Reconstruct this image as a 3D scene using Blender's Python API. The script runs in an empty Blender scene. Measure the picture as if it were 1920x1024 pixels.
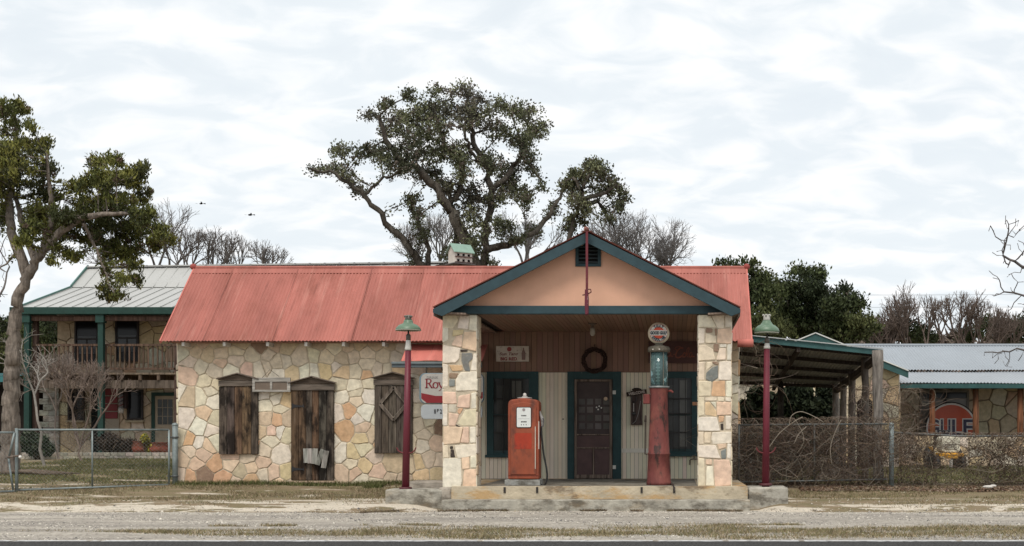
import bpy, math, random
import numpy as np
from mathutils import Vector, Matrix, Euler
random.seed(7); rng = np.random.default_rng(7)
S = bpy.context.scene
COL = S.collection
R = math.radians

# ------------------------------------------------------------------ camera
cam_d = bpy.data.cameras.new('camera'); cam = bpy.data.objects.new('camera', cam_d); COL.objects.link(cam)
CZ = 1.35; FPX = 2500.0; CX, CY = 1262.0, 821.0
cam.location = (0, 0, CZ); cam.rotation_euler = (R(90), 0, 0)
cam_d.lens = FPX / 1920 * 36; cam_d.sensor_width = 36
cam_d.shift_x = -(CX - 960) / 1920; cam_d.shift_y = (CY - 512) / 1920
cam_d.clip_end = 3000; cam_d.clip_start = 0.2
S.camera = cam
# ------------------------------------------------------------------ world, sun, exposure
SUN_EL, SUN_AZ = 58.0, 188.0      # azimuth measured clockwise from +Y
w = bpy.data.worlds.new('World'); S.world = w; w.use_nodes = True
nt = w.node_tree; nt.nodes.clear(); N = nt.nodes.new; L = nt.links.new
out = N('ShaderNodeOutputWorld'); bg = N('ShaderNodeBackground'); sky = N('ShaderNodeTexSky')
sky.sky_type = 'NISHITA'; sky.sun_disc = False; sky.sun_elevation = R(SUN_EL); sky.sun_rotation = R(SUN_AZ)
bg.inputs['Strength'].default_value = 0.1
tc = N('ShaderNodeTexCoord'); sep = N('ShaderNodeSeparateXYZ'); L(tc.outputs['Generated'], sep.inputs[0])
zc = N('ShaderNodeMath'); zc.operation = 'MAXIMUM'; zc.inputs[1].default_value = 0.0; L(sep.outputs['Z'], zc.inputs[0])
za = N('ShaderNodeMath'); za.operation = 'ADD'; za.inputs[1].default_value = 0.30; L(zc.outputs[0], za.inputs[0])
dv = []
for a in 'XY':
    d = N('ShaderNodeMath'); d.operation = 'DIVIDE'; L(sep.outputs[a], d.inputs[0]); L(za.outputs[0], d.inputs[1]); dv.append(d)
cmb = N('ShaderNodeCombineXYZ'); L(dv[0].outputs[0], cmb.inputs[0]); L(dv[1].outputs[0], cmb.inputs[1])
mp = N('ShaderNodeMapping'); mp.inputs['Rotation'].default_value = (0, 0, R(-32)); mp.inputs['Scale'].default_value = (8.5, 12.0, 1); L(cmb.outputs[0], mp.inputs[0])
n1 = N('ShaderNodeTexNoise'); n1.inputs['Scale'].default_value = 1.0; n1.inputs['Detail'].default_value = 7; n1.inputs['Roughness'].default_value = .5; n1.inputs['Distortion'].default_value = .5; L(mp.outputs[0], n1.inputs['Vector'])
mp2 = N('ShaderNodeMapping'); mp2.inputs['Scale'].default_value = (1.3, 1.6, 1); mp2.inputs['Location'].default_value = (.3, .9, 0); L(cmb.outputs[0], mp2.inputs[0])
n2 = N('ShaderNodeTexNoise'); n2.inputs['Scale'].default_value = 1.0; n2.inputs['Detail'].default_value = 3; L(mp2.outputs[0], n2.inputs['Vector'])
ad = N('ShaderNodeMath'); ad.operation = 'MULTIPLY_ADD'; ad.inputs[1].default_value = .55; L(n2.outputs[0], ad.inputs[0]); L(n1.outputs[0], ad.inputs[2])
rp = N('ShaderNodeMapRange'); rp.inputs['From Min'].default_value = .55; rp.inputs['From Max'].default_value = .88; rp.inputs['To Min'].default_value = .90; rp.inputs['To Max'].default_value = 1.0; L(ad.outputs[0], rp.inputs['Value'])
cl = N('ShaderNodeValToRGB'); e = cl.color_ramp.elements
e[0].position = 0.35; e[0].color = (8.0, 8.5, 8.85, 1); e[1].position = .95; e[1].color = (9.5, 9.55, 9.6, 1)
L(n1.outputs[0], cl.inputs[0])
n1b = N('ShaderNodeMapRange'); n1b.inputs['From Min'].default_value = .3; n1b.inputs['From Max'].default_value = .68; L(n1.outputs[0], n1b.inputs['Value']); L(n1b.outputs[0], cl.inputs[0])
mx = N('ShaderNodeMix'); mx.data_type = 'RGBA'; L(rp.outputs[0], mx.inputs[0]); L(sky.outputs[0], mx.inputs[6]); L(cl.outputs[0], mx.inputs[7])
L(mx.outputs[2], bg.inputs['Color']); L(bg.outputs[0], out.inputs[0])
sd = bpy.data.lights.new('sun', 'SUN'); so = bpy.data.objects.new('sun', sd); COL.objects.link(so)
sd.energy = 2.1; sd.angle = R(20); sd.color = (1, .93, .84)
az = R(SUN_AZ); el = R(SUN_EL)
so.rotation_euler = Vector((math.sin(az) * math.cos(el), math.cos(az) * math.cos(el), math.sin(el))).to_track_quat('Z', 'Y').to_euler()
S.view_settings.view_transform = 'Standard'; S.view_settings.look = 'None'; S.view_settings.exposure = 0.15; S.view_settings.gamma = 1
S.cycles.max_bounces = 6; S.cycles.transparent_max_bounces = 8

# ------------------------------------------------------------------ helpers
def P(px, py, Y): return np.array(((px - CX) / FPX * Y, Y, CZ + (CY - py) / FPX * Y))
def X_(px, Y): return (px - CX) / FPX * Y
def Z_(py, Y): return CZ + (CY - py) / FPX * Y
def sstep(a, b, x):
    t = np.clip((x - a) / (b - a), 0, 1); return t * t * (3 - 2 * t)
def hgt(x, y):
    x = np.asarray(x, float); y = np.asarray(y, float)
    h = np.where(y < 24.9, 0, np.where(y < 29.2, (y - 24.9) / 4.3 * .334, .334 + (np.minimum(y, 75) - 29.2) * .0155))
    h = h + np.where(y > 29.2, (np.minimum(y, 60) - 29.2) * .0095, 0) * (1 - sstep(-15, -12, x))
    h = h + .11 * sstep(24.0, 24.9, y) * (1 - sstep(25.2, 27.5, y)) * ((1 - sstep(-5.0, -4.2, x)) + sstep(1.5, 2.0, x))
    u = .018 * np.sin(x * 1.7 + y * .6) * np.sin(y * 2.1 + x * .4) * sstep(25, 27, y)
    return h + u
def hz(x, y): return float(hgt(x, y))

MATS = {}
def M(name, rough=.85, ns=(6, 6, 6), na=.2, bump=.15, bs=None, metal=0, spec=.35, dirt=None, trans=0, detail=6, bd=.02, streak=None):
    """procedural material: the face colour times fractal noise, with bump and optional dirt"""
    if name in MATS: return MATS[name]
    m = bpy.data.materials.new(name); m.use_nodes = True; t = m.node_tree; t.nodes.clear(); N = t.nodes.new; L = t.links.new
    o = N('ShaderNodeOutputMaterial'); b = N('ShaderNodeBsdfPrincipled'); L(b.outputs[0], o.inputs[0])
    at = N('ShaderNodeAttribute'); at.attribute_name = 'Col'
    tc = N('ShaderNodeTexCoord'); mp = N('ShaderNodeMapping'); mp.inputs['Scale'].default_value = ns; L(tc.outputs['Object'], mp.inputs[0])
    n = N('ShaderNodeTexNoise'); n.inputs['Scale'].default_value = 1; n.inputs['Detail'].default_value = detail; n.inputs['Roughness'].default_value = .6; L(mp.outputs[0], n.inputs['Vector'])
    mr = N('ShaderNodeMapRange'); mr.inputs['From Min'].default_value = .3; mr.inputs['From Max'].default_value = .7; mr.inputs['To Min'].default_value = 1 - na; mr.inputs['To Max'].default_value = 1 + na; L(n.outputs[0], mr.inputs['Value'])
    mul = N('ShaderNodeVectorMath'); mul.operation = 'SCALE'; L(at.outputs['Color'], mul.inputs[0]); L(mr.outputs[0], mul.inputs['Scale'])
    col = mul.outputs[0]
    for dd in ([dirt] if dirt and not isinstance(dirt, list) else (dirt or [])):
        dc, dsc, lo, hi, amt = dd
        mp3 = N('ShaderNodeMapping'); mp3.inputs['Scale'].default_value = dsc; mp3.inputs['Location'].default_value = (lo * 37, hi * 11, amt * 5); L(tc.outputs['Object'], mp3.inputs[0])
        n3 = N('ShaderNodeTexNoise'); n3.inputs['Scale'].default_value = 1; n3.inputs['Detail'].default_value = 8; n3.inputs['Roughness'].default_value = .65; L(mp3.outputs[0], n3.inputs['Vector'])
        r3 = N('ShaderNodeMapRange'); r3.inputs['From Min'].default_value = lo; r3.inputs['From Max'].default_value = hi; r3.inputs['To Max'].default_value = amt; L(n3.outputs[0], r3.inputs['Value'])
        mm = N('ShaderNodeMix'); mm.data_type = 'RGBA'; mm.inputs[7].default_value = (*dc, 1); L(r3.outputs[0], mm.inputs[0]); L(col, mm.inputs[6]); col = mm.outputs[2]
    L(col, b.inputs['Base Color'])
    b.inputs['Roughness'].default_value = rough; b.inputs['Metallic'].default_value = metal; b.inputs['Specular IOR Level'].default_value = spec
    if trans: b.inputs['Transmission Weight'].default_value = trans; b.inputs['IOR'].default_value = 1.15
    if bump:
        mp4 = N('ShaderNodeMapping'); mp4.inputs['Scale'].default_value = bs or tuple(v * 3 for v in ns); L(tc.outputs['Object'], mp4.inputs[0])
        n4 = N('ShaderNodeTexNoise'); n4.inputs['Scale'].default_value = 1; n4.inputs['Detail'].default_value = 6; L(mp4.outputs[0], n4.inputs['Vector'])
        bp = N('ShaderNodeBump'); bp.inputs['Strength'].default_value = bump; bp.inputs['Distance'].default_value = bd; L(n4.outputs[0], bp.inputs['Height']); L(bp.outputs[0], b.inputs['Normal'])
    MATS[name] = m; return m

stone = M('stone', .92, (9, 9, 9), .2, .5, (22, 22, 22), spec=.15, dirt=[((.30, .23, .15), (3, 3, 3), .55, .8, .4), ((.66, .56, .42), (14, 14, 14), .55, .75, .3)], bd=.012)
mortar = M('mortar', .95, (12, 12, 12), .18, .5, (60, 60, 60), spec=.1)
concrete = M('concrete', .95, (5, 5, 5), .3, .7, (30, 30, 30), spec=.15, dirt=[((.075, .062, .045), (2.6, 2.6, 5), .47, .62, .75), ((.45, .30, .15), (1.1, 1.1, 3), .55, .75, .4)])
stucco = M('stucco', .95, (1.2, 1.2, 1.2), .10, .4, (60, 60, 60), spec=.1, dirt=((.55, .33, .2), (.8, .8, .8), .5, .8, .35), bd=.004)
paint = M('paint', .6, (4, 4, 4), .14, .2, (40, 40, 40), dirt=((.07, .06, .05), (7, 7, 7), .62, .8, .5), bd=.004)
trim = M('trim_paint', .62, (5, 5, 5), .2, .2, (30, 30, 30), dirt=((.35, .36, .32), (16, 16, 16), .68, .76, .6), bd=.004)
siding = M('siding', .75, (3, 3, 1), .08, .15, (30, 30, 6), dirt=((.25, .19, .12), (6, 6, 1.2), .58, .85, .45), bd=.004)
plastic = M('gloss', .35, (5, 5, 5), .06, 0)
wood = M('old_wood', .9, (22, 22, 1.6), .55, .6, (60, 60, 3), spec=.12, dirt=[((.02, .016, .013), (12, 12, 1.5), .5, .66, .75), ((.34, .30, .26), (34, 34, 2), .6, .72, .45)], bd=.008)
scorch = M('scorched_wood', .92, (22, 22, 1.6), .6, .6, (60, 60, 3), spec=.1, dirt=[((.012, .010, .009), (3.2, 3.2, 1.3), .46, .58, .88), ((.26, .235, .21), (34, 34, 2), .6, .72, .45)], bd=.008)
woodh = M('old_wood_across', .9, (1.6, 22, 22), .5, .6, (3, 60, 60), spec=.12, dirt=[((.02, .016, .013), (1.5, 12, 12), .52, .7, .6)], bd=.008)
redroof = M('red_roof', .78, (2.2, .5, .5), .17, .1, (10, 2, 2), spec=.25, dirt=[((.23, .080, .058), (1.5, .6, .6), .48, .68, .7), ((.60, .33, .27), (7, .5, .5), .55, .75, .4), ((.13, .05, .04), (13, .8, .8), .59, .72, .6)])
greyroof = M('grey_roof', .5, (.8, .5, .5), .07, 0, metal=.0, spec=.4, dirt=((.28, .27, .25), (6, .5, .5), .55, .8, .3))
galv = M('galvanised', .5, (7, 7, 7), .25, .1, (30, 30, 30), metal=.35, spec=.5, dirt=((.16, .12, .09), (9, 9, 9), .62, .8, .5))
redmetal = M('pump_paint', .5, (4, 4, 3), .2, .15, (30, 30, 30), spec=.4, dirt=[((.06, .025, .018), (5, 5, 2.2), .5, .66, .75), ((.36, .09, .045), (9, 9, 5), .55, .8, .4)], bd=.004)
rustred = M('rusty_paint', .7, (6, 6, 3), .25, .25, (30, 30, 20), spec=.3, dirt=[((.028, .022, .02), (8, 8, 3.5), .54, .62, .85), ((.38, .14, .10), (5, 5, 2), .5, .75, .5)], bd=.006)
chip = M('chipped_paint', .65, (5, 5, 3), .2, .2, (30, 30, 30), dirt=((.55, .5, .48), (11, 11, 5), .66, .7, .8), bd=.004)
dark = M('dark_void', .95, (3, 3, 3), .2, 0, spec=.05)
glass = M('window_glass', .12, (2, 2, 2), .2, 0, spec=.22)
black = M('rubber', .6, (8, 8, 8), .15, .1)
bark = M('bark', .95, (16, 16, 3), .5, 1.0, (34, 34, 5), spec=.08, dirt=((.30, .28, .25), (8, 8, 3), .55, .8, .4), bd=.03)
twig = M('twig', .95, (8, 8, 8), .2, 0, spec=.08)
leaf = M('leaf', .7, (3, 3, 3), .25, 0, spec=.2)
rock = M('rock', .95, (20, 20, 20), .2, .3)
screenm = M('sign_face', .6, (9, 9, 9), .12, .1, dirt=((.13, .08, .05), (14, 14, 14), .58, .68, .75), bd=.003)
signclean = M('sign_enamel', .45, (9, 9, 9), .06, 0, dirt=((.25, .2, .16), (9, 9, 9), .66, .8, .4))

def link(o, parent=None):
    COL.objects.link(o)
    if parent: o.parent = parent
    return o
def rootloc(p):
    while p.parent: p = p.parent
    return np.array(p.location)
def tag(o, label=None, cat=None, group=None, kind=None):
    if label: o['label'] = label
    if cat: o['category'] = cat
    if group: o['group'] = group
    if kind: o['kind'] = kind
    return o
def thing(name, loc, label, cat, group=None):
    o = bpy.data.objects.new(name, None); o.empty_display_size = .3; o.location = [float(v) for v in loc]
    COL.objects.link(o); return tag(o, label, cat, group)
def finish(name, me, mat, parent, loc):
    me.materials.append(mat)
    o = bpy.data.objects.new(name, me)
    if parent: o.parent = parent
    elif loc is not None: o.location = [float(v) for v in loc]
    COL.objects.link(o); return o
def np_mesh(name, V, F, C, mat, parent=None, loc=None, smooth=False):
    """V (n,3), F (m,k), C (m,3) face colours"""
    V = np.asarray(V, np.float32); F = np.asarray(F, np.int32); C = np.asarray(C, np.float32)
    off = rootloc(parent) if parent else (np.array(loc) if loc is not None else np.zeros(3))
    V = V - off.astype(np.float32)
    me = bpy.data.meshes.new(name); k = F.shape[1]; m = len(F)
    me.vertices.add(len(V)); me.vertices.foreach_set('co', V.ravel())
    me.loops.add(m * k); me.loops.foreach_set('vertex_index', F.ravel())
    me.polygons.add(m); me.polygons.foreach_set('loop_start', np.arange(0, m * k, k, dtype=np.int32)); me.polygons.foreach_set('loop_total', np.full(m, k, np.int32))
    me.update(calc_edges=True)
    a = me.color_attributes.new('Col', 'FLOAT_COLOR', 'CORNER')
    c4 = np.ones((m * k, 4), np.float32); c4[:, :3] = np.repeat(C, k, axis=0); a.data.foreach_set('color', c4.ravel())
    if smooth: me.polygons.foreach_set('use_smooth', np.ones(m, bool))
    me.validate()
    return finish(name, me, mat, parent, loc)

class MB:
    def __init__(s, col=(.5, .5, .5)): s.V = []; s.F = []; s.C = []; s.SM = []; s.col = col; s.sm = False
    def add(s, vs, fs, col=None):
        o = len(s.V); s.V.extend([tuple(float(c) for c in v) for v in vs])
        for f in fs: s.F.append([i + o for i in f]); s.C.append(col or s.col); s.SM.append(s.sm)
        return s
    def box(s, x0, x1, y0, y1, z0, z1, col=None):
        v = [(x, y, z) for z in (z0, z1) for y in (y0, y1) for x in (x0, x1)]
        return s.add(v, [(0, 2, 3, 1), (4, 5, 7, 6), (0, 1, 5, 4), (2, 6, 7, 3), (0, 4, 6, 2), (1, 3, 7, 5)], col)
    def obox(s, c, ax, ay, az, col=None):
        c = np.array(c); ax, ay, az = map(np.array, (ax, ay, az))
        v = [c + i * ax + j * ay + k * az for k in (-1, 1) for j in (-1, 1) for i in (-1, 1)]
        return s.add(v, [(0, 2, 3, 1), (4, 5, 7, 6), (0, 1, 5, 4), (2, 6, 7, 3), (0, 4, 6, 2), (1, 3, 7, 5)], col)
    def beam(s, a, b, w_, h_, up=(0, 0, 1), col=None):
        a = np.array(a, float); b = np.array(b, float); d = b - a; l = np.linalg.norm(d); d /= l
        u = np.array(up, float); r = np.cross(d, u); r /= np.linalg.norm(r); u = np.cross(r, d)
        return s.obox((a + b) / 2, r * w_ / 2, d * l / 2, u * h_ / 2, col)
    def prism(s, poly, y0, y1, col=None):
        """poly in XZ, extruded along Y"""
        n = len(poly); v = [(p[0], y0, p[1]) for p in poly] + [(p[0], y1, p[1]) for p in poly]
        return s.add(v, [list(range(n)), list(range(2 * n - 1, n - 1, -1))] + [(i, i + n, (i + 1) % n + n, (i + 1) % n) for i in range(n)], col)
    def tube(s, pts, r, n=8, col=None, cap=True):
        pts = [np.array(p, float) for p in pts]; k = len(pts); rr = r if hasattr(r, '__len__') else [r] * k
        vs = []; u = None
        for i, p in enumerate(pts):
            d = pts[min(i + 1, k - 1)] - pts[max(i - 1, 0)]; d = d / (np.linalg.norm(d) + 1e-9)
            if u is None: u = np.cross(d, (0.13, .31, .94) if abs(d[2]) < .9 else (1, .1, 0))
            u = u - d * np.dot(u, d); u /= np.linalg.norm(u) + 1e-9; w2 = np.cross(d, u)
            for j in range(n): a = 2 * math.pi * j / n; vs.append(p + rr[i] * (math.cos(a) * u + math.sin(a) * w2))
        fs = [(i * n + j, i * n + (j + 1) % n, (i + 1) * n + (j + 1) % n, (i + 1) * n + j) for i in range(k - 1) for j in range(n)]
        if cap: fs += [list(range(n - 1, -1, -1)), list(range((k - 1) * n, k * n))]
        return s.add(vs, fs, col)
    def lathe(s, prof, c, n=24, axis='z', col=None, cols=None, yaw=0):
        vs = []
        for (r, h) in prof:
            for j in range(n):
                a = 2 * math.pi * j / n
                if axis == 'z': v = (r * math.cos(a), r * math.sin(a), h)
                elif axis == 'y': v = (r * math.cos(a), h, r * math.sin(a))
                else: v = (h, r * math.cos(a), r * math.sin(a))
                if yaw: v = (v[0] * math.cos(yaw) - v[1] * math.sin(yaw), v[0] * math.sin(yaw) + v[1] * math.cos(yaw), v[2])
                vs.append((v[0] + c[0], v[1] + c[1], v[2] + c[2]))
        o = len(s.V); s.V.extend([tuple(map(float, v)) for v in vs])
        for i in range(len(prof) - 1):
            for j in range(n):
                f = [i * n + j, i * n + (j + 1) % n, (i + 1) * n + (j + 1) % n, (i + 1) * n + j]
                if axis == 'y': f = f[::-1]
                s.F.append([q + o for q in f]); s.C.append((cols[i] if cols else None) or col or s.col); s.SM.append(True)
        for ring, rev in ((0, True), (len(prof) - 1, False)):
            if prof[ring][0] > 1e-4:
                f = [ring * n + j + o for j in range(n)]; s.F.append(f[::-1] if rev else f); s.C.append(col or s.col); s.SM.append(False)
        return s
    def ball(s, c, r, n=10, col=None, sc=(1, 1, 1)):
        k = len(s.V)
        s.lathe([(max(r * math.sin(math.pi * i / n), 1e-5), -r * math.cos(math.pi * i / n)) for i in range(n + 1)], (0, 0, 0), n * 2, col=col)
        for i in range(k, len(s.V)): v = s.V[i]; s.V[i] = (v[0] * sc[0] + c[0], v[1] * sc[1] + c[1], v[2] * sc[2] + c[2])
        return s
    def stroke(s, pts, wd, y, th=.004, col=None):
        """flat ribbon lettering in the XZ plane facing -Y"""
        pts = [np.array(p, float) for p in pts]; k = len(pts); ww = wd if hasattr(wd, '__len__') else [wd] * k
        Lf = []; Rt = []
        for i, p in enumerate(pts):
            d = pts[min(i + 1, k - 1)] - pts[max(i - 1, 0)]; d /= np.linalg.norm(d) + 1e-9; n_ = np.array((-d[1], d[0]))
            Lf.append(p + n_ * ww[i] / 2); Rt.append(p - n_ * ww[i] / 2)
        for i in range(k - 1): s.prism([Lf[i], Lf[i + 1], Rt[i + 1], Rt[i]], y, y + th, col)
        return s
    def build(s, name, mat, parent=None, loc=None, bev=0, seg=2):
        off = rootloc(parent) if parent else (np.array(loc) if loc is not None else np.zeros(3))
        V = [(v[0] - off[0], v[1] - off[1], v[2] - off[2]) for v in s.V]
        me = bpy.data.meshes.new(name); me.from_pydata(V, [], s.F)
        a = me.color_attributes.new('Col', 'FLOAT_COLOR', 'CORNER'); c4 = []
        for f, c in zip(s.F, s.C): c4.extend([c[0], c[1], c[2], 1.0] * len(f))
        a.data.foreach_set('color', c4); me.polygons.foreach_set('use_smooth', s.SM); me.update()
        o = finish(name, me, mat, parent, loc)
        if bev:
            b = o.modifiers.new('bevel', 'BEVEL'); b.width = bev; b.segments = seg; b.limit_method = 'ANGLE'; b.angle_limit = R(40)
        return o

def jit(c, a=.08, b=.05):
    k = 1 + random.uniform(-a, a); return tuple(max(0, v * k * (1 + random.uniform(-b, b))) for v in c)

# lettering: built-in font turned into mesh, each string placed in the XZ plane
_txt = {}
def glyph(st, bold=0.0):
    if (st, bold) in _txt: return _txt[(st, bold)]
    cu = bpy.data.curves.new('t', 'FONT'); cu.body = st; cu.size = 1; cu.offset = bold; cu.align_x = 'CENTER'; cu.align_y = 'CENTER'; cu.resolution_u = 3
    o = bpy.data.objects.new('t', cu); COL.objects.link(o); dg = bpy.context.evaluated_depsgraph_get(); me = bpy.data.meshes.new_from_object(o.evaluated_get(dg))
    r = ([tuple(v.co) for v in me.vertices], [list(p.vertices) for p in me.polygons])
    bpy.data.objects.remove(o); bpy.data.curves.remove(cu); bpy.data.meshes.remove(me)
    _txt[(st, bold)] = r; return r
def text(mb, st, cx, y, cz, h, col, wfit=None, rot=0, bold=.02, shear=0, sx=1):
    V, F = glyph(st, bold)
    xs = [v[0] for v in V]; zs = [v[1] for v in V]; H = max(zs) - min(zs); W = max(xs) - min(xs); mxx = (max(xs) + min(xs)) / 2; mz = (max(zs) + min(zs)) / 2
    k = h / H; kx = (wfit / W) if wfit else k * sx; vs = []
    for v in V:
        a = (v[0] - mxx) * kx; b = (v[1] - mz) * k; a += shear * b
        vs.append((cx + a * math.cos(rot) - b * math.sin(rot), y, cz + a * math.sin(rot) + b * math.cos(rot)))
    mb.add(vs, [f for f in F], col)

# stone laying: weighted Voronoi cells clipped to a rectangle
def cells(seeds, rect, gap):
    x0, x1, z0, z1 = rect; res = []
    for i, s in enumerate(seeds):
        poly = [(x0 + gap, z0), (x1 - gap, z0), (x1 - gap, z1), (x0 + gap, z1)]
        near = sorted(((t[0] - s[0]) ** 2 + (t[1] - s[1]) ** 2, j) for j, t in enumerate(seeds) if j != i)[:70]
        for d2, j in near:
            t = seeds[j]; d = math.sqrt(d2) + 1e-9; nx, nz = (t[0] - s[0]) / d, (t[1] - s[1]) / d
            m = d / 2 + (s[2] - t[2]) / (2 * d) - gap
            lim = nx * s[0] + nz * s[1] + m; new = []
            for a, b in zip(poly, poly[1:] + poly[:1]):
                da = nx * a[0] + nz * a[1] - lim; db = nx * b[0] + nz * b[1] - lim
                if da <= 0: new.append(a)
                if (da < 0) != (db < 0) and abs(da - db) > 1e-9: k = da / (da - db); new.append((a[0] + (b[0] - a[0]) * k, a[1] + (b[1] - a[1]) * k))
            poly = new
            if len(poly) < 3: break
        if len(poly) >= 3: res.append((poly, s[3]))
    return res
def rough_poly(poly, j, cut=.22):
    out = []; n = len(poly)
    for i in range(n):
        a = poly[i]; b = poly[(i + 1) % n]; l = math.hypot(b[0] - a[0], b[1] - a[1])
        if l < .02: out.append(((a[0] + b[0]) / 2, (a[1] + b[1]) / 2)); continue
        c = min(cut, .008 / l * (1 + random.random()))
        for t in ([c, 1 - c] if l < .16 else [c, .35, .65, 1 - c]):
            jj = j * (1 if 0.3 < t < .7 else .4)
            out.append((a[0] + (b[0] - a[0]) * t + random.uniform(-jj, jj), a[1] + (b[1] - a[1]) * t + random.uniform(-jj, jj)))
    return out
def lay(mb, poly, col, plane, th=.03, j=.006):
    """plane(u,v,d)->xyz, d = height off the wall"""
    p = rough_poly(poly, j); n = len(p)
    if n < 3: return
    cx = sum(q[0] for q in p) / n; cz = sum(q[1] for q in p) / n; th *= random.uniform(.75, 1.2)
    rad = sum(math.hypot(q[0] - cx, q[1] - cz) for q in p) / n; k = max(.7, 1 - .012 / max(rad, .02))
    tx, tz = random.uniform(-.07, .07), random.uniform(-.07, .07)
    rings = [[plane(q[0], q[1], d + (0 if d < 0 else max(-th * .5, min(.02, tx * (q[0] - cx) + tz * (q[1] - cz))))) for q in [(cx + (q[0] - cx) * s, cz + (q[1] - cz) * s) for q in p]] for s, d in ((1, -.01), (1, th * .6), (k, th))]
    vs = rings[0] + rings[1] + rings[2]; fs = [(i, (i + 1) % n, n + (i + 1) % n, n + i) for i in range(n)] + [(n + i, n + (i + 1) % n, 2 * n + (i + 1) % n, 2 * n + i) for i in range(n)] + [list(range(2 * n, 3 * n))]
    mb.add(vs, fs, col)
PAL = dict(w=(.70, .635, .52), c=(.65, .56, .42), t=(.54, .43, .305), p=(.66, .49, .36), o=(.60, .385, .235), y=(.63, .49, .30), g=(.57, .505, .40), b=(.27, .18, .13), G=(.19, .20, .19), k=(.05, .04, .035))
def rand_seeds(x0, x1, z0, z1, size, codes='wwcctpygo'):
    out = []; nx = max(1, int((x1 - x0) / size)); nz = max(1, int((z1 - z0) / size / .85))
    for i in range(nx):
        for k in range(nz):
            out.append((x0 + (i + .5 + random.uniform(-.42, .42)) * (x1 - x0) / nx, z0 + (k + .5 + random.uniform(-.42, .42)) * (z1 - z0) / nz, random.uniform(-.5, .5) * size * size * .3, random.choice(codes)))
    return out
def corr(mb, A, B, C, D, pitch=.076, amp=.011, rows=3, seg=6, col=None, sag=0):
    A, B, C, D = [np.array(p, float) for p in (A, B, C, D)]; Lw = np.linalg.norm(B - A); n = int(Lw / pitch * seg)
    nm = np.cross(B - A, D - A); nm /= np.linalg.norm(nm); vs = []
    for r_ in range(rows + 1):
        v = r_ / rows
        for i in range(n + 1):
            u = i / n; p = (A * (1 - u) + B * u) * (1 - v) + (D * (1 - u) + C * u) * v
            a = 2 * math.pi * u * Lw / pitch
            wob = .006 * math.sin(u * Lw * 1.3 + v * 2) + .005 * math.sin(u * Lw * 3.1 - v * 4)
            vs.append(p + nm * (amp * math.cos(a) + wob))
    k0 = len(mb.V); sm = mb.sm; mb.sm = True
    mb.add(vs, [(r_ * (n + 1) + i, r_ * (n + 1) + i + 1, (r_ + 1) * (n + 1) + i + 1, (r_ + 1) * (n + 1) + i) for r_ in range(rows) for i in range(n)], col); mb.sm = sm

# ================================================================== SETTING
xs = np.concatenate([np.linspace(-400, -42, 12), np.linspace(-40, 30, 351), np.linspace(32, 400, 12)])
ys = np.concatenate([np.linspace(-300, 15, 10), np.linspace(16, 60, 260), np.linspace(62, 700, 25)])
gx, gy = np.meshgrid(xs, ys); gz = hgt(gx, gy)
V = np.stack([gx.ravel(), gy.ravel(), gz.ravel()], 1); nx_ = len(xs); ny_ = len(ys)
F = np.array([(j * nx_ + i, j * nx_ + i + 1, (j + 1) * nx_ + i + 1, (j + 1) * nx_ + i) for j in range(ny_ - 1) for i in range(nx_ - 1)])

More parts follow.
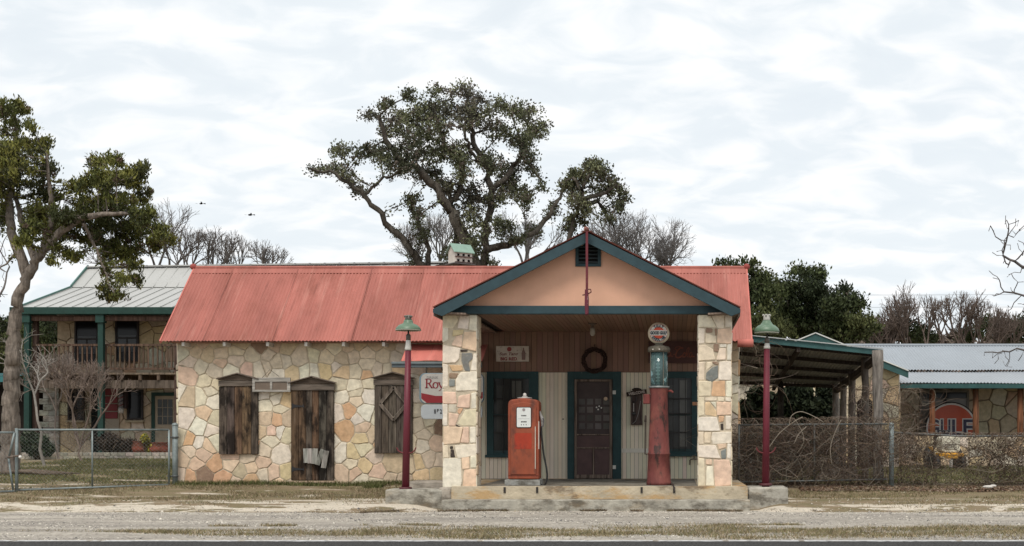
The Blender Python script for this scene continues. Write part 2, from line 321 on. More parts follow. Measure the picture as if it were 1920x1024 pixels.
def ground_mat(name, kind):
    m = bpy.data.materials.new(name); m.use_nodes = True; t = m.node_tree; t.nodes.clear(); N = t.nodes.new; L = t.links.new
    o = N('ShaderNodeOutputMaterial'); b = N('ShaderNodeBsdfPrincipled'); L(b.outputs[0], o.inputs[0]); b.inputs['Roughness'].default_value = .95; b.inputs['Specular IOR Level'].default_value = .1
    g = N('ShaderNodeNewGeometry')
    def noise(sc, det=8, ro=.65, loc=(0, 0, 0), dist=0):
        mp = N('ShaderNodeMapping'); mp.inputs['Scale'].default_value = sc; mp.inputs['Location'].default_value = loc; L(g.outputs['Position'], mp.inputs[0])
        n = N('ShaderNodeTexNoise'); n.inputs['Scale'].default_value = 1; n.inputs['Detail'].default_value = det; n.inputs['Roughness'].default_value = ro; n.inputs['Distortion'].default_value = dist; L(mp.outputs[0], n.inputs['Vector']); return n.outputs[0]
    def rng_(v, a, b_, c=0, d=1):
        r = N('ShaderNodeMapRange'); r.inputs[1].default_value = a; r.inputs[2].default_value = b_; r.inputs[3].default_value = c; r.inputs[4].default_value = d; L(v, r.inputs[0]); return r.outputs[0]
    def mix(f, a, b_):
        x = N('ShaderNodeMix'); x.data_type = 'RGBA'
        for s_, v in ((0, f), (6, a), (7, b_)):
            if isinstance(v, tuple): x.inputs[s_].default_value = (*v, 1)
            elif isinstance(v, (int, float)): x.inputs[s_].default_value = v
            else: L(v, x.inputs[s_])
        return x.outputs[2]
    def math_(op, a, b_):
        x = N('ShaderNodeMath'); x.operation = op
        for i, v in enumerate((a, b_)):
            if isinstance(v, (int, float)): x.inputs[i].default_value = v
            else: L(v, x.inputs[i])
        return x.outputs[0]
    sp = N('ShaderNodeSeparateXYZ'); L(g.outputs['Position'], sp.inputs[0])
    fine = noise((28, 28, 28), 4)
    if kind == 'ground':
        c = mix(rng_(noise((1.3, 2.2, 1), 8), .42, .6), (.27, .205, .135), (.19, .165, .09))
        c = mix(rng_(noise((3.5, 6, 1), 6, loc=(4, 2, 0)), .5, .66, 0, .8), c, (.22, .165, .11))
        edge = rng_(sp.outputs['Y'], 24.8, 26.7, 1, 0)
        pm = math_('ADD', noise((.42, 1.5, 1), 9, .72, loc=(8.3, 1.5, 0), dist=.5), math_('MULTIPLY', edge, .08))
        c = mix(rng_(pm, .575, .60), c, (.64, .57, .47))
        dirtb = rng_(math_('MULTIPLY', rng_(sp.outputs['X'], -14.2, -15.5), rng_(sp.outputs['Y'], 33.5, 30.5)), .2, .6, 0, .8)
        c = mix(math_('MULTIPLY', dirtb, rng_(noise((.9, 1.4, 1), 6), .45, .55)), c, (.42, .32, .22))
        L(mix(rng_(fine, .35, .65, 0, .35), c, (.09, .075, .045)), b.inputs['Base Color']); bh = fine; bs_ = .8
    elif kind == 'gravel':
        v = N('ShaderNodeTexVoronoi'); v.inputs['Scale'].default_value = 26; L(g.outputs['Position'], v.inputs['Vector'])
        c = mix(rng_(noise((.35, 1.9, 1), 8, .6), .38, .62), (.20, .178, .155), (.33, .30, .255))
        band = rng_(noise((.12, 3.2, 1), 5, .6, loc=(3, 0, 0)), .5, .62, 0, .55)
        c = mix(band, c, (.155, .14, .125))
        c = mix(rng_(noise((.22, 1.1, 1), 7, .7, loc=(5, 7, 0)), .5, .6, 0, .55), c, (.47, .42, .35))
        c = mix(math_('MULTIPLY', rng_(sp.outputs['Y'], 23.4, 24.5), rng_(noise((.8, 1.6, 1), 7), .35, .55)), c, (.56, .51, .43))
        hs = N('ShaderNodeSeparateColor'); L(v.outputs['Color'], hs.inputs[0])
        c = mix(rng_(hs.outputs[0], 0, 1, 0, .42), c, (.60, .56, .49)); c = mix(rng_(hs.outputs[1], .7, 1, 0, .6), c, (.10, .09, .08))
        L(c, b.inputs['Base Color']); bh = v.outputs['Distance']; bs_ = .6
    else:
        c = mix(rng_(noise((40, 40, 40), 3), .4, .6), (.018, .018, .019), (.085, .083, .08))
        L(c, b.inputs['Base Color']); bh = fine; bs_ = .6
    bp = N('ShaderNodeBump'); bp.inputs['Strength'].default_value = bs_; bp.inputs['Distance'].default_value = .03; L(bh, bp.inputs['Height']); L(bp.outputs[0], b.inputs['Normal'])
    return m
tag(np_mesh('ground', V, F, np.full((len(F), 3), .2), ground_mat('ground_mat', 'ground')), kind='structure', label='grass and bare dirt ground rising gently behind the gravel')
# gravel verge with an uneven far edge
n_ = 700; X = np.linspace(-60, 50, n_)
def far_edge(x):
    f = 24.42 + (.22 * np.sin(x * .55 + .8) + .12 * np.sin(x * 1.3)) * (1 - sstep(-5.6, -4.6, x) + sstep(2, 3.2, x)) + .07 * np.sin(x * 3.7 + 1) + .05 * np.sin(x * 9.1) + .03 * np.sin(x * 23)
    return f - .25 * (1 - sstep(-6, -4, x)) + .0 * x - .18 * sstep(1.8, 3, x)
Vg = []; rows = 14
for r_ in range(rows + 1):
    t = r_ / rows
    for x in X:
        fe = float(far_edge(x)); yy = 17.0 * (1 - t) + fe * t; Vg.append((x, yy, .004 + (.006 * math.sin(x * 2 + yy * 3) + .006) * min(1, (1 - t) * 4)))
Fg = [(j * n_ + i, j * n_ + i + 1, (j + 1) * n_ + i + 1, (j + 1) * n_ + i) for j in range(rows) for i in range(n_ - 1)]
tag(np_mesh('gravel_verge', Vg, Fg, np.full((len(Fg), 3), .3), ground_mat('gravel_mat', 'gravel')), kind='structure', label='worn pale gravel pull-in between the road and the station')
mb = MB(); mb.add([(-90, 6, .022), (90, 6, .022), (90, 17.06, .022), (-90, 17.18, .022)], [(0, 1, 2, 3)])
tag(mb.build('road', ground_mat('asphalt_mat', 'road')), kind='structure', label='dark asphalt road along the bottom edge')
# painted edge line, worn along both rims
V = []; X = np.linspace(-60, 60, 1600)
for x in X:
    yb = 17.11 - x * .0008; V += [(x, yb - .02 - random.uniform(0, .05) - .02 * math.sin(x * 5), .026), (x, yb + .10 + random.uniform(0, .03), .026)]
F = [(2 * i, 2 * i + 2, 2 * i + 3, 2 * i + 1) for i in range(len(X) - 1) if random.random() > .03]
tag(np_mesh('road_edge_line', V, F, np.full((len(F), 3), .55), M('road_paint', .8, (20, 20, 20), .15, .2, dirt=((.12, .12, .12), (9, 26, 26), .5, .6, .85))), kind='structure', label='worn white edge line of the road')

# ---------------------------------------------------------------- leaves, blades, stones in bulk
def blades(name, pts, h, wd, cols, mat=leaf, parent=None, lean=.5):
    n = len(pts); a = rng.uniform(0, 2 * math.pi, n); hh = h * rng.uniform(.4, 1.3, n)
    d = np.stack([np.cos(a), np.sin(a), np.zeros(n)], 1) * (wd * rng.uniform(.6, 1.4, n))[:, None]
    b = rng.uniform(0, 2 * math.pi, n); tip = pts + np.stack([np.cos(b) * hh * lean, np.sin(b) * hh * lean, hh], 1)
    V = np.concatenate([pts - d, pts + d, tip], 1).reshape(-1, 3); F = np.arange(3 * n).reshape(n, 3)
    return np_mesh(name, V, F, cols, mat, parent)
def leaf_quads(c, size, elong=1.6, dirs=None):
    n = len(c); d = rng.normal(size=(n, 3)) if dirs is None else dirs + rng.normal(size=(n, 3)) * .55
    d /= np.linalg.norm(d, axis=1)[:, None] + 1e-9; r_ = rng.normal(size=(n, 3)); u = np.cross(d, r_); u /= np.linalg.norm(u, axis=1)[:, None] + 1e-9
    s = (size * rng.uniform(.55, 1.35, n))[:, None]
    V = np.stack([c - d * s * elong * .5, c + u * s * .5, c + d * s * elong * .5, c - u * s * .5], 1).reshape(-1, 3)
    return V, np.arange(4 * n).reshape(n, 4)
def mixcols(n, cols, jitter=.25):
    cols = np.array(cols); c = cols[rng.integers(0, len(cols), n)]; return c * rng.uniform(1 - jitter, 1 + jitter, (n, 1))

# ---------------------------------------------------------------- trees by space colonisation
def grow(lines, att, step, kill, infl, iters=140, jitter=.15, trop=(0, 0, 0)):
    pos = []; par = []; mr = []
    for pts, r0, r1 in lines:
        pts = [np.array(p, float) for p in pts]; seq = []
        for a, b in zip(pts[:-1], pts[1:]):
            k = max(1, int(np.linalg.norm(b - a) / step)); seq += [a + (b - a) * i / k for i in range(k)]
        seq.append(pts[-1]); last = -1
        if pos: last = int(np.argmin(((np.array(pos) - seq[0]) ** 2).sum(1)))
        for i, p in enumerate(seq):
            q = p + (rng.normal(size=3) * step * jitter if 0 < i else 0)
            pos.append(q); par.append(last); mr.append(r0 + (r1 - r0) * i / len(seq)); last = len(pos) - 1
    pos = np.array(pos); base = len(pos); par = list(par); mr = list(mr)
    near = np.full(len(att), 1e9); nid = np.zeros(len(att), int)
    def upd(i0):
        nonlocal near, nid
        new = pos[i0:]
        for s in range(0, len(new), 400):
            d = ((att[:, None, :] - new[None, s:s + 400, :]) ** 2).sum(2); j = d.argmin(1); dm = d[np.arange(len(att)), j]
            k = dm < near; near[k] = dm[k]; nid[k] = i0 + s + j[k]
    upd(0); alive = near > kill * kill; att = att[alive]; near = near[alive]; nid = nid[alive]
    for it in range(iters):
        if not len(att): break
        sel = near < infl * infl
        if not sel.any(): infl *= 1.4; continue
        ids = nid[sel]; d = att[sel] - pos[ids]; d /= np.linalg.norm(d, axis=1)[:, None] + 1e-9
        un, inv = np.unique(ids, return_inverse=True); sm = np.zeros((len(un), 3)); np.add.at(sm, inv, d)
        sm += rng.normal(size=sm.shape) * .25 + np.array(trop); sm /= np.linalg.norm(sm, axis=1)[:, None] + 1e-9
        new = pos[un] + sm * step; i0 = len(pos); pos = np.concatenate([pos, new]); par += list(un); mr += [0] * len(un)
        upd(i0); alive = near > kill * kill; att = att[alive]; near = near[alive]; nid = nid[alive]
    return pos, np.array(par), np.array(mr), base
def wood_mesh(name, pos, par, mr, tip, col, mat, parent, expo=2.3, sides=5, cap=.4):
    n = len(pos); acc = np.zeros(n); kids = np.zeros(n, int)
    for i in range(n - 1, -1, -1):
        if kids[i] == 0: acc[i] = tip ** expo
        if par[i] >= 0 and par[i] < i: acc[par[i]] += acc[i]; kids[par[i]] += 1
    r_ = np.minimum(acc ** (1 / expo), cap); r_ = np.where(mr > 0, np.maximum(mr, np.minimum(r_, mr * 1.2)), r_)
    for i in range(n):
        if par[i] >= 0 and mr[i] == 0: r_[i] = min(r_[i], r_[par[i]] * .92)
    d = np.zeros((n, 3)); ok = par >= 0; d[ok] = pos[ok] - pos[par[ok]]; root = np.where(~ok)[0]
    for q in root:
        k = np.where(par == q)[0]; d[q] = (pos[k[0]] - pos[q]) if len(k) else (0, 0, 1)
    d /= np.linalg.norm(d, axis=1)[:, None] + 1e-9
    ref = np.tile(np.array([.21, .93, .3]), (n, 1)); u = np.cross(d, ref); u /= np.linalg.norm(u, axis=1)[:, None] + 1e-9; v = np.cross(d, u)
    ang = np.arange(sides) * 2 * math.pi / sides
    ring = pos[:, None, :] + r_[:, None, None] * (np.cos(ang)[None, :, None] * u[:, None, :] + np.sin(ang)[None, :, None] * v[:, None, :])
    if sides > 4:
        ring += (rng.normal(size=ring.shape) * (r_ * .045)[:, None, None])
    V = ring.reshape(-1, 3)
    ii = np.where(ok)[0]; pp = par[ii]; j = np.arange(sides); j2 = (j + 1) % sides
    F = np.stack([pp[:, None] * sides + j, pp[:, None] * sides + j2, ii[:, None] * sides + j2, ii[:, None] * sides + j], 2).reshape(-1, 4)
    C = np.repeat(np.array(col)[None] * rng.uniform(.8, 1.2, (len(ii), 1)), sides, 0)
    o = np_mesh(name, V, F, C, mat, parent, smooth=True); return r_
def blob_pts(blobs, cv, Y0, n, deep=1.2, spread=.0):
    A = np.array([b[2] * b[3] for b in blobs], float); A /= A.sum(); cnt = rng.multinomial(n, A); out = []
    for b, c in zip(blobs, cnt):
        v = rng.normal(size=(c, 3)); v /= np.linalg.norm(v, axis=1)[:, None] + 1e-9; v *= rng.uniform(0, 1, (c, 1)) ** (1 / 2.4)
        dy = rng.uniform(-spread, spread)
        for q in v:
            px, py = cv(b[0] + q[0] * b[2], b[1] + q[1] * b[3]); ry = cv(b[2], 0)[0] - cv(0, 0)[0]
            Y = Y0 + dy + q[2] * ry / FPX * Y0 * deep; out.append(P(px, py, Y))
    return np.array(out)
def make_tree(name, label, cat, cv, Y0, lines, blobs, n_att, step, kill, leafn, lsize, lcols, barkc, tip=.012, rad=None, deep=1.2, spread=1.0, group=None, leaf_r=.16, elong=1.5, sides=5, matw=bark, clump=None, infl=None, brown=None, crownname='crown', base_z=None, wig=.15, topdir=0):
    L3 = []
    for k, (pts, r0, r1, *dd) in enumerate(lines):
        yo = dd[0] if dd else 0; q = []
        for i, p in enumerate(pts): px, py = cv(*p); q.append(P(px, py, Y0 + yo * i / max(1, len(pts) - 1)))
        L3.append([q, r0, r1])
    b0 = L3[0][0][0]; gz0 = hz(b0[0], b0[1]); 
    if b0[2] > gz0 + .05: L3[0][0] = [np.array((b0[0] + .1, b0[1], gz0 - .1))] + L3[0][0]
    base = L3[0][0][0]
    att = blob_pts(blobs, cv, Y0, n_att, deep, spread)
    pos, par, mr, nb = grow(L3, att, step, kill, infl or step * 8, jitter=wig)
    root = thing(name, (base[0], base[1], gz0), label, cat, group)
    r_ = wood_mesh('trunk', pos, par, mr, tip, barkc, matw, root, sides=sides)
    if leafn:
        kids = np.bincount(par[par >= 0], minlength=len(pos)); thin = np.where((r_ < tip * 4.2))[0]
        c = pos[thin]; k = leafn
        dirp = c - pos[np.maximum(par[thin], 0)]; dirp /= np.linalg.norm(dirp, axis=1)[:, None] + 1e-9
        att = att[rng.random(len(att)) < .38]; c = np.concatenate([c, att]); dirp = np.concatenate([dirp, np.tile([0, 0, 1.], (len(att), 1))])
        kp = rng.random(len(c)) > .22; c = c[kp]; dirp = dirp[kp]
        crs = np.repeat(rng.uniform(.45, 1.55, len(c)), k)[:, None]
        cc = np.repeat(c, k, 0); off = rng.normal(size=cc.shape); off /= np.linalg.norm(off, axis=1)[:, None]; off *= leaf_r * crs * rng.uniform(0, 1, (len(cc), 1)) ** .6
        dd = np.repeat(dirp, k, 0) + np.array([0, 0, topdir]) + off / leaf_r * .6
        V, F = leaf_quads(cc + off, lsize, elong, dd)
        # tint per clump: nearby leaves share a tone
        ph = np.sin(c * np.array([1.9, 1.3, 2.3]) + np.array([.3, 1.1, 2.0])).sum(1) + rng.normal(size=len(c)) * .5
        lc = np.array(lcols); ix = np.clip(((ph + 2.2) / 4.4 * len(lc)).astype(int), 0, len(lc) - 1)
        C = np.repeat(lc[ix] * rng.uniform(.8, 1.2, (len(c), 1)), k, 0) * rng.uniform(.75, 1.25, (len(cc), 1))
        if brown is not None:
            bm = np.repeat(rng.random(len(c)) < brown[0], k); C[bm] = np.array(brown[1]) * rng.uniform(.7, 1.3, (bm.sum(), 1))
        np_mesh(crownname, V, F, C, leaf, root)
    return root
idc = lambda x, y: (x, y)

# ================================================================== GAS STATION
YW = 29.2; YF = 25.0           # main wall plane, porch front plane
zg = hz(-5, YW)
station = thing('gas_station', ((-4.7), YW, zg), 'old flagstone filling station with red corrugated roof, peach gable and open front porch', 'filling station')
XL, XR = X_(333, YW), X_(1385, YW); ZE = 3.52
CREAM = (.56, .53, .46); TEAL = (.030, .075, .085); BROWN = (.30, .165, .115)
# stone facing
m_ = MB((.47, .40, .30)); SB = MB()
m_.box(XL, X_(900, YW), YW + .02, 32.4, -.1, ZE + .25); m_.box(X_(1308, YW), XR, YW + .021, 32.4, -.1, ZE + .25)
m_.box(XL, XR, 32.1, 32.41, -.1, ZE + .2); m_.build('wall', mortar, station)
seedsA = "50,90,g 140,85,t 215,110,t 290,40,t 170,45,t 305,95,c 410,80,c 90,35,t 430,30,t 575,55,b 520,115,c 640,120,g 680,45,t 765,65,t 845,125,c 100,155,c 170,185,g 300,165,p 410,150,c 495,215,p 565,215,w 620,195,c 690,165,c 745,155,c 690,235,w 795,235,y 890,225,w 265,225,c 375,225,w 80,250,p 215,295,c 270,310,c 235,360,g 20,370,w 80,400,t 170,400,w 260,430,w 65,550,w 155,600,w 200,520,p 265,555,c 240,625,w 265,700,w 20,680,c 85,700,o 150,720,w 215,735,p 45,820,t 90,775,c 180,795,p 140,850,p 260,860,o 375,850,p 375,808,p 500,820,c 450,905,t 515,880,p 585,850,p 20,940,c 90,950,o 190,935,b 320,965,o 520,970,o 600,930,c 665,925,p 750,920,y 715,790,w 600,765,c 645,700,w 650,640,p 715,640,w 755,655,c 600,640,t 615,550,p 695,555,o 760,550,t 610,455,w 690,410,w 740,425,y 715,480,c 600,385,w 680,385,w 700,1000,p 800,1010,c 870,1010,t 400,1010,p"
seedsB = "35,105,c 170,65,c 265,60,t 120,125,c 225,135,t 295,120,c 400,100,c 510,120,c 600,130,g 60,35,t 350,35,t 450,30,t 560,40,t 640,60,g 20,225,w 105,210,y 195,195,w 225,230,y 318,230,c 400,175,c 395,245,o 470,215,c 530,220,c 590,215,y 210,310,c 310,330,w 410,305,c 320,370,c 225,400,w 325,420,c 405,395,w 200,510,w 265,495,o 385,505,w 335,555,w 250,620,o 360,615,p 425,660,t 360,680,y 365,750,c 215,790,w 290,790,y 280,855,c 220,920,p 315,925,p 385,870,y 430,820,c 465,920,p 355,975,c 580,860,t 690,860,t 560,970,t 455,985,c 130,990,c 640,985,t 40,1010,p 740,380,w 735,500,c 750,590,c 820,570,c 830,610,c 790,655,c 775,735,w 870,715,p 890,610,b 750,850,y 820,825,c 885,840,c 775,940,y 880,930,y 760,210,g 860,215,t 740,300,w 850,330,c 860,450,c 730,140,g 820,120,t 870,60,t"
seeds = []
big = {('B', 250, 620): 1.6, ('A', 715, 790): 1.5, ('B', 580, 860): 1.6, ('A', 155, 600): 1.2, ('A', 65, 550): 1.2, ('A', 845, 125): 1.2, ('B', 385, 505): 1.2}
sc_ = YW / FPX / 3.656
for key, ox, st in (('A', 330, seedsA), ('B', 580, seedsB)):
    for tok in st.split():
        a, b, c = tok.split(','); a = int(a); b = int(b)
        seeds.append((X_(ox + a / 3.656, YW), Z_(635 + b / 3.656, YW), big.get((key, a, b), random.uniform(-.7, .7)) * 900 * sc_ * sc_, c))
for a_, b_, c_, d_ in ((418, 480, 730, 845), (552, 622, 740, 895), (708, 770, 730, 845)): seeds += rand_seeds(X_(a_, YW), X_(b_, YW), Z_(d_, YW), Z_(c_, YW), .3)
seeds += rand_seeds(X_(832, YW), X_(900, YW), .2, 3.5, .35)
for poly, c in cells(seeds, (XL, X_(898, YW), .18, ZE), .0105): lay(SB, poly, jit(PAL[c], .07, .04), lambda u, v, d: (u, YW + .02 - d, v), .014, .012)
for poly, c in cells(rand_seeds(X_(1309, YW), XR, .2, 3.5, .28, 'wctg'), (X_(1309, YW), XR, .18, ZE), .012): lay(SB, poly, jit(PAL[c], .07, .04), lambda u, v, d: (u, YW + .02 - d, v), .03, .006)
for poly, c in cells(rand_seeds(YW, 32.4, .2, 3.5, .4), (YW, 32.4, .0, ZE), .013): lay(SB, poly, jit(PAL[c]), lambda u, v, d: (XR + d, u, v), .03, .006)
for poly, c in cells(rand_seeds(YW, 32.4, .2, 3.5, .4), (YW, 32.4, .0, ZE), .013): lay(SB, poly, jit(PAL[c]), lambda u, v, d: (XL - d, u, v), .03, .006)
o = SB.build('flagstone_facing', stone, station)
# side gable infill
for xx, s in ((XL, 1), (XR, -1)):
    g_ = MB(PAL['t']); a = [(YW + .03, ZE + .24), (32.38, ZE + .24), (30.8, 5.15)]
    vs = [(xx + s * .02, p[0], p[1]) for p in a] + [(xx + s * .2, p[0], p[1]) for p in a]
    g_.add(vs, [(0, 1, 2), (5, 4, 3), (0, 3, 4, 1), (1, 4, 5, 2), (2, 5, 3, 0)]); g_.build('gable_end', mortar, station)
# porch pillars with the traced stones
def mk_pillar(x0, x1, sets, lab):
    core = MB((.53, .455, .345)); core.box(x0 + .01, x1 - .01, YF + .02, YF + .54, .35, 3.66)
    po = core.build('stone_pillar', mortar, station); tag(po, lab); sb = MB()
    for ox, oy, sc, polys in sets:
        for code, pts in polys:
            q = [(X_(ox + a / sc, YF), Z_(oy + b / sc, YF)) for a, b in pts]
            cx = sum(a for a, b in q) / len(q); cz = sum(b for a, b in q) / len(q); q = [(cx + (a - cx) * 1.05, cz + (b - cz) * 1.05) for a, b in q]
            q = [(min(max(a, x0), x1), max(min(b, 3.655), .4)) for a, b in q]
            lay(sb, q[::-1], jit(tuple(v * 1.07 for v in PAL[code]), .05, .03), lambda u, v, d: (u, YF + .02 - d, v), .016, .004)
    for xx, s in ((x0, -1), (x1, 1)):
        for poly, c in cells(rand_seeds(YF, YF + .54, .4, 3.68, .26, 'wwcct'), (YF, YF + .54, .4, 3.65), .01):
            lay(sb, poly, jit(PAL[c], .05, .03), lambda u, v, d: (xx + s * d * .6 - s * .008, u, v), .025, .004)
    f = sb.build('pillar_stones', stone, po)
LPT = [('c', [(32, 45), (185, 40), (210, 100), (150, 190), (32, 185)]), ('w', [(250, 35), (345, 35), (335, 205), (210, 190)]), ('w', [(355, 35), (440, 35), (440, 225), (350, 215)]), ('w', [(32, 195), (98, 195), (95, 330), (32, 365)]), ('y', [(160, 215), (280, 215), (270, 265), (150, 290)]), ('p', [(190, 295), (265, 275), (255, 420), (140, 395)]), ('p', [(290, 245), (435, 240), (430, 465), (270, 430)]), ('w', [(32, 400), (240, 440), (225, 560), (180, 605), (32, 610)]), ('k', [(245, 452), (330, 458), (325, 474), (250, 478)]), ('G', [(260, 500), (385, 495), (390, 560), (340, 600), (360, 710), (300, 700), (260, 590)]), ('w', [(400, 510), (438, 500), (436, 700), (370, 695)]), ('w', [(32, 625), (95, 640), (90, 890), (32, 895)]), ('o', [(110, 640), (260, 640), (270, 700), (150, 710)]), ('b', [(110, 735), (215, 735), (190, 795), (110, 790)]), ('G', [(110, 810), (175, 810), (175, 890), (110, 890)]), ('w', [(250, 730), (435, 715), (435, 935), (195, 945), (195, 810)])]
LPB = [('p', [(25, -55), (160, -55), (175, 65), (25, 65)]), ('p', [(200, -10), (320, -35), (310, 110), (185, 105)]), ('w', [(335, -40), (385, -50), (385, 120), (330, 120)]), ('w', [(25, 80), (80, 80), (75, 300), (25, 300)]), ('g', [(92, 78), (170, 80), (165, 165), (92, 155)]), ('o', [(195, 120), (245, 120), (210, 180), (185, 160)]), ('p', [(95, 170), (200, 185), (170, 280), (160, 305), (95, 305)]), ('c', [(270, 140), (380, 130), (380, 305), (235, 300), (190, 280)]), ('k', [(168, 288), (222, 318), (170, 308)]), ('p', [(25, 315), (240, 325), (205, 485), (60, 500), (25, 500)]), ('p', [(250, 325), (305, 320), (305, 485), (220, 480)]), ('w', [(320, 320), (378, 320), (378, 480), (320, 485)]), ('c', [(25, 520), (80, 515), (90, 645), (25, 645)]), ('k', [(105, 525), (135, 520), (135, 550), (105, 550)]), ('k', [(112, 560), (145, 560), (158, 640), (110, 640)]), ('w', [(160, 515), (375, 500), (380, 620), (190, 650), (175, 600)]), ('w', [(25, 660), (215, 660), (230, 890), (215, 955), (25, 955)]), ('p', [(230, 645), (310, 630), (310, 760), (240, 765)]), ('w', [(325, 630), (385, 625), (385, 750), (325, 750)]), ('p', [(260, 775), (380, 770), (385, 955), (245, 950)])]
RPT = [('w', [(65, 35), (200, 35), (270, 180), (65, 180)]), ('w', [(220, 40), (370, 35), (365, 190), (290, 185)]), ('w', [(385, 40), (460, 35), (460, 180), (385, 180)]), ('w', [(65, 195), (135, 205), (130, 370), (65, 375)]), ('b', [(155, 190), (230, 200), (225, 245), (150, 245)]), ('c', [(150, 260), (270, 290), (270, 370), (150, 370)]), ('b', [(255, 200), (285, 200), (280, 280), (265, 280)]), ('p', [(300, 205), (460, 200), (460, 375), (290, 370)]), ('c', [(65, 400), (150, 400), (235, 450), (240, 490), (260, 570), (65, 585)]), ('b', [(245, 385), (305, 385), (300, 480), (245, 470)]), ('w', [(320, 390), (395, 385), (395, 420), (320, 425)]), ('c', [(312, 440), (390, 435), (385, 570), (280, 575)]), ('w', [(410, 395), (458, 390), (455, 575), (405, 575)]), ('c', [(65, 605), (135, 605), (130, 815), (65, 815)]), ('b', [(230, 595), (300, 600), (300, 640), (240, 620)]), ('c', [(160, 605), (220, 605), (230, 640), (155, 700)]), ('G', [(240, 660), (295, 650), (295, 790), (210, 840), (150, 800), (160, 730)]), ('w', [(315, 600), (455, 595), (450, 815), (305, 810)]), ('c', [(65, 830), (215, 838), (205, 1005), (65, 1010)]), ('o', [(240, 838), (375, 830), (380, 1010), (220, 1005)]), ('w', [(395, 830), (460, 830), (460, 1015), (395, 1015)])]
RPB = [('c', [(50, 5), (115, 5), (115, 185), (50, 200)]), ('c', [(130, 5), (245, 5), (245, 35), (130, 35)]), ('c', [(262, 2), (325, 2), (325, 40), (265, 40)]), ('w', [(345, 2), (400, 2), (400, 45), (345, 40)]), ('y', [(130, 60), (170, 50), (245, 150), (245, 205), (130, 185)]), ('w', [(185, 50), (240, 50), (240, 115)]), ('p', [(255, 50), (400, 55), (400, 180), (258, 190)]), ('w', [(50, 215), (245, 215), (280, 355), (50, 355)]), ('o', [(270, 200), (330, 205), (320, 260), (275, 265)]), ('k', [(290, 285), (320, 280), (322, 350), (295, 348)]), ('w', [(345, 200), (400, 205), (400, 340), (345, 340)]), ('c', [(50, 370), (110, 370), (110, 500), (50, 500)]), ('c', [(120, 375), (190, 375), (182, 485), (120, 485)]), ('w', [(205, 375), (400, 370), (400, 485), (215, 500), (195, 450)]), ('w', [(50, 515), (235, 515), (285, 650), (50, 635)]), ('p', [(255, 500), (350, 495), (345, 535), (275, 555)]), ('G', [(295, 575), (350, 550), (350, 655), (300, 655)]), ('w', [(365, 495), (400, 500), (400, 650), (362, 650)]), ('c', [(50, 655), (115, 660), (125, 940), (50, 940)]), ('p', [(135, 665), (195, 665), (195, 720), (135, 715)]), ('w', [(145, 740), (205, 740), (220, 940), (135, 940)]), ('p', [(222, 670), (380, 675), (400, 760), (400, 935), (238, 945)])]
mk_pillar(X_(830, YF), X_(894, YF), [(825, 585, 6.4, LPT), (825, 745, 5.69, LPB)], 'left stone pillar of the porch')
mk_pillar(X_(1309, YF), X_(1372, YF), [(1300, 585, 6.4, RPT), (1300, 745, 5.69, RPB)], 'right stone pillar of the porch')

# main roof
RX0, RX1 = -11.06, 1.70; ye, ze, yr, zr = 28.75, 3.435, 30.8, 5.27
PX0, PX1 = X_(813, 24.7), X_(1388, 24.7); zt = Z_(577, 24.7); ax = X_(1100.5, 24.7); za_ = Z_(434, 24.7)
RC = (.355, .128, .103); RC2 = (.41, .15, .122)
rb = MB(RC)
def slope(y): return ze + (y - ye) / (yr - ye) * (zr - ze)
ysp = ye + .48
ed = [RX0, RX0 + .9, RX0 + 2.4, RX0 + 4.1, RX0 + 5.3, PX0 + .02]
for i, (a, b) in enumerate(zip(ed[:-1], ed[1:])):
    lift = .004 * (i % 2); k = random.uniform(.94, 1.05)
    corr(rb, (a, ye, ze + lift), (b + .05, ye, ze + lift), (b + .05, yr, zr + lift), (a, yr, zr + lift), rows=6, col=tuple(c * k for c in RC))
corr(rb, (PX0 + .02, ysp, slope(ysp)), (PX1 - .02, ysp, slope(ysp)), (PX1 - .02, yr, zr), (PX0 + .02, yr, zr), rows=3, col=RC)
corr(rb, (PX1 - .02, ye, ze), (RX1, ye, ze), (RX1, yr, zr), (PX1 - .02, yr, zr), rows=6, col=RC2)
corr(rb, (RX1, 2 * yr - ye, ze), (RX0, 2 * yr - ye, ze), (RX0, yr, zr), (RX1, yr, zr), rows=2, seg=4)
rf = rb.build('roof', redroof, station)
for x in ed[1:-1]: sm_ = MB((.20, .07, .055)); sm_.beam((x + .02, ye - .005, ze + .012), (x + .02, yr, zr + .012), .016, .012); sm_.build('sheet_lap', redroof, rf)
rc = MB(RC); rc.tube([(RX0 - .02, yr, zr + .01), (RX1 + .02, yr, zr + .01)], .045, 8); rc.beam((RX0, yr - .09, zr - .07), (RX1, yr - .09, zr - .07), .012, .2, up=(0, .73, .68)); rc.build('ridge_cap', redroof, rf)
for xx in (RX0 - .02, RX1 + .0): f_ = MB((.30, .07, .06)); f_.ball((xx, yr, zr + .03), .075); f_.build('ridge_finial', redroof, rf)
vg = MB((.52, .17, .14))
for xx in (RX0, RX1):
    vg = MB((.52, .17, .14)); vg.beam((xx, ye, ze - .02), (xx, yr, zr - .02), .03, .07); vg.beam((xx, 2 * yr - ye, ze - .02), (xx, yr, zr - .02), .03, .07); vg.build('verge_trim', redroof, rf)
for px in (345, 422, 503, 575, 645, 720):
    t_ = MB((.62, .60, .55)); x = X_(px, 28.9); t_.box(x - .03, x + .03, 28.84, 29.2, ze - .10, ze - .015); t_.build('rafter_tail', paint, rf)
for a_, b_ in ((RX0 + .1, PX0 - .1), (PX1 + .02, RX1 - .1)): sf = MB((.30, .17, .13)); sf.box(a_, b_, ye + .12, YW + .01, ze - .015, ze + .01); sf.build('eave_board', wood, rf)
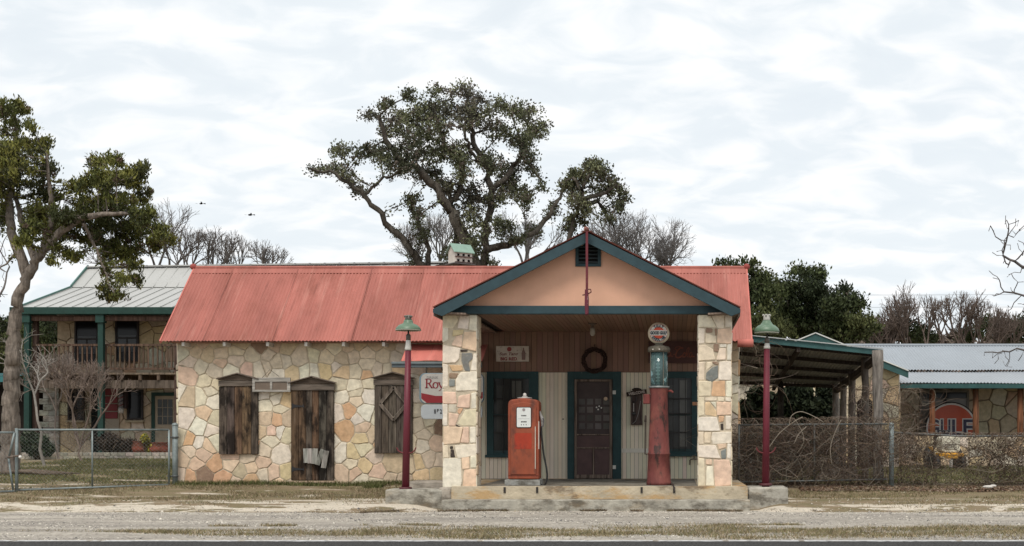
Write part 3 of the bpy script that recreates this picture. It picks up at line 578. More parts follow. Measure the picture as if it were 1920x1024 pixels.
# downspout-like rolled end at the right eave
gt = MB((.50, .16, .13)); gt.lathe([(.085, 0), (.085, .34)], (X_(1383, 28.7), 28.75, ze - .045), 12, 'x', yaw=0); gt.build('rolled_eave_end', redroof, rf)

# porch roof
pr = MB(RC); yb = 29.3
for sgn, xt in ((0, PX0), (1, PX1)):
    A_, B_, C_, D_ = (xt, 24.6, zt), (xt, yb, zt), (ax, yr, za_), (ax, 24.6, za_)
    if sgn: corr(pr, A_, B_, C_, D_, rows=3)
    else: corr(pr, B_, A_, D_, C_, rows=3)
prf = pr.build('porch_roof', redroof, station)
pc = MB(RC); pc.tube([(ax, 24.52, za_ + .015), (ax, yr, za_ + .015)], .05, 8); pc.build('porch_ridge_cap', redroof, prf)
# barge boards (front), rear-going fascias, soffit under the overhang
n_z = (za_ - zt)
for s, xt in ((-1, PX0), (1, PX1)):
    bb = MB((.026, .056, .068)); th = .185
    p = [(xt, zt - .03), (ax, za_ - .03), (ax, za_ - .03 - th), (xt - s * .17, zt - .03 - th * .72), (xt, zt - .10)]
    bb.prism(p if s < 0 else p, 24.62, 24.66); bb.build('barge_board', trim, prf, bev=.004)
    ff = MB((.13, .10, .085)); ff.beam((xt - s * .02, 24.67, zt - .09), (xt - s * .02, 29.2, zt - .09), .035, .13); ff.build('eave_fascia', trim, prf)
    so_ = MB((.20, .15, .12)); vs = [(xt - s * .03, 24.67, zt - .10), (xt - s * .03, 29.1, zt - .10), (xt - s * .60, 29.1, zt - .13), (xt - s * .60, 24.67, zt - .13)]
    vs += [(a, b, c + .03) for a, b, c in vs]; so_.add(vs, [(0, 1, 2, 3), (7, 6, 5, 4), (0, 4, 5, 1), (3, 2, 6, 7), (0, 3, 7, 4)]); so_.build('soffit', wood, prf)
    un = MB((.16, .12, .10)); q = [(xt - s * .1, 24.66, zt - .02), (ax, 24.66, za_ - .04), (ax, 24.99, za_ - .04), (xt - s * .1, 24.99, zt - .02)]
    un.add(q + [(a, b, c - .02) for a, b, c in q], [(0, 1, 2, 3), (7, 6, 5, 4)]); un.build('verge_soffit', wood, prf)
# gable
zb = Z_(574, YF)
gw = MB((.70, .41, .29)); k = (za_ - zt) / (ax - PX0); xl = X_(842, YF); xr_ = X_(1358, YF)
gw.prism([(xl, zb - .02), (xl, zt + k * (xl - PX0) - .06), (ax, za_ - .06), (xr_, zt + k * (PX1 - xr_) - .06), (xr_, zb - .02)][::-1], YF, YF + .12)
gw.build('gable_wall', stucco, station)
bm = MB((.026, .056, .068)); bm.box(X_(832, YF), X_(1370, YF), YF - .07, YF + .10, Z_(589, YF) , zb + .0); bm.build('porch_beam', trim, station, bev=.005)
for x0, x1 in ((X_(831, YF), X_(850, YF)), (X_(1352, YF), X_(1371, YF))):
    b2 = MB((.02, .045, .052)); b2.box(x0, x1, YF - .1, YF - .073, Z_(590, YF), zb + .05); b2.build('beam_end_plate', trim, station)
# gable vent with louvres
vx0, vx1, vz0, vz1 = X_(1079, YF), X_(1127, YF), Z_(500, YF), Z_(457, YF)
vf = MB((.022, .05, .06))
for b in ((vx0, vx0 + .06, vz0, vz1), (vx1 - .06, vx1, vz0, vz1), (vx0 + .06, vx1 - .06, vz0, vz0 + .055), (vx0 + .06, vx1 - .06, vz1 - .03, vz1)): vf.box(b[0], b[1], YF - .035, YF + .02, b[2], b[3])
vo = vf.build('gable_vent', trim, station, bev=.003)
vd = MB((.008, .008, .008)); vd.box(vx0 + .05, vx1 - .05, YF - .006, YF - .002, vz0 + .05, vz1 - .02); vd.build('vent_opening', dark, vo)
ls = MB((.05, .065, .07))
for i in range(5):
    z = vz0 + .085 + i * .072; ls.obox(((vx0 + vx1) / 2, YF - .022, z), ((vx1 - vx0) / 2 - .062, 0, 0), (0, .014, .014), (0, -.002, .003))
ls.build('louvre', trim, vo)
# porch ceiling boards, back wall boards
cb = MB(BROWN); x = X_(894, YF); zc_ = 3.672
while x < X_(1330, YW) + .2:
    cb.box(x, x + .083, YF + .10, YW + .02, zc_, zc_ + .02, jit((.22, .13, .09), .1)); x += .09
cb.box(PX0 + .3, PX1 - .3, YF + .12, YW, zc_ + .021, zc_ + .03, (.03, .02, .015)); cb.build('porch_ceiling', siding, station)
ub = MB(); x = X_(896, YW); x1_ = X_(1310, YW); z697 = Z_(697, YW)
while x < x1_:
    w_ = .118; ub.box(x, min(x + w_ - .007, x1_), YW - .02, YW + .01, z697 + .004, zc_, jit((.22, .13, .095), .1)); x += w_
ub.box(x1_ * 0 + X_(896, YW), x1_, YW + .0, YW + .04, z697, zc_, (.05, .03, .02)); ub.box(X_(896, YW), x1_, YW - .03, YW - .02, z697 - .02, z697 + .004, (.2, .12, .09)); ub.build('brown_boarding', siding, station)
zfl = .445
wb = MB(CREAM); x = X_(896, YW)
while x < x1_:
    w_ = .088; wb.box(x, min(x + w_ - .008, x1_), YW - .015, YW + .01, zfl + .01, z697, jit((.66, .59, .465), .04)); x += w_
wb.box(X_(896, YW), x1_, YW - .004, YW + .04, zfl, z697, (.2, .18, .14)); 
for a, b in ((1165, 1215), ): wb.box(X_(a, YW), X_(b + 40, YW), YW - .03, YW - .015, Z_(849, YW), Z_(841, YW), (.6, .57, .5))
wb.build('cream_siding', siding, station)
# porch windows and door
def ring_frame(mb, x0, x1, z0, z1, l, r, b, t, ya, yb_, col=None):
    mb.box(x0, x0 + l, ya, yb_, z0, z1, col); mb.box(x1 - r, x1, ya, yb_, z0, z1, col); mb.box(x0 + l, x1 - r, ya, yb_, z0, z0 + b, col); mb.box(x0 + l, x1 - r, ya, yb_, z1 - t, z1, col)
TG = (.014, .044, .048)
def xz(a, b, c, d, Y=YW): return X_(a, Y), X_(b, Y), Z_(d, Y), Z_(c, Y)
def porch_window(a, b, c, d, ia, ib, ic, id_, vbars, hbars, lab):
    x0, x1, z0, z1 = xz(a, b, c, d); i0, i1, k0, k1 = xz(ia, ib, ic, id_)
    f = MB(TG); ring_frame(f, x0, x1, z0, z1, i0 - x0, x1 - i1, k0 - z0, z1 - k1, YW - .06, YW + .0); f.box(x0 - .03, x1 + .03 if x1 < x1_ - .1 else x1, YW - .10, YW - .04, z0 - .045, z0 + .012)
    fo = f.build('window', trim, station, bev=.004); tag(fo, lab)
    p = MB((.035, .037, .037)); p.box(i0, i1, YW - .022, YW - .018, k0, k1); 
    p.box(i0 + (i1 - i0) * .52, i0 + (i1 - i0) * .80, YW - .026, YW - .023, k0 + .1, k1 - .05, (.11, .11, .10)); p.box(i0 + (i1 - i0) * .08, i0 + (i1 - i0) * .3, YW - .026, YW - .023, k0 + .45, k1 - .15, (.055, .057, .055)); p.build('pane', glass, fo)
    for a_, b_ in (((k0 + k1) / 2 - .02, (k0 + k1) / 2 + .03), (k0, k0 + .05)): m2 = MB((.018, .04, .042)); m2.box(i0, i1, YW - .05, YW - .028, a_, b_); m2.build('sash_rail', trim, fo)
    br = MB((.018, .016, .016))
    for px in vbars: br.tube([(X_(px, YW), YW - .075, k0), (X_(px, YW), YW - .075, k1)], .009, 6)
    for py in hbars: br.beam((i0, YW - .085, Z_(py, YW)), (i1, YW - .085, Z_(py, YW)), .012, .03)
    br.build('security_bars', trim, fo)
    return fo
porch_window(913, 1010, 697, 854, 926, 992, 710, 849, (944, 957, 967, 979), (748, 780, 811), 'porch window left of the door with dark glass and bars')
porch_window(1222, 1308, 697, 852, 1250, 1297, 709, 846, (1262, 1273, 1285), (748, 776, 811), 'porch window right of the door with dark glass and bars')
x0, x1, z0, z1 = xz(1064, 1165, 697, 899); i0, i1, k0, k1 = xz(1077, 1149, 711, 899)
f = MB(TG); f.box(x0, i0, YW - .06, YW, zfl, z1); f.box(i1, x1, YW - .06, YW, zfl, z1); f.box(i0, i1, YW - .06, YW, k1, z1); do = f.build('door', trim, station, bev=.004); tag(do, 'front door in a dark teal casing behind a brown screen door')
g_ = MB((.09, .055, .045)); g_.box(i0, i1, YW - .025, YW + .0, zfl + .01, k1, (.052, .036, .034)); 
for a, b, c, d in ((1084, 1145, 745, 806),):
    q = xz(a, b, c, d)
    for ii in range(4):
        for kk in range(4):
            xa = q[0] + (q[1] - q[0]) * (ii + .1) / 4; xb = q[0] + (q[1] - q[0]) * (ii + .85) / 4; za2 = q[2] + (q[3] - q[2]) * (kk + .1) / 4; zb2 = q[2] + (q[3] - q[2]) * (kk + .82) / 4
            g_.box(xa, xb, YW - .028, YW - .0255, za2, zb2, jit((.085, .075, .07), .4))
g_.build('door_leaf', trim, do)
s_ = MB((.17, .13, .105)); ring_frame(s_, i0 + .01, i1 - .01, zfl + .02, k1 - .01, .05, .06, .08, .045, YW - .095, YW - .07)
for py in (815, 840): s_.box(i0 + .06, i1 - .07, YW - .094, YW - .072, Z_(py + 1.2, YW), Z_(py - 1.2, YW))
s_.box(X_(1112, YW), X_(1114.5, YW), YW - .094, YW - .072, zfl + .1, Z_(841.2, YW)); sdo = s_.build('screen_door', wood, do, bev=.003)
for a in ((1079, 1147, 817, 839), (1079, 1111, 842, 892), (1115, 1147, 842, 892)):
    q = xz(*a); pn = MB((.075, .042, .04)); pn.box(q[0], q[1], YW - .084, YW - .080, q[2], q[3]); pn.build('screen_panel', trim, sdo)
st_ = MB((.42, .3, .2)); st_.lathe([(.03, 0), (.042, 0), (.042, -.006), (.03, -.006)], (X_(1136, YW), YW - .1, Z_(748, YW)), 16, 'y'); st_.build('round_sticker', plastic, sdo)
st_ = MB((.6, .58, .55)); 
for a, b in ((1119, 764), (1124, 762), (1128, 765), (1122, 768)): st_.lathe([(.018, 0), (.018, -.004)], (X_(a, YW), YW - .1, Z_(b, YW)), 7, 'y')
st_.build('flower_sticker', plastic, sdo)
for py in (736, 876): h_ = MB((.5, .5, .46)); h_.box(X_(1149, YW), X_(1155, YW), YW - .075, YW - .06, Z_(py + 3.5, YW), Z_(py - 3.5, YW)); h_.build('hinge', plastic, do)
h_ = MB((.02, .02, .02)); h_.lathe([(.016, YW - .018), (.016, YW - .03)], (X_(1056, YW), 0, Z_(786, YW)), 10, 'y'); h_.build('doorbell', plastic, station)

# boarded openings in the stone wall
def shutter(a, b, c, d, hood, lab, kind='window', warm=()):
    x0, x1, z0, z1 = xz(a, b, c, d); n = 5 if kind == 'window' else 6
    root = MB((.10, .08, .06)); xx = x0; ws = [random.uniform(.8, 1.25) for _ in range(n)]; tot = sum(ws)
    root.box(x0 + .003, x1 - .003, YW - .03, YW + .01, z0 + .003, z1, (.02, .016, .013))
    for i, w_ in enumerate(ws):
        w2 = (x1 - x0) * w_ / tot; base = (.125, .082, .052) if i in warm else (.095, .078, .062)
        root.box(xx + .004, xx + w2 - .004, YW - .06 - random.uniform(0, .008), YW - .031, z0 + random.uniform(0, .015), z1, jit(base, .3)); xx += w2
    o = root.build('boarded_window' if kind == 'window' else 'plank_door', scorch if warm else wood, station, bev=.003); tag(o, lab)
    hp = MB((.13, .10, .08)); ha, hb, apex, ht, hbm = hood; h0, h1 = X_(ha, YW), X_(hb, YW); zb_, zt_, zp = Z_(hbm, YW), Z_(ht, YW), Z_(apex, YW); mid = (h0 + h1) / 2
    hp.box(h0, h1, YW - .09, YW - .03, zb_, zt_ - .01, (.14, .115, .095))
    hp.prism([(h0, zt_), (h1, zt_), (h1, zt_ + .03), (mid, zp), (h0, zt_ + .03)], YW - .10, YW - .03, (.10, .075, .058))
    for s2, q in ((0, h0), (1, h1)): hp.beam((q + (-.03 if not s2 else .03), YW - .09, zt_ + .02), (mid, YW - .09, zp + .02), .14, .022, up=(0, 0, 1), col=(.15, .12, .10))
    hp.build('hood', woodh, o, bev=.003)
    return o
b1 = shutter(412, 485, 725, 852, (412, 486, 702, 713, 724), 'left boarded window with dark scorched planks', 'window', (2, 3))
b2_ = shutter(547, 627, 732, 901, (546, 629, 708, 720, 732), 'boarded door of dark planks with black strap hinges', 'door', (0, 1, 3))
b3 = shutter(703, 774, 723, 850, (702, 776, 700, 711, 722), 'right boarded window with a diamond moulding', 'window', ())
for py in (762, 880):
    h_ = MB((.02, .02, .022)); y_ = YW - .075; xa = X_(549, YW); z = Z_(py, YW)
    h_.prism([(xa, z - .06), (xa + .05, z - .03), (xa + .24, z - .012), (xa + .27, z - .04), (xa + .26, z + .04), (xa + .23, z + .012), (xa + .05, z + .04), (xa, z + .07)], y_, y_ + .01); h_.build('strap_hinge', paint, b2_)
sl = MB((.45, .33, .24)); sl.box(X_(545, YW), X_(630, YW), YW - .12, YW + .02, Z_(906, YW), Z_(901.5, YW)); sl.build('door_sill', stone, b2_, bev=.01)
dm = MB((.14, .115, .095)); cx_, cz_ = X_(739.5, YW), Z_(757, YW); dx_, dz_ = .30, .36
pp = [(cx_ - dx_, cz_), (cx_, cz_ + dz_), (cx_ + dx_, cz_), (cx_, cz_ - dz_)]
for i in range(4):
    a = pp[i]; b = pp[(i + 1) % 4]; dm.beam((a[0], YW - .085, a[1]), (b[0], YW - .085, b[1]), .05, .07, up=(0, 0, 1) if True else None)
    a2 = (cx_ + (a[0] - cx_) * .86, cz_ + (a[1] - cz_) * .86); b2 = (cx_ + (b[0] - cx_) * .86, cz_ + (b[1] - cz_) * .86); dm.beam((a2[0], YW - .10, a2[1]), (b2[0], YW - .10, b2[1]), .03, .02, col=(.2, .17, .14))
dm.build('diamond_moulding', wood, b3, bev=.003)

# small red awning and gutter left of the porch
aw = MB(RC2); corr(aw, (X_(752, 28.35), 28.35, Z_(677, 28.35)), (X_(905, 28.4), 28.35, Z_(677, 28.35)), (X_(905, 28.4), YW, 3.40), (X_(764, YW), YW, 3.40), pitch=.6, amp=.004, rows=2, col=(.50, .15, .12)); awo = aw.build('awning_roof', redroof, station)
g_ = MB((.105, .13, .145)); g_.box(X_(736, 28.3), X_(905, 28.4), 28.2, 28.34, Z_(689, 28.2), Z_(679.5, 28.2)); g_.box(X_(736, 28.3), X_(905, 28.4), 28.17, 28.2, Z_(682.5, 28.2), Z_(678.5, 28.2), (.16, .19, .2)); g_.build('gutter', paint, awo, bev=.006)

# porch floor, curb, step, end plinths
fl = MB((.47, .405, .30)); fx0, fx1 = X_(846, 24.9), X_(1402, 24.9); fl.box(fx0, fx1, 24.90, YW + .02, -.1, zfl); fl.box(X_(896, YW), x1_, YW - .05, YW + .0, zfl, zfl + .012, (.2, .18, .15))
ft = MB((.20, .185, .155)); ft.box(X_(896, 25.1), X_(1308, 25.1), 24.99, YW - .06, zfl, zfl + .006); ft.build('worn_floor_top', concrete, station)
fo = fl.build('porch_floor', M('old_plaster', .95, (2.5, 2.5, 5), .2, .7, (25, 25, 25), spec=.1, dirt=[((.46, .29, .13), (1.1, 1, 3.2), .47, .56, .8), ((.17, .125, .085), (1.5, 1.5, 3.5), .54, .62, .75), ((.6, .5, .38), (4, 4, 9), .55, .7, .7)]), station, bev=.02)
stp = MB((.36, .34, .29)); stp.box(X_(829, 24.6), X_(1406, 24.6), 24.52, 24.895, -.1, .205); stp.build('front_step', concrete, station, bev=.015)
pl = MB((.36, .34, .29)); pl.box(X_(722, 24.95), X_(829, 24.95), 24.95, 25.75, .0, Z_(918, 24.95)); pl.build('end_block', concrete, station, bev=.03)
pl = MB((.40, .38, .33)); pl.box(X_(1403, 24.95), X_(1478, 24.95), 24.95, 25.75, -.05, Z_(914, 24.95)); pl.box(X_(1372, 25.2), X_(1404, 25.2), 25.0, 25.74, -.05, Z_(915, 24.95)); pl.build('end_block', concrete, station, bev=.03)
pl = MB((.37, .33, .28)); pl.box(X_(768, 28.4), X_(846, 26), 27.9, 29.1, .1, Z_(903, 28)); pl.box(X_(829, 25.2) - .02, X_(847, 24.95) - .01, 24.96, 27.9, 0, .42); pl.build('side_step', concrete, station, bev=.02)
for px in (946, 1007, 1203, 1264): bk = MB((.03, .025, .022)); x = X_(px, 24.88); bk.box(x - .02, x + .02, 24.885, 24.9, .32, .43); bk.build('iron_strap', paint, station)

# ------------------------------------------------------------------ things on and round the porch
# gable pole
gp = thing('sign_bracket', (X_(1100.5, 24.5), 24.5, Z_(592, 24.5)), 'thin maroon iron bracket hanging down the middle of the peach gable', 'bracket')
x = X_(1100.5, 24.5); q = MB((.13, .022, .03)); q.box(x - .022, x + .022, 24.47, 24.52, Z_(548, 24.5), Z_(430, 24.5)); q.build('rod', chip, gp, bev=.004)
q = MB((.12, .02, .035)); q.prism([(x - .018, Z_(592, 24.5)), (x + .03, Z_(590, 24.5)), (x + .034, Z_(560, 24.5)), (x + .022, Z_(545, 24.5)), (x - .026, Z_(545, 24.5)), (x - .03, Z_(575, 24.5))], 24.30, 24.53); q.build('hanging_blade', chip, gp, bev=.004)
q = MB((.12, .03, .03)); q.tube([(x - .08, 24.46, Z_(554, 24.5)), (x + .02, 24.46, Z_(552, 24.5)), (x + .08, 24.46, Z_(548, 24.5)), (x + .07, 24.46, Z_(543, 24.5)), (x + .01, 24.46, Z_(543, 24.5))], .012, 6); q.build('clamp', chip, gp)
q = MB((.10, .03, .02)); q.ball((x, 24.5, Z_(431, 24.5)), .045, 6); q.box(x - .09, x + .09, 24.48, 24.52, Z_(435, 24.5), Z_(432.5, 24.5)); q.build('top_cap', chip, gp)
fl_ = thing('floodlight_pair', (X_(1103, YF), YF - .05, Z_(457, YF)), 'two bare bulb floodlights under the gable peak', 'floodlight')
for px in (1090.5, 1117.5):
    c = (X_(px, YF), YF - .16, Z_(457.5, YF)); b_ = MB((.30, .25, .20)); b_.ball(c, .058, 8); bo = b_.build('bulb', plastic, fl_)
    b_ = MB((.08, .07, .06)); b_.lathe([(.03, 0), (.035, .08)], (c[0], YF - .12, c[2] + .0), 10, 'y'); b_.build('socket', paint, bo)
# porch ceiling light
pl_ = thing('porch_light', (X_(1111, 27), 27, 3.45), 'small unlit glass porch light hanging from the ceiling', 'light')
b_ = MB((.12, .09, .07)); b_.lathe([(.09, 3.665), (.09, 3.65), (.03, 3.64), (.03, 3.58)], (X_(1111, 27), 27, 0), 12); b_.build('ceiling_plate', paint, pl_)
b_ = MB((.32, .29, .25)); b_.lathe([(.035, 3.58), (.05, 3.55), (.052, 3.46), (.03, 3.42), (.001, 3.41)], (X_(1111, 27), 27, 0), 12); b_.build('bulb', plastic, pl_)

# red gas pump
YP = 25.25; px0, px1 = X_(952.5, YP), X_(1010.5, YP); zp0 = Z_(898.5, YP); zp1 = Z_(746, YP); pxm = (px0 + px1) / 2
gpz = thing('gas_pump', (pxm, YP + .2, zfl), 'faded orange red gas pump with a white dial face and hose, on a grey plinth', 'gas pump')
q = MB((.30, .30, .28)); q.box(X_(947, YP), X_(1013, YP), YP - .08, YP + .52, zfl, zp0 - .01); q.build('plinth', concrete, gpz, bev=.01)
PR = (.27, .060, .026); wpx = px1 - px0
def arch(x0, x1, z0, z1, r, n=6, dome=.03):
    pts = [(x0, z0)]; 
    for i in range(n + 1): a = math.pi - math.pi / 2 * i / n; pts.append((x0 + r + r * math.cos(a), z1 - dome - r + r * math.sin(a)))
    pts.append(((x0 + x1) / 2, z1))
    for i in range(n + 1): a = math.pi / 2 - math.pi / 2 * i / n; pts.append((x1 - r + r * math.cos(a), z1 - dome - r + r * math.sin(a)))
    return (pts + [(x1, z0)])[::-1]
q = MB(PR); q.prism(arch(px0, px1, zp0, zp1, .09), YP, YP + .46); bodyo = q.build('body', redmetal, gpz, bev=.02, seg=3)
q = MB((.26, .060, .026)); q.prism(arch(px0 + .045, px1 - .05, zp0 + .085, zp1 - .075, .09), YP - .022, YP + .01); q.build('front_panel', redmetal, gpz, bev=.012, seg=3)
q = MB((.22, .035, .02)); q.box(px0 + .01, px1 - .01, YP - .012, YP + .02, zp0 + .072, zp0 + .078); q.build('kick_seam', redmetal, gpz)
q = MB((.34, .033, .011)); q.box(X_(965, YP), X_(997, YP), YP - .0245, YP - .02, Z_(842, YP), Z_(812, YP)); q.build('bright_patch', redmetal, gpz)
dx0, dx1, dz0, dz1 = X_(969.5, YP), X_(995.5, YP), Z_(801, YP), Z_(764.5, YP)
def rrect(x0, x1, z0, z1, r, n=4):
    pts = []
    for cx, cz, a0 in ((x1 - r, z1 - r, 0), (x0 + r, z1 - r, 90), (x0 + r, z0 + r, 180), (x1 - r, z0 + r, 270)):
        for i in range(n + 1): a = R(a0 + 90 * i / n); pts.append((cx + r * math.cos(a), cz + r * math.sin(a)))
    return pts[::-1][::-1]
q = MB((.03, .02, .018)); q.prism(rrect(dx0 - .013, dx1 + .013, dz0 - .013, dz1 + .013, .03), YP - .034, YP - .0); fr = q.build('dial_bezel', paint, gpz, bev=.004)
q = MB((.66, .68, .66)); q.prism(rrect(dx0, dx1, dz0, dz1, .022), YP - .037, YP - .033)
ddx = (dx0 + dx1) / 2
for zc2, h2, ww in ((Z_(779.5, YP), .022, .10), (Z_(791, YP), .024, .11)):
    for i in range(4): xq = ddx - ww / 2 + ww * (i + .1) / 4; q.box(xq, xq + ww * .2, YP - .039, YP - .0375, zc2 - h2 / 2, zc2 + h2 / 2, (.06, .06, .06))
for i in (-1, 0, 1): q.box(ddx + i * .045 - .007, ddx + i * .045 + .007, YP - .039, YP - .0375, Z_(797.5, YP), Z_(795.5, YP), (.05, .05, .05))
q.lathe([(.028, -.0385), (.028, -.041)], (ddx, YP, Z_(768.5, YP)), 14, 'y', col=(.28, .24, .24)); q.box(dx0 + .02, dx1 - .02, YP - .0388, YP - .0375, Z_(785.3, YP), Z_(784.9, YP), (.35, .36, .35)); q.build('dial_face', plastic, fr)
q = MB((.55, .50, .42)); q.box(X_(1003.3, YP), X_(1004.6, YP), YP - .035, YP - .02, Z_(879, YP), Z_(800, YP)); q.build('trim_strip', paint, gpz)
q = MB((.6, .5, .44)); q.box(X_(1009.5, YP), X_(1011, YP), YP - .01, YP + .01, Z_(842, YP), Z_(790, YP)); q.build('side_strip', paint, gpz)
q = MB((.42, .40, .38)); q.lathe([(.14, zp1 - .01), (.14, zp1 + .012), (.06, zp1 + .02), (.035, zp1 + .05)], (pxm, YP + .22, 0), 18); q.build('top_plate', galv, gpz)
q = MB((.62, .58, .55)); q.ball((pxm + .0, YP + .22, zp1 + .065), .034, 7); q.build('top_light', plastic, gpz)
xh = X_(1015, YP)
q = MB((.27, .26, .25)); q.beam((xh - .03, YP + .14, Z_(778, YP)), (xh + .015, YP + .06, Z_(790, YP)), .04, .05); q.tube([(xh - .04, YP + .12, Z_(771, YP)), (xh - .02, YP + .1, Z_(779, YP)), (xh + .01, YP + .08, Z_(785, YP)), (xh + .012, YP + .08, Z_(801, YP))], [.014, .026, .034, .022], 8)
q.tube([(xh + .02, YP + .05, Z_(784, YP)), (xh + .045, YP + .05, Z_(788, YP)), (xh + .035, YP + .05, Z_(797, YP)), (xh + .01, YP + .06, Z_(800, YP))], .007, 6, col=(.1, .1, .1)); q.build('nozzle', galv, gpz)
q = MB((.018, .018, .018)); hp = [(1015, 799), (1015.5, 812), (1017, 830), (1020, 855), (1025, 880), (1026, 897), (1022, 908), (1017, 910), (1013, 908)]
hp2 = [(1014.5, 800), (1013, 815), (1011, 835), (1010.5, 850)]
def smooth_pts(p, n=4):
    out = []; p = [np.array(v, float) for v in p]
    for i in range(len(p) - 1):
        p0 = p[max(i - 1, 0)]; p1 = p[i]; p2 = p[i + 1]; p3 = p[min(i + 2, len(p) - 1)]
        for k in range(n): t = k / n; out.append(.5 * ((2 * p1) + (-p0 + p2) * t + (2 * p0 - 5 * p1 + 4 * p2 - p3) * t * t + (-p0 + 3 * p1 - 3 * p2 + p3) * t ** 3))
    return out + [p[-1]]
q.sm = True; q.tube([P(a, b, YP + .07) for a, b in smooth_pts(hp)], .017, 8); q.tube([P(a, b, YP + .1) for a, b in smooth_pts(hp2)], .012, 8); q.build('hose', black, gpz)

# visible register pump
YV = 25.45; xv = X_(1235.5, YV); s_v = YV / FPX
vp = thing('visible_gas_pump', (xv, YV, zfl), 'tall tapering rusty red glass-cylinder gas pump with a round globe on top', 'gas pump')
RV = (.150, .042, .037)
def zz(py): return Z_(py, YV)
q = MB(RV); q.lathe([(23.5 * s_v, zfl), (23.5 * s_v, zz(904)), (22.3 * s_v, zz(902)), (20.3 * s_v, zz(853)), (21.2 * s_v, zz(852)), (21.2 * s_v, zz(850)), (20 * s_v, zz(849)), (17.5 * s_v, zz(790)), (16.2 * s_v, zz(740)), (17.6 * s_v, zz(731)), (18 * s_v, zz(728))], (xv, YV, 0), 28); q.build('column', rustred, vp)
q = MB((.22, .24, .24)); q.lathe([(17 * s_v, zz(728)), (19.5 * s_v, zz(727.5)), (19.5 * s_v, zz(724.5)), (17 * s_v, zz(724))], (xv, YV, 0), 28); q.build('glass_seat', galv, vp)
gl = bpy.data.materials.new('pump_glass'); gl.use_nodes = True; t = gl.node_tree; pb = t.nodes['Principled BSDF']; pb.inputs['Base Color'].default_value = (.26, .42, .43, 1); pb.inputs['Roughness'].default_value = .08; pb.inputs['Transmission Weight'].default_value = .75; pb.inputs['IOR'].default_value = 1.4
q = MB((.3, .5, .5)); q.lathe([(16.6 * s_v, zz(724)), (16.6 * s_v, zz(661))], (xv, YV, 0), 32); q.build('glass_cylinder', gl, vp)
q = MB((.12, .20, .20)); q.lathe([(5.5 * s_v, zz(724)), (5.5 * s_v, zz(662))], (xv, YV + .03, 0), 12, col=(.05, .085, .085))
q.box(xv - .032, xv + .008, YV - .075, YV - .065, zz(722), zz(664), (.30, .42, .40))
for i in range(10): z = zz(720) + i * .06; q.box(xv - .05, xv + .02, YV - .085, YV - .076, z, z + .018, (.55, .62, .58))
q.build('gallon_gauge', paint, vp)
q = MB((.18, .16, .13))
for a in range(4): an = a * math.pi / 2 + .5; q.tube([(xv + 17.6 * s_v * math.cos(an), YV + 17.6 * s_v * math.sin(an), zz(725)), (xv + 17.6 * s_v * math.cos(an), YV + 17.6 * s_v * math.sin(an), zz(660))], .008, 6)
q.build('tie_rod', galv, vp)
q = MB((.13, .115, .09)); q.lathe([(16 * s_v, zz(661)), (20.8 * s_v, zz(660)), (21.2 * s_v, zz(654)), (19 * s_v, zz(650.5)), (9 * s_v, zz(648)), (7 * s_v, zz(646)), (7 * s_v, zz(643))], (xv, YV, 0), 28); tco = q.build('top_cap', M('rust_cap', .9, (20, 20, 20), .4, .5, dirt=((.4, .36, .3), (30, 30, 30), .6, .7, .6)), vp)
for dx in (-11, 1): q = MB((.6, .57, .5)); a = math.asin(dx / 21.3); q.ball((xv + dx * s_v, YV - 21.3 * s_v * math.cos(a), zz(656.5)), .015, 5); q.build('cap_bolt', plastic, tco)
gc = (X_(1235, YV), YV - .0, zz(625)); gr = .203
q = MB((.63, .56, .42)); q.lathe([(.001, -.085), (gr * .83, -.08), (gr * .90, -.07), (gr, -.045), (gr * 1.02, 0), (gr, .045), (gr * .9, .07), (.001, .085)], gc, 36, 'y'); gob = q.build('globe', plastic, vp)
q = MB(); yy_ = gc[1] - .087
def disc(mb, r, y, col, r0=0, n=40, a0=0, a1=360, c=gc):
    ang = [R(a0 + (a1 - a0) * i / n) for i in range(n + 1)]
    if r0: vs = [(c[0] + r * math.cos(a), y, c[2] + r * math.sin(a)) for a in ang] + [(c[0] + r0 * math.cos(a), y, c[2] + r0 * math.sin(a)) for a in ang]; mb.add(vs, [(i, i + 1, n + 2 + i, n + 1 + i) for i in range(n)], col)
    else: mb.add([(c[0] + r * math.cos(a), y, c[2] + r * math.sin(a)) for a in ang[:-1]], [list(range(n))], col)
disc(q, gr * .84, yy_ + .0045, (.62, .62, .56)); disc(q, gr * .84, yy_ + .0005, (.28, .03, .02), gr * .80)
OR = (.62, .075, .03)
disc(q, gr * .56, yy_ + .002, OR); q.box(gc[0] - gr * .80, gc[0] + gr * .80, yy_ - .001, yy_ + .001, gc[2] - .052, gc[2] + .052, (.64, .63, .58))
for z in (-.054, .052): q.box(gc[0] - gr * .78, gc[0] + gr * .78, yy_ - .0015, yy_, gc[2] + z, gc[2] + z + .006, OR)
text(q, 'GOOD GULF', gc[0], yy_ - .004, gc[2], .066, (.02, .025, .04), wfit=gr * 1.55, bold=.07)
for st, a0, a1, rr, up in (('THAT', 122, 58, gr * .65, 1), ('GASOLINE', 218, 322, gr * .64, -1)):
    for i, ch in enumerate(st):
        a = R(a0 + (a1 - a0) * i / (len(st) - 1)); text(q, ch, gc[0] + rr * math.cos(a), yy_ - .004, gc[2] + rr * math.sin(a), .060, (.02, .03, .045), wfit=(.040 if ch != 'I' else .012) if len(st) < 6 else (.032 if ch != 'I' else .010), rot=a - math.pi / 2 if up > 0 else a + math.pi / 2, bold=.07)
q.build('globe_face', plastic, gob)
q = MB((.17, .045, .04)); q.tube([P(1252, 733, YV), P(1258, 733, YV), P(1262, 736, YV)], [.02, .025, .02], 8); q.build('spout', rustred, vp)
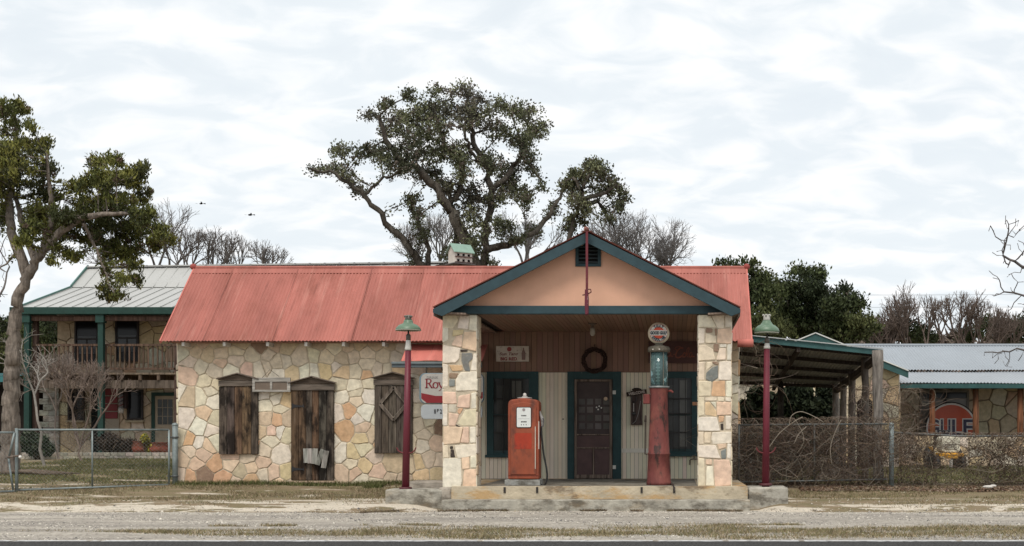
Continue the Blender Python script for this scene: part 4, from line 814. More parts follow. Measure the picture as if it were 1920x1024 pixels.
q = MB((.18, .045, .04)); q.box(X_(1206, YV + .1), X_(1219, YV + .1), YV + .02, YV + .22, Z_(757, YV), Z_(739, YV)); q.build('side_box', rustred, vp, bev=.01)
q = MB((.05, .035, .03)); q.tube([P(1210, 779, YV + .1), P(1209.5, 852, YV + .1), P(1214, 852, YV + .1)], .013, 7); q.lathe([(.012, 0), (.022, .02), (.018, .12), (.01, .14)], (X_(1210, YV + .1), YV + .1, Z_(792, YV + .1)), 8); q.build('pump_lever', paint, vp)
q = MB((.05, .04, .035)); q.tube([P(1258, 907, YV - .05), P(1262, 909, YV - .35), P(1263, 912, YV - .58), P(1265, 921, YV - .58)], .016, 7); q.build('base_pipe', galv, vp)

# street lamps
def lamp(pxb, pxt, pyb, pyt, pyc, shade, lab, rot, hook_y, peel):
    YL = 25.3; b = P(pxb, pyb, YL); t_ = P(pxt, pyt, YL); ro = thing('lamp_post', b, lab, 'lamp post', 'maroon lamp posts beside the porch')
    mat_ = chip if peel else M('pole_paint', .5, (3, 3, 1), .1, .05, spec=.4)
    q = MB((.13, .017, .030)); q.sm = True; q.tube([b - (0, 0, .05), t_], [.072, .055], 14); q.build('pole', mat_, ro)
    q = MB((.08, .02, .025)); q.lathe([(.12, b[2] - .03), (.12, b[2] + .012), (.08, b[2] + .02)], (b[0], YL, 0), 14); q.build('base_plate', paint, ro)
    q = MB((.60, .58, .54)); c1 = P(pxt + .3, pyc, YL); q.sm = True; q.tube([t_, t_ + (0, 0, .04), (c1 + t_) / 2, c1], [.062, .062, .05, .042], 14); q.build('white_collar', chip, ro)
    q = MB((.10, .09, .08)); zt_ = Z_(shade[1], YL); q.lathe([(.045, c1[2] - .02), (.045, c1[2] + .08), (.018, c1[2] + .1), (.014, zt_ + .02)], (c1[0], YL, 0), 12); q.build('stem', galv, ro)
    q = MB((.10, .165, .11)); cx2 = X_(shade[4], YL); q.lathe([(r_ * YL / FPX, Z_(py, YL)) for r_, py in shade[5]], (cx2, YL, 0), 32, col=(.10, .165, .105)); so2 = q.build('lamp_shade', M('enamel_' + rot, .42, (6, 6, 6), .15, .05, spec=.5, dirt=((.45, .5, .42), (14, 14, 14), .62, .74, .55)), ro)
    md = so2.modifiers.new('solid', 'SOLIDIFY'); md.thickness = .006
    q = MB((.45, .44, .38)); rim = shade[5][0][0] * YL / FPX; q.lathe([(rim * .97, Z_(shade[5][0][1], YL) + .004), (rim, Z_(shade[5][0][1], YL) - .006), (rim * 1.01, Z_(shade[5][0][1], YL) + .006)], (cx2, YL, 0), 32); q.build('rim', plastic, so2)
    q = MB((.13, .13, .11) if not peel else (.42, .41, .38)); q.lathe([(r_ * YL / FPX, Z_(py, YL)) for r_, py in shade[6]], (cx2, YL, 0), 14)
    for k in range(6): a = k * math.pi / 3 + .3; q.ball((cx2 + shade[6][1][0] * YL / FPX * math.cos(a), YL + shade[6][1][0] * YL / FPX * math.sin(a), Z_(shade[7], YL)), .022, 5)
    q.build('socket_cap', galv if not peel else chip, ro)
    q = MB((.15, .03, .035)); q.sm = True; xh_ = pxb + (pxt - pxb) * (pyb - hook_y) / (pyb - pyt); q.tube([P(a, b_, YL - .03) for a, b_ in smooth_pts([(xh_ - 18, hook_y - 6), (xh_ - 15, hook_y), (xh_ - 8, hook_y + 4), (xh_, hook_y + 4.5), (xh_ + 9, hook_y + 4), (xh_ + 15, hook_y), (xh_ + 18, hook_y - 6)])], .012, 7); q.build('hook', chip, ro)
    return ro
lamp(760.5, 765.3, 915, 657, 636, (742, 622, 790, 592, 765.5, [(24, 619.5), (24, 618.5), (22, 614), (17, 609.5), (9.5, 606.5), (8.5, 603), (7.5, 600)], [(6.5, 600), (6, 597), (6, 592.5), (3, 591)], 593.5), 'maroon lamp post with flat green shade, left of the porch', 'left', 845, False)
lamp(1435.5, 1438, 908, 654, 642, (1413, 627, 1460, 590, 1437.5, [(23, 624.5), (24, 621), (22, 616), (16.5, 611), (12, 609), (8.5, 604), (7, 601)], [(6.5, 602), (6.6, 599), (6.3, 592.5), (3, 590)], 591.5), 'maroon lamp post with green bell shade and peeling white neck, right of the porch', 'right', 845, True)

# royal sign with number plate
YS = 28.2; rs = thing('soda_sign', (X_(800, YS), YS, Z_(790, YS)), 'weathered cream and red enamel sign reading Royal, hung under the small awning', 'sign')
q = MB((.14, .21, .25)); x0, x1, z0, z1 = X_(786, YS), X_(907, YS), Z_(757, YS), Z_(699.5, YS); q.prism(rrect(x0, x1, z0, z1, .13, 6), YS, YS + .12); q.build('sign_case', signclean, rs, bev=.015)
q = MB((.42, .40, .37)); q.prism(rrect(x0 + .04, x1 - .015, z0 + .015, z1 - .015, .11, 6), YS - .004, YS)
q.prism([(x0 + .045, Z_(756, YS) + .1), (x0 + .16, Z_(756, YS) + .006), (x1 - .13, Z_(756, YS) + .006), (x1 - .02, Z_(756, YS) + .12), (x1 - .02, Z_(735, YS)), (x0 + .75, Z_(742, YS)), (x0 + .35, Z_(742.5, YS)), (x0 + .045, Z_(737, YS))], YS - .008, YS - .0041, (.23, .018, .024))
text(q, 'DRINK', X_(811, YS), YS - .008, Z_(708, YS), .055, (.24, .23, .22), wfit=.24)
RD = (.20, .018, .025); bx = X_(797.5, YS); bz = Z_(728, YS); hX = .20
def serif(x, z, w=.05): q.box(x - w / 2, x + w / 2, YS - .0085, YS - .0042, z, z + .014, RD)
q.stroke([(bx + .03, bz), (bx + .03, bz + .2)], .032, YS - .0085, .004, RD); serif(bx + .03, bz, .075); serif(bx + .025, bz + .186, .06)
q.stroke([(bx + .03, bz + .193), (bx + .085, bz + .195), (bx + .115, bz + .175), (bx + .12, bz + .15), (bx + .105, bz + .115), (bx + .04, bz + .102)], [.012, .014, .026, .032, .02, .012], YS - .0086, .004, RD); q.stroke([(bx + .075, bz + .105), (bx + .14, bz + .005)], .032, YS - .0085, .004, RD); serif(bx + .145, bz, .055)
ox_ = bx + .215; q.stroke([(ox_ + .05 * math.cos(a), bz + .062 + .06 * math.sin(a)) for a in np.linspace(0, 2 * math.pi, 17)], [.014 + .016 * abs(math.cos(a)) for a in np.linspace(0, 2 * math.pi, 17)], YS - .0085, .004, RD)
yx = bx + .275; q.stroke([(yx + .01, bz + .12), (yx + .06, bz + .01)], .028, YS - .0085, .004, RD); q.stroke([(yx + .115, bz + .12), (yx + .055, bz - .02), (yx + .035, bz - .05), (yx + .01, bz - .05)], .013, YS - .0086, .004, RD); serif(yx + .012, bz + .11, .06); serif(yx + .112, bz + .11, .05)
ax2 = bx + .435; q.stroke([(ax2 - .035, bz + .095), (ax2 - .01, bz + .118), (ax2 + .025, bz + .11), (ax2 + .032, bz + .08), (ax2 + .032, bz + .01), (ax2 + .05, bz + .004)], [.02, .014, .024, .028, .028, .014], YS - .0085, .004, RD); q.stroke([(ax2 + .03, bz + .07), (ax2 - .015, bz + .055), (ax2 - .035, bz + .028), (ax2 - .01, bz + .006), (ax2 + .028, bz + .022)], [.012, .016, .024, .018, .012], YS - .0086, .004, RD)
q.stroke([(ax2 + .095, bz), (ax2 + .095, bz + .2)], .03, YS - .0085, .004, RD); serif(ax2 + .095, bz, .06)
q.build('sign_face', signclean, rs)
q = MB((.40, .43, .45)); q.prism(rrect(X_(789, YS), X_(904, YS), Z_(786, YS), Z_(758.5, YS), .09, 5), YS + .01, YS + .08); npo = q.build('number_plate', signclean, rs, bev=.01)
q = MB(); 
for i, ch in enumerate('8F25'): text(q, ch, X_(815.5 + i * 5.6, YS), YS + .003, Z_(771.5, YS) + (.02 if i == 1 else 0), .095 if i != 1 else .06, (.03, .03, .035), wfit=.042)
q.build('digits', plastic, npo)
q = MB((.05, .05, .05))
for px in (798, 880): q.tube([(X_(px, YS), YS + .06, Z_(699, YS)), (X_(px, YS), YS + .06, Z_(688, YS))], .012, 6)
q.build('hanger', galv, rs)

# signs on the porch wall
bs = thing('tin_sign', (X_(961, 29.1), 29.12, Z_(678, 29.1)), 'small rusty cream tin sign reading Sun Tang Big Red on the brown boarding', 'sign'); YB = 29.12
q = MB((.50, .43, .36)); q.obox((X_(961, YB), YB, Z_(663.5, YB)), ((X_(992, YB) - X_(930.5, YB)) / 2, 0, -.0), (0, .008, 0), (0, 0, (Z_(649, YB) - Z_(678, YB)) / 2)); q.build('plate', screenm, bs)
q = MB((.2, .03, .03)); text(q, 'Sun Tang', X_(954, YB), YB - .012, Z_(664.5, YB), .085, (.17, .05, .045), wfit=.40, shear=.3); text(q, 'BIG RED', X_(954, YB), YB - .012, Z_(673, YB), .075, (.22, .035, .03), wfit=.36, bold=.04); disc(q, .05, YB - .011, (.25, .04, .035), c=(X_(955, YB), 0, Z_(655, YB)), n=20)
q.prism([(X_(978.5, YB), Z_(675, YB)), (X_(985, YB), Z_(675, YB)), (X_(985.5, YB), Z_(662, YB)), (X_(983, YB), Z_(656, YB)), (X_(982.6, YB), Z_(652, YB)), (X_(980.6, YB), Z_(652, YB)), (X_(980.4, YB), Z_(656, YB)), (X_(978, YB), Z_(662, YB))], YB - .013, YB - .011, (.2, .12, .10)); q.build('lettering', plastic, bs)
cs = thing('soda_wall_sign', (X_(1270, YB), YB, Z_(681, YB)), 'dark maroon wall sign with faded orange script reading Coca-Cola, behind the tall pump', 'sign')
q = MB((.060, .022, .018)); q.box(X_(1216, YB), X_(1309, YB), YB - .01, YB + .02, Z_(681, YB), Z_(640, YB)); q.build('board', paint, cs)
q = MB(); CO = (.17, .04, .018); yq = YB - .013; s3 = YB / FPX
def sp_(pts, w_): q.stroke([(X_(a, YB), Z_(b, YB)) for a, b in smooth_pts(pts, 4)], w_, yq, .002, CO)
sp_([(1281, 653), (1275, 653), (1269, 660), (1267, 668), (1272, 671), (1279, 667)], .03); sp_([(1272, 657), (1266, 655), (1268, 651), (1276, 650)], .014)
sp_([(1283, 662), (1280, 666), (1282, 670), (1286, 667), (1286, 663), (1282, 661)], .022); sp_([(1288, 668), (1292, 655), (1291, 652), (1288, 656), (1288, 667), (1291, 670)], .016); sp_([(1298, 662), (1294, 662), (1292, 667), (1295, 670), (1298, 664), (1298, 669), (1302, 668)], .02)
sp_([(1258, 662), (1253, 661), (1251, 666), (1254, 669), (1258, 663), (1258, 668), (1262, 668)], .022); q.stroke([(X_(1262, YB), Z_(665, YB)), (X_(1266, YB), Z_(664, YB))], .016, yq, .002, CO)
sp_([(1229, 653), (1224, 654), (1220, 661), (1220, 668), (1224, 671), (1229, 667)], .03); sp_([(1234, 662), (1231, 666), (1234, 670), (1237, 666), (1235, 662)], .02); sp_([(1245, 662), (1241, 663), (1240, 668), (1243, 670), (1247, 667)], .02); q.build('script', plastic, cs)
we = thing('welcome_sign', (X_(1193, YB), YB, Z_(797, YB)), 'dark carved welcome sign on a brown board hung with old utensils, beside the door', 'sign')
q = MB((.075, .055, .05)); q.box(X_(1183, YB), X_(1204.5, YB), YB - .03, YB + .03, Z_(797, YB), Z_(733, YB)); q.build('back_board', wood, we, bev=.004)
q = MB((.035, .024, .02)); c = (X_(1194, YB), YB - .06, Z_(737, YB)); a = R(9); q.obox(c, (.222 * math.cos(a), 0, .222 * math.sin(a)), (0, .015, 0), (-.04 * math.sin(a), 0, .048 * math.cos(a))); q.ball((c[0] - .0, c[1], c[2] + .07), .07, 6, sc=(1.6, .3, .6)); q.build('name_board', wood, we, bev=.008)
q = MB(); text(q, 'WELCOME', c[0], YB - .078, c[2], .065, (.42, .36, .32), wfit=.36, rot=a); q.build('lettering', plastic, we)
q = MB((.22, .21, .20)); q.tube([P(1188, 756, YB - .05), P(1188, 772, YB - .05)], .01, 6, col=(.35, .33, .31)); q.ball(P(1188.5, 776, YB - .05), .045, 6, col=(.03, .03, .03), sc=(1, .4, 1)); q.tube([P(1201, 752, YB - .05), P(1197, 775, YB - .05), P(1192, 790, YB - .05), P(1186, 795, YB - .05)], .008, 6); q.tube([P(a_, b_, YB - .045) for a_, b_ in ((1184, 745), (1184, 752), (1188, 755), (1193, 752), (1193, 745))], .012, 6, col=(.03, .025, .025)); q.build('utensil', galv, we)
# wreath
wr = thing('vine_wreath', (X_(1115, YB), YB - .04, Z_(700, YB)), 'dark twig wreath hung above the front door', 'wreath'); q = MB((.045, .028, .022)); cw = (X_(1115, YB), YB - .05, Z_(676, YB)); 
for k in range(46):
    a0 = random.uniform(0, 6.28); da = random.uniform(2, 5); r0 = .24 + random.uniform(-.035, .035); pts = []
    for i in range(14): a = a0 + da * i / 13; rr = r0 + .02 * math.sin(a * 5 + k) + random.uniform(-.006, .006); pts.append((cw[0] + rr * math.cos(a), cw[1] + .03 * math.sin(a * 3 + k), cw[2] + rr * math.sin(a)))
    q.tube(pts, .007, 4, col=jit((.04, .024, .02), .4))
q.build('twig_ring', twig, wr); q = MB((.05, .04, .03)); q.tube([(cw[0], cw[1], cw[2] + .24), (cw[0], YB + .05, cw[2] + .36)], .006, 5); q.build('hanging_wire', twig, wr)
# tap
tp = thing('water_tap', (X_(1300, YB), YB, Z_(868, YB)), 'old brass water tap on the siding by the right pillar', 'tap'); q = MB((.13, .10, .07)); q.tube([P(1309, 861, YB), P(1297, 861, YB - .03), P(1293.5, 863, YB - .03), P(1293, 872, YB - .03)], .016, 7); q.build('pipe', galv, tp); q = MB((.15, .11, .07)); q.tube([P(1301, 860, YB - .03), P(1301, 856, YB - .03)], .01, 6); q.box(X_(1297, YB), X_(1305, YB), YB - .045, YB - .015, Z_(856, YB), Z_(854.5, YB)); q.build('handle', galv, tp)
# brick stub sticking out by the right pillar
q = MB((.42, .22, .13)); x, y, z = P(1304, 757, 27.5); q.box(x - .06, x + .05, y, y + .3, z - .03, z + .035); tag(q.build('wood_block', wood, None, (x, y, z)), 'short cut wooden block jutting from behind the right pillar', 'block')

# hanging window frame between the boarded openings
Yh = YW - .14; hf = thing('hanging_window_frame', (X_(509, Yh), Yh, Z_(735, Yh)), 'small grey two-pane wooden frame hung between boarded window and door', 'window frame')
x0, x1, z0, z1 = X_(473, Yh), X_(544, Yh), Z_(735, Yh), Z_(708, Yh); q = MB((.33, .31, .28)); ring_frame(q, x0, x1, z0, z1, .055, .07, .045, .09, Yh, Yh + .05); q.box((x0 + x1) / 2 - .03, (x0 + x1) / 2 + .02, Yh + .003, Yh + .048, z0 + .045, z1 - .09); q.build('frame', woodh, hf, bev=.003)
for a, b in ((x0 + .055, (x0 + x1) / 2 - .03), ((x0 + x1) / 2 + .02, x1 - .07)): q = MB((.17, .13, .10)); q.box(a, b, Yh + .02, Yh + .026, z0 + .045, z1 - .09); q.build('pane', glass, hf)
q = MB((.05, .04, .03)); q.tube([P(492, 708, Yh), P(506, 693, YW - .03), P(523, 706, Yh)], .005, 5); q.build('wire', twig, hf)
# broken planks on the plank door
Yq = YW - .16; bp_ = thing('weathered_plank_box', (X_(592, Yq), Yq, Z_(878, Yq)), 'loose weathered grey planks fixed low on the boarded door', 'planks')
for (a, b, c_, d, tilt) in ((569, 577, 841, 868, 2), (577, 585, 841, 869, 0), (585, 595, 841, 870, -4), (596, 604, 842, 873, -22), (605, 613, 845, 878, -10)):
    cx2, cz2 = X_((a + b) / 2, Yq), Z_((c_ + d) / 2, Yq); hh = (d - c_) / 2 * Yq / FPX; ww = (b - a) / 2 * Yq / FPX * 1.02; t_ = R(tilt); q = MB(jit((.34, .32, .29), .15)); q.obox((cx2, Yq + random.uniform(0, .02), cz2), (ww * math.cos(t_), .03 if tilt < -5 else 0, ww * math.sin(t_)), (0, .012, 0), (-hh * math.sin(t_), 0, hh * math.cos(t_))); q.build('plank', wood, bp_, bev=.003)
q = MB((.12, .10, .08)); q.box(X_(571, Yq), X_(610, Yq), Yq + .03, Yq + .10, Z_(866, Yq), Z_(846, Yq)); q.build('backing_block', wood, bp_)

# birdhouse on its pole
YH = 34.0; c0 = P(863, 497, YH); bh = thing('birdhouse', (c0[0], YH, hz(c0[0], YH)), 'white martin birdhouse with a pale green roof on a pole behind the red roof', 'birdhouse')
a = R(38); ux = np.array((math.cos(a), math.sin(a), 0)); uy = np.array((-math.sin(a), math.cos(a), 0)); uz = np.array((0, 0, 1.)); hw = .25; hd = .17; base = c0 + uz * .03
q = MB((.62, .58, .52))
def hp_(u, v, z): return base + ux * u + uy * v + uz * z
prof = [(-hd, 0), (hd, 0), (hd, .30), (0, .47), (-hd, .30)]
vs = [hp_(-hw, v, z) for v, z in prof] + [hp_(hw, v, z) for v, z in prof]; q.add(vs, [list(range(5)), list(range(9, 4, -1))] + [(i, i + 5, (i + 1) % 5 + 5, (i + 1) % 5) for i in range(5)]); q.build('house_box', paint, bh)
q = MB((.22, .33, .27)); 
for s in (-1, 1): vs = [hp_(u, v, z) for u, v, z in ((-hw - .05, s * (hd + .05), .255), (hw + .05, s * (hd + .05), .255), (hw + .05, 0, .485), (-hw - .05, 0, .485))]; vs += [v + uz * .02 for v in vs]; q.add(vs, [(0, 1, 2, 3), (7, 6, 5, 4), (0, 4, 5, 1), (1, 5, 6, 2), (3, 7, 4, 0)])
q.build('roof', paint, bh)
for z in (.02, .16):
    q = MB((.13, .09, .08)); q.obox(hp_(0, -hd - .03, z), ux * hw, uy * .03, uz * .008); q.build('perch_shelf', paint, bh)
    for u in (-.15, 0, .15): q = MB((.015, .012, .012)); q.obox(hp_(u, -hd - .002, z + .045), ux * .032, uy * .003, uz * .03); q.build('entrance_hole', dark, bh)
q = MB((.10, .09, .09)); q.obox(hp_(0, 0, -.02), ux * (hw + .06), uy * (hd + .07), uz * .012); q.build('base_board', paint, bh); q = MB((.12, .11, .10)); q.tube([(c0[0], YH, hz(c0[0], YH) - .1), base], .05, 8); q.build('pole', wood, bh)
# birds in flight
for (px, py, k, lab) in ((377, 382, .55, 'smaller dark bird flying high left of the oak'), (469, 403, .7, 'larger dark bird flying lower above the bare trees')):
    c = P(px, py, 60); q = MB((.02, .02, .02)); q.ball(c, .11 * k, 6, sc=(1.3, .6, .55)); s = .2 * k
    q.add([c + (-.05, 0, 0), c + (s, -.25, .05), c + (s * .8, -.35, .02), c + (.08, 0, 0), c + (s, .25, .07), c + (s * .8, .35, .03)], [(0, 1, 3), (1, 2, 3), (0, 4, 3), (4, 5, 3)]); q.add([c + (-.12, 0, 0), c + (-.24, .05, .01), c + (-.24, -.05, .01)], [(0, 1, 2)]); tag(q.build('bird', twig, None, c), lab, 'bird', 'birds in flight')
# ================================================================== LEFT HOUSE
YL_, YE = 46.3, 44.6; gl_ = hz(-19, 45)
hs = thing('balcony_house', (-19, YL_, gl_), 'two storey flagstone house with timber balcony, green posts and pale metal roof', 'house')
GREEN = (.012, .045, .036)
def zL(py, Y=YL_): return Z_(py, Y)
hx0, hx1 = X_(107, YL_), -14.0
z_top = 5.75
m_ = MB((.22, .175, .12)); m_.box(hx0, hx1 + 3, YL_ + .02, 52, gl_ - .3, z_top); m_.build('wall', mortar, hs)
sb = MB()
for poly, c in cells(rand_seeds(hx0, hx1, gl_, z_top, .52, 'ttctyowg'), (hx0, hx1, gl_, z_top), .014): lay(sb, poly, jit(tuple(v * .82 for v in PAL[c]), .1), lambda u, v, d: (u, YL_ + .02 - d, v), .03, .012)
sb.build('flagstone_facing', stone, hs)
bw = MB((.23, .22, .20)); z = gl_
while z < X_(0, 0) + zL(706):
    x = X_(70, YL_ - .1) + (.2 if int(z * 5) % 2 else 0)
    while x < hx0: bw.box(x, min(x + .39, hx0 + .1), YL_ - .1, YL_ + .1, z, z + .19, jit((.24, .235, .21), .12)); x += .40
    z += .2
bw.build('block_wall', concrete, hs)
# roof
def hr(xl, y, z): return (xl, y, z)
yE, yB, yR = 44.5, 48.2, 49.6; zE, zB, zR = Z_(576, yE), Z_(540, yB), Z_(502, yR) 
xL0 = -21.75; xR0 = -6.6
def seam_roof(name, y0, z0, y1, z1, x0, x1, x0t=None, dz=0):
    q = MB((.40, .40, .385)); q.add([(x0, y0, z0), (x1, y0, z0), (x1, y1, z1 + dz), (x0t or x0, y1, z1)], [(0, 1, 2, 3)]); q.add([(x0, y0, z0 - .03), (x1, y0, z0 - .03), (x1, y1, z1 + dz - .03), (x0t or x0, y1, z1 - .03)], [(3, 2, 1, 0)])
    n = int((x1 - x0) / .42)
    for i in range(n + 1): x = x0 + .02 + i * .42; q.beam((x, y0, z0 + .014), (x, y1, z1 + .014 + dz * (x - x0) / (x1 - x0)), .035, .028, col=(.36, .36, .345))
    return q.build(name, greyroof, hs)
r1 = seam_roof('roof', yE, zE, yB, zB, xL0, xR0); r2 = seam_roof('upper_roof', yB, zB + .03, yR, zR, xL0, xR0, dz=.20)
q = MB((.40, .40, .385)); q.beam((xL0, yR, zR + .02), (xR0, yR, zR + .22), .3, .05); x = xL0
while x < xR0: zq = zR + .2 * (x - xL0) / (xR0 - xL0); q.box(x, x + .06, yR - .17, yR - .1, zq - .02, zq + .05, (.25, .25, .25)); x += .55
q.build('ridge_cap', greyroof, r2)
q = MB((.40, .40, .38)); q.add([(xL0, yR, zR), (xR0, yR, zR + .2), (xR0, 55, 5.4), (xL0, 55, 5.4)], [(3, 2, 1, 0)]); q.build('rear_roof', greyroof, r2)
q = MB((.07, .15, .13)); q.beam((xL0, yE, zE + .0), (xL0, yB, zB + .0), .05, .16); q.beam((xL0, yB, zB + .03), (xL0, yR, zR + .03), .05, .16); q.build('rake_trim', trim, r1)
q = MB(GREEN); q.box(xL0 - .35, xR0 - 3, yE - .12, yE, zE - .25, zE - .005); q.box(xL0 - .35, xL0 + .05, yE - .1, yE + 3, zE - .25, zE - .02); q.build('gutter', trim, r1, bev=.02)
q = MB((.06, .04, .03)); q.box(xL0 + .1, hx1, yE, YL_, zE - .30, zE - .27); q.box(xL0 + .1, hx1, yE + .05, yE + .2, zE - .45, zE - .3, (.1, .06, .045)); q.build('eave_ceiling', wood, r1)
# gable side wall
q = MB((.3, .25, .18)); q.add([(hx0, YL_, 5.4), (hx0, 52, 5.4), (hx0, yR, zR - .1)], [(0, 1, 2), (2, 1, 0)]); q.build('gable_end', mortar, hs)
# posts
for px in (50, 188.5):
    x = X_(px, yE); q = MB(GREEN); q.box(x - .09, x + .09, yE - .02, yE + .16, gl_ - .1, zE - .25); q.box(x - .15, x + .13, yE - .07, yE + .2, zE - .52, zE - .24); q.build('green_post', trim, hs, bev=.01)
for px in (66.5, 332): x = X_(px, yE + .35); q = MB((.085, .055, .045)); q.box(x - .08, x + .08, yE + .3, yE + .45, gl_ - .1, zE - .3); q.build('brown_post', wood, hs)
# balcony
by = yE + .3; fz = Z_(699, by); bx0, bx1 = X_(62, by), X_(336, by)
q = MB((.16, .115, .08)); q.box(bx0, bx1, by - .05, YL_, fz - .06, fz, (.19, .15, .11)); q.box(bx0, bx1, by + .02, by + .16, fz - .52, fz - .25, (.12, .095, .075))
x = bx0 + .5
while x < bx1: q.box(x - .05, x + .05, by - .03, YL_, fz - .25, fz - .061, (.13, .095, .07)); x += .62
dk = q.build('balcony_deck', wood, hs)
q = MB((.115, .075, .055)); q.box(bx0, bx1, by - .02, by + .08, Z_(649, by), Z_(645, by)); q.box(bx0, bx1, by, by + .06, fz + .10, fz + .17); ra = q.build('railing', wood, hs)
x = bx0 + .07; ct = 0
while x < bx1: 
    q = MB(jit((.13, .085, .06), .2)); q.box(x - .022, x + .022, by + .005, by + .05, fz + .1, Z_(647, by)); q.build('baluster', wood, ra); x += .158
# upper windows
def dark_window(par, a, b, c, d, Y, fr=(.025, .02, .02), name='window', panes=(2, 2), pale_low=True, fw=.06):
    x0, x1, z0, z1 = X_(a, Y), X_(b, Y), Z_(d, Y), Z_(c, Y); q = MB(fr); ring_frame(q, x0, x1, z0, z1, fw, fw, fw, fw, Y - .07, Y + .01); o = q.build(name, trim, par)
    q = MB((.012, .013, .015)); q.box(x0 + fw, x1 - fw, Y - .03, Y - .02, z0 + fw, z1 - fw)
    if pale_low: q.box(x0 + fw + .05, x1 - fw - .04, Y - .034, Y - .031, z0 + (z1 - z0) * .2, z0 + (z1 - z0) * .56, (.06, .065, .07))  # paler rectangle in the lower part of the pane
    q.build('pane', glass, o)
    q = MB(fr)
    for i in range(1, panes[0]): x = x0 + (x1 - x0) * i / panes[0]; q.box(x - .02, x + .02, Y - .05, Y - .035, z0 + fw, z0 + (z1 - z0) * (.55 if pale_low else 1) - fw)
    for i in range(1, panes[1]): z = z0 + (z1 - z0) * i / panes[1]; q.box(x0 + fw, x1 - fw, Y - .052, Y - .036, z - .025, z + .025)
    q.build('glazing_bar', trim, o); return o
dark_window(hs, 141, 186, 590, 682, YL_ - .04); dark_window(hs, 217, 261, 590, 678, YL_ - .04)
dark_window(hs, 128, 159, 730, 789, YL_ - .04, panes=(2, 1), pale_low=False); dark_window(hs, 239, 269, 731, 787, YL_ - .04, panes=(1, 1), pale_low=False)
q = MB((.1, .075, .05)); 
for a, b in ((126, 161), (237, 271)): q.box(X_(a, YL_), X_(b, YL_), YL_ - .12, YL_, Z_(792, YL_), Z_(788.5, YL_), (.33, .28, .2))
q.build('window_sill', stone, hs)
# recess with red panel
q = MB((.015, .02, .02)); q.box(X_(172, YL_), X_(196, YL_), YL_ - .05, YL_ + .02, gl_, Z_(722, YL_)); q.build('dark_doorway', dark, hs)
q = MB((.30, .26, .21)); q.box(X_(196, YL_), X_(224, YL_), YL_ - .05, YL_ + .02, gl_, Z_(722, YL_)); q.build('plaster_panel', stucco, hs)
q = MB((.17, .025, .03)); z = Z_(786, YL_)
for i in range(4): q.box(X_(197, YL_), X_(222, YL_), YL_ - .09, YL_ - .06, z + .02, z + .25); z += .27
q.build('red_shutter', paint, hs, bev=.01)
q = MB(GREEN); x0, x1, z1 = X_(285, YL_), X_(330, YL_), Z_(736, YL_); q.box(x0, x0 + .12, YL_ - .07, YL_ + .02, gl_, z1); q.box(x0 + .12, x1 + .3, YL_ - .07, YL_ + .02, z1 - .12, z1); dd = q.build('front_door', trim, hs)
q = MB((.33, .27, .2)); q.box(x0 + .12, x1 + .3, YL_ - .04, YL_ + .02, gl_, z1 - .12); q.build('door_leaf', paint, dd)
for i in range(3):
    for k in range(3): q = MB((.05, .055, .055)); a = X_(296.5 + i * 9.8, YL_); q.box(a, a + .155, YL_ - .048, YL_ - .042, Z_(764 + k * 16, YL_), Z_(749 + k * 16, YL_)); q.build('door_pane', glass, dd)
# barber pole
Yb = YL_ - .35; x = X_(228, Yb); bpl = thing('barber_pole', (x, Yb, Z_(775, Yb)), 'old barber pole with dark casing hung on the left house wall', 'barber pole'); q = MB((.05, .03, .03)); q.box(x - .09, x + .12, Yb + .05, Yb + .3, Z_(766, Yb), Z_(732, Yb)); q.build('casing', paint, bpl)
q = MB((.3, .29, .28)); q.lathe([(.09, Z_(775, Yb)), (.10, Z_(765, Yb))], (x - .02, Yb, 0), 14, col=(.42, .4, .37)); q.lathe([(.07, Z_(765, Yb)), (.07, Z_(735, Yb))], (x - .02, Yb, 0), 14, col=(.2, .19, .2)); q.lathe([(.09, Z_(735, Yb)), (.09, Z_(730, Yb))], (x - .02, Yb, 0), 14, col=(.14, .13, .12))
for i in range(4): z = Z_(763, Yb) + i * .13; q.tube([(x - .02 + .074 * math.cos(a), Yb + .074 * math.sin(a), z + (a + 3.14) * .03) for a in np.linspace(-3.0, 0, 8)], .016, 5, col=(.06, .05, .07) if i % 2 else (.16, .03, .03))
q.build('striped_cylinder', paint, bpl)
# shed with teal awning at the far left
sx0, sx1, Ys = -25.5, X_(50, 46), 46.0; sh = thing('dark_shed', (-24, Ys, gl_), 'dark open shed with a teal awning behind the juniper trunk', 'shed')
q = MB((.02, .016, .014)); q.box(sx0, sx1 - .1, Ys + .1, Ys + 3, gl_ - .2, Z_(722, Ys)); q.box(sx0, sx0 + .3, Ys, Ys + .1, gl_ - .2, Z_(722, Ys), (.1, .07, .05)); q.build('dark_interior', dark, sh)
q = MB((.04, .17, .18)); q.beam((sx0 - .3, Ys - .5, Z_(712, Ys)), (sx1, Ys - .5, Z_(712, Ys)), .05, .2); q.add([(sx0 - .3, Ys - .5, Z_(706, Ys)), (sx1, Ys - .5, Z_(706, Ys)), (sx1, Ys + 1, Z_(697, Ys)), (sx0 - .3, Ys + 1, Z_(697, Ys))], [(0, 1, 2, 3), (3, 2, 1, 0)]); q.build('awning', trim, sh)
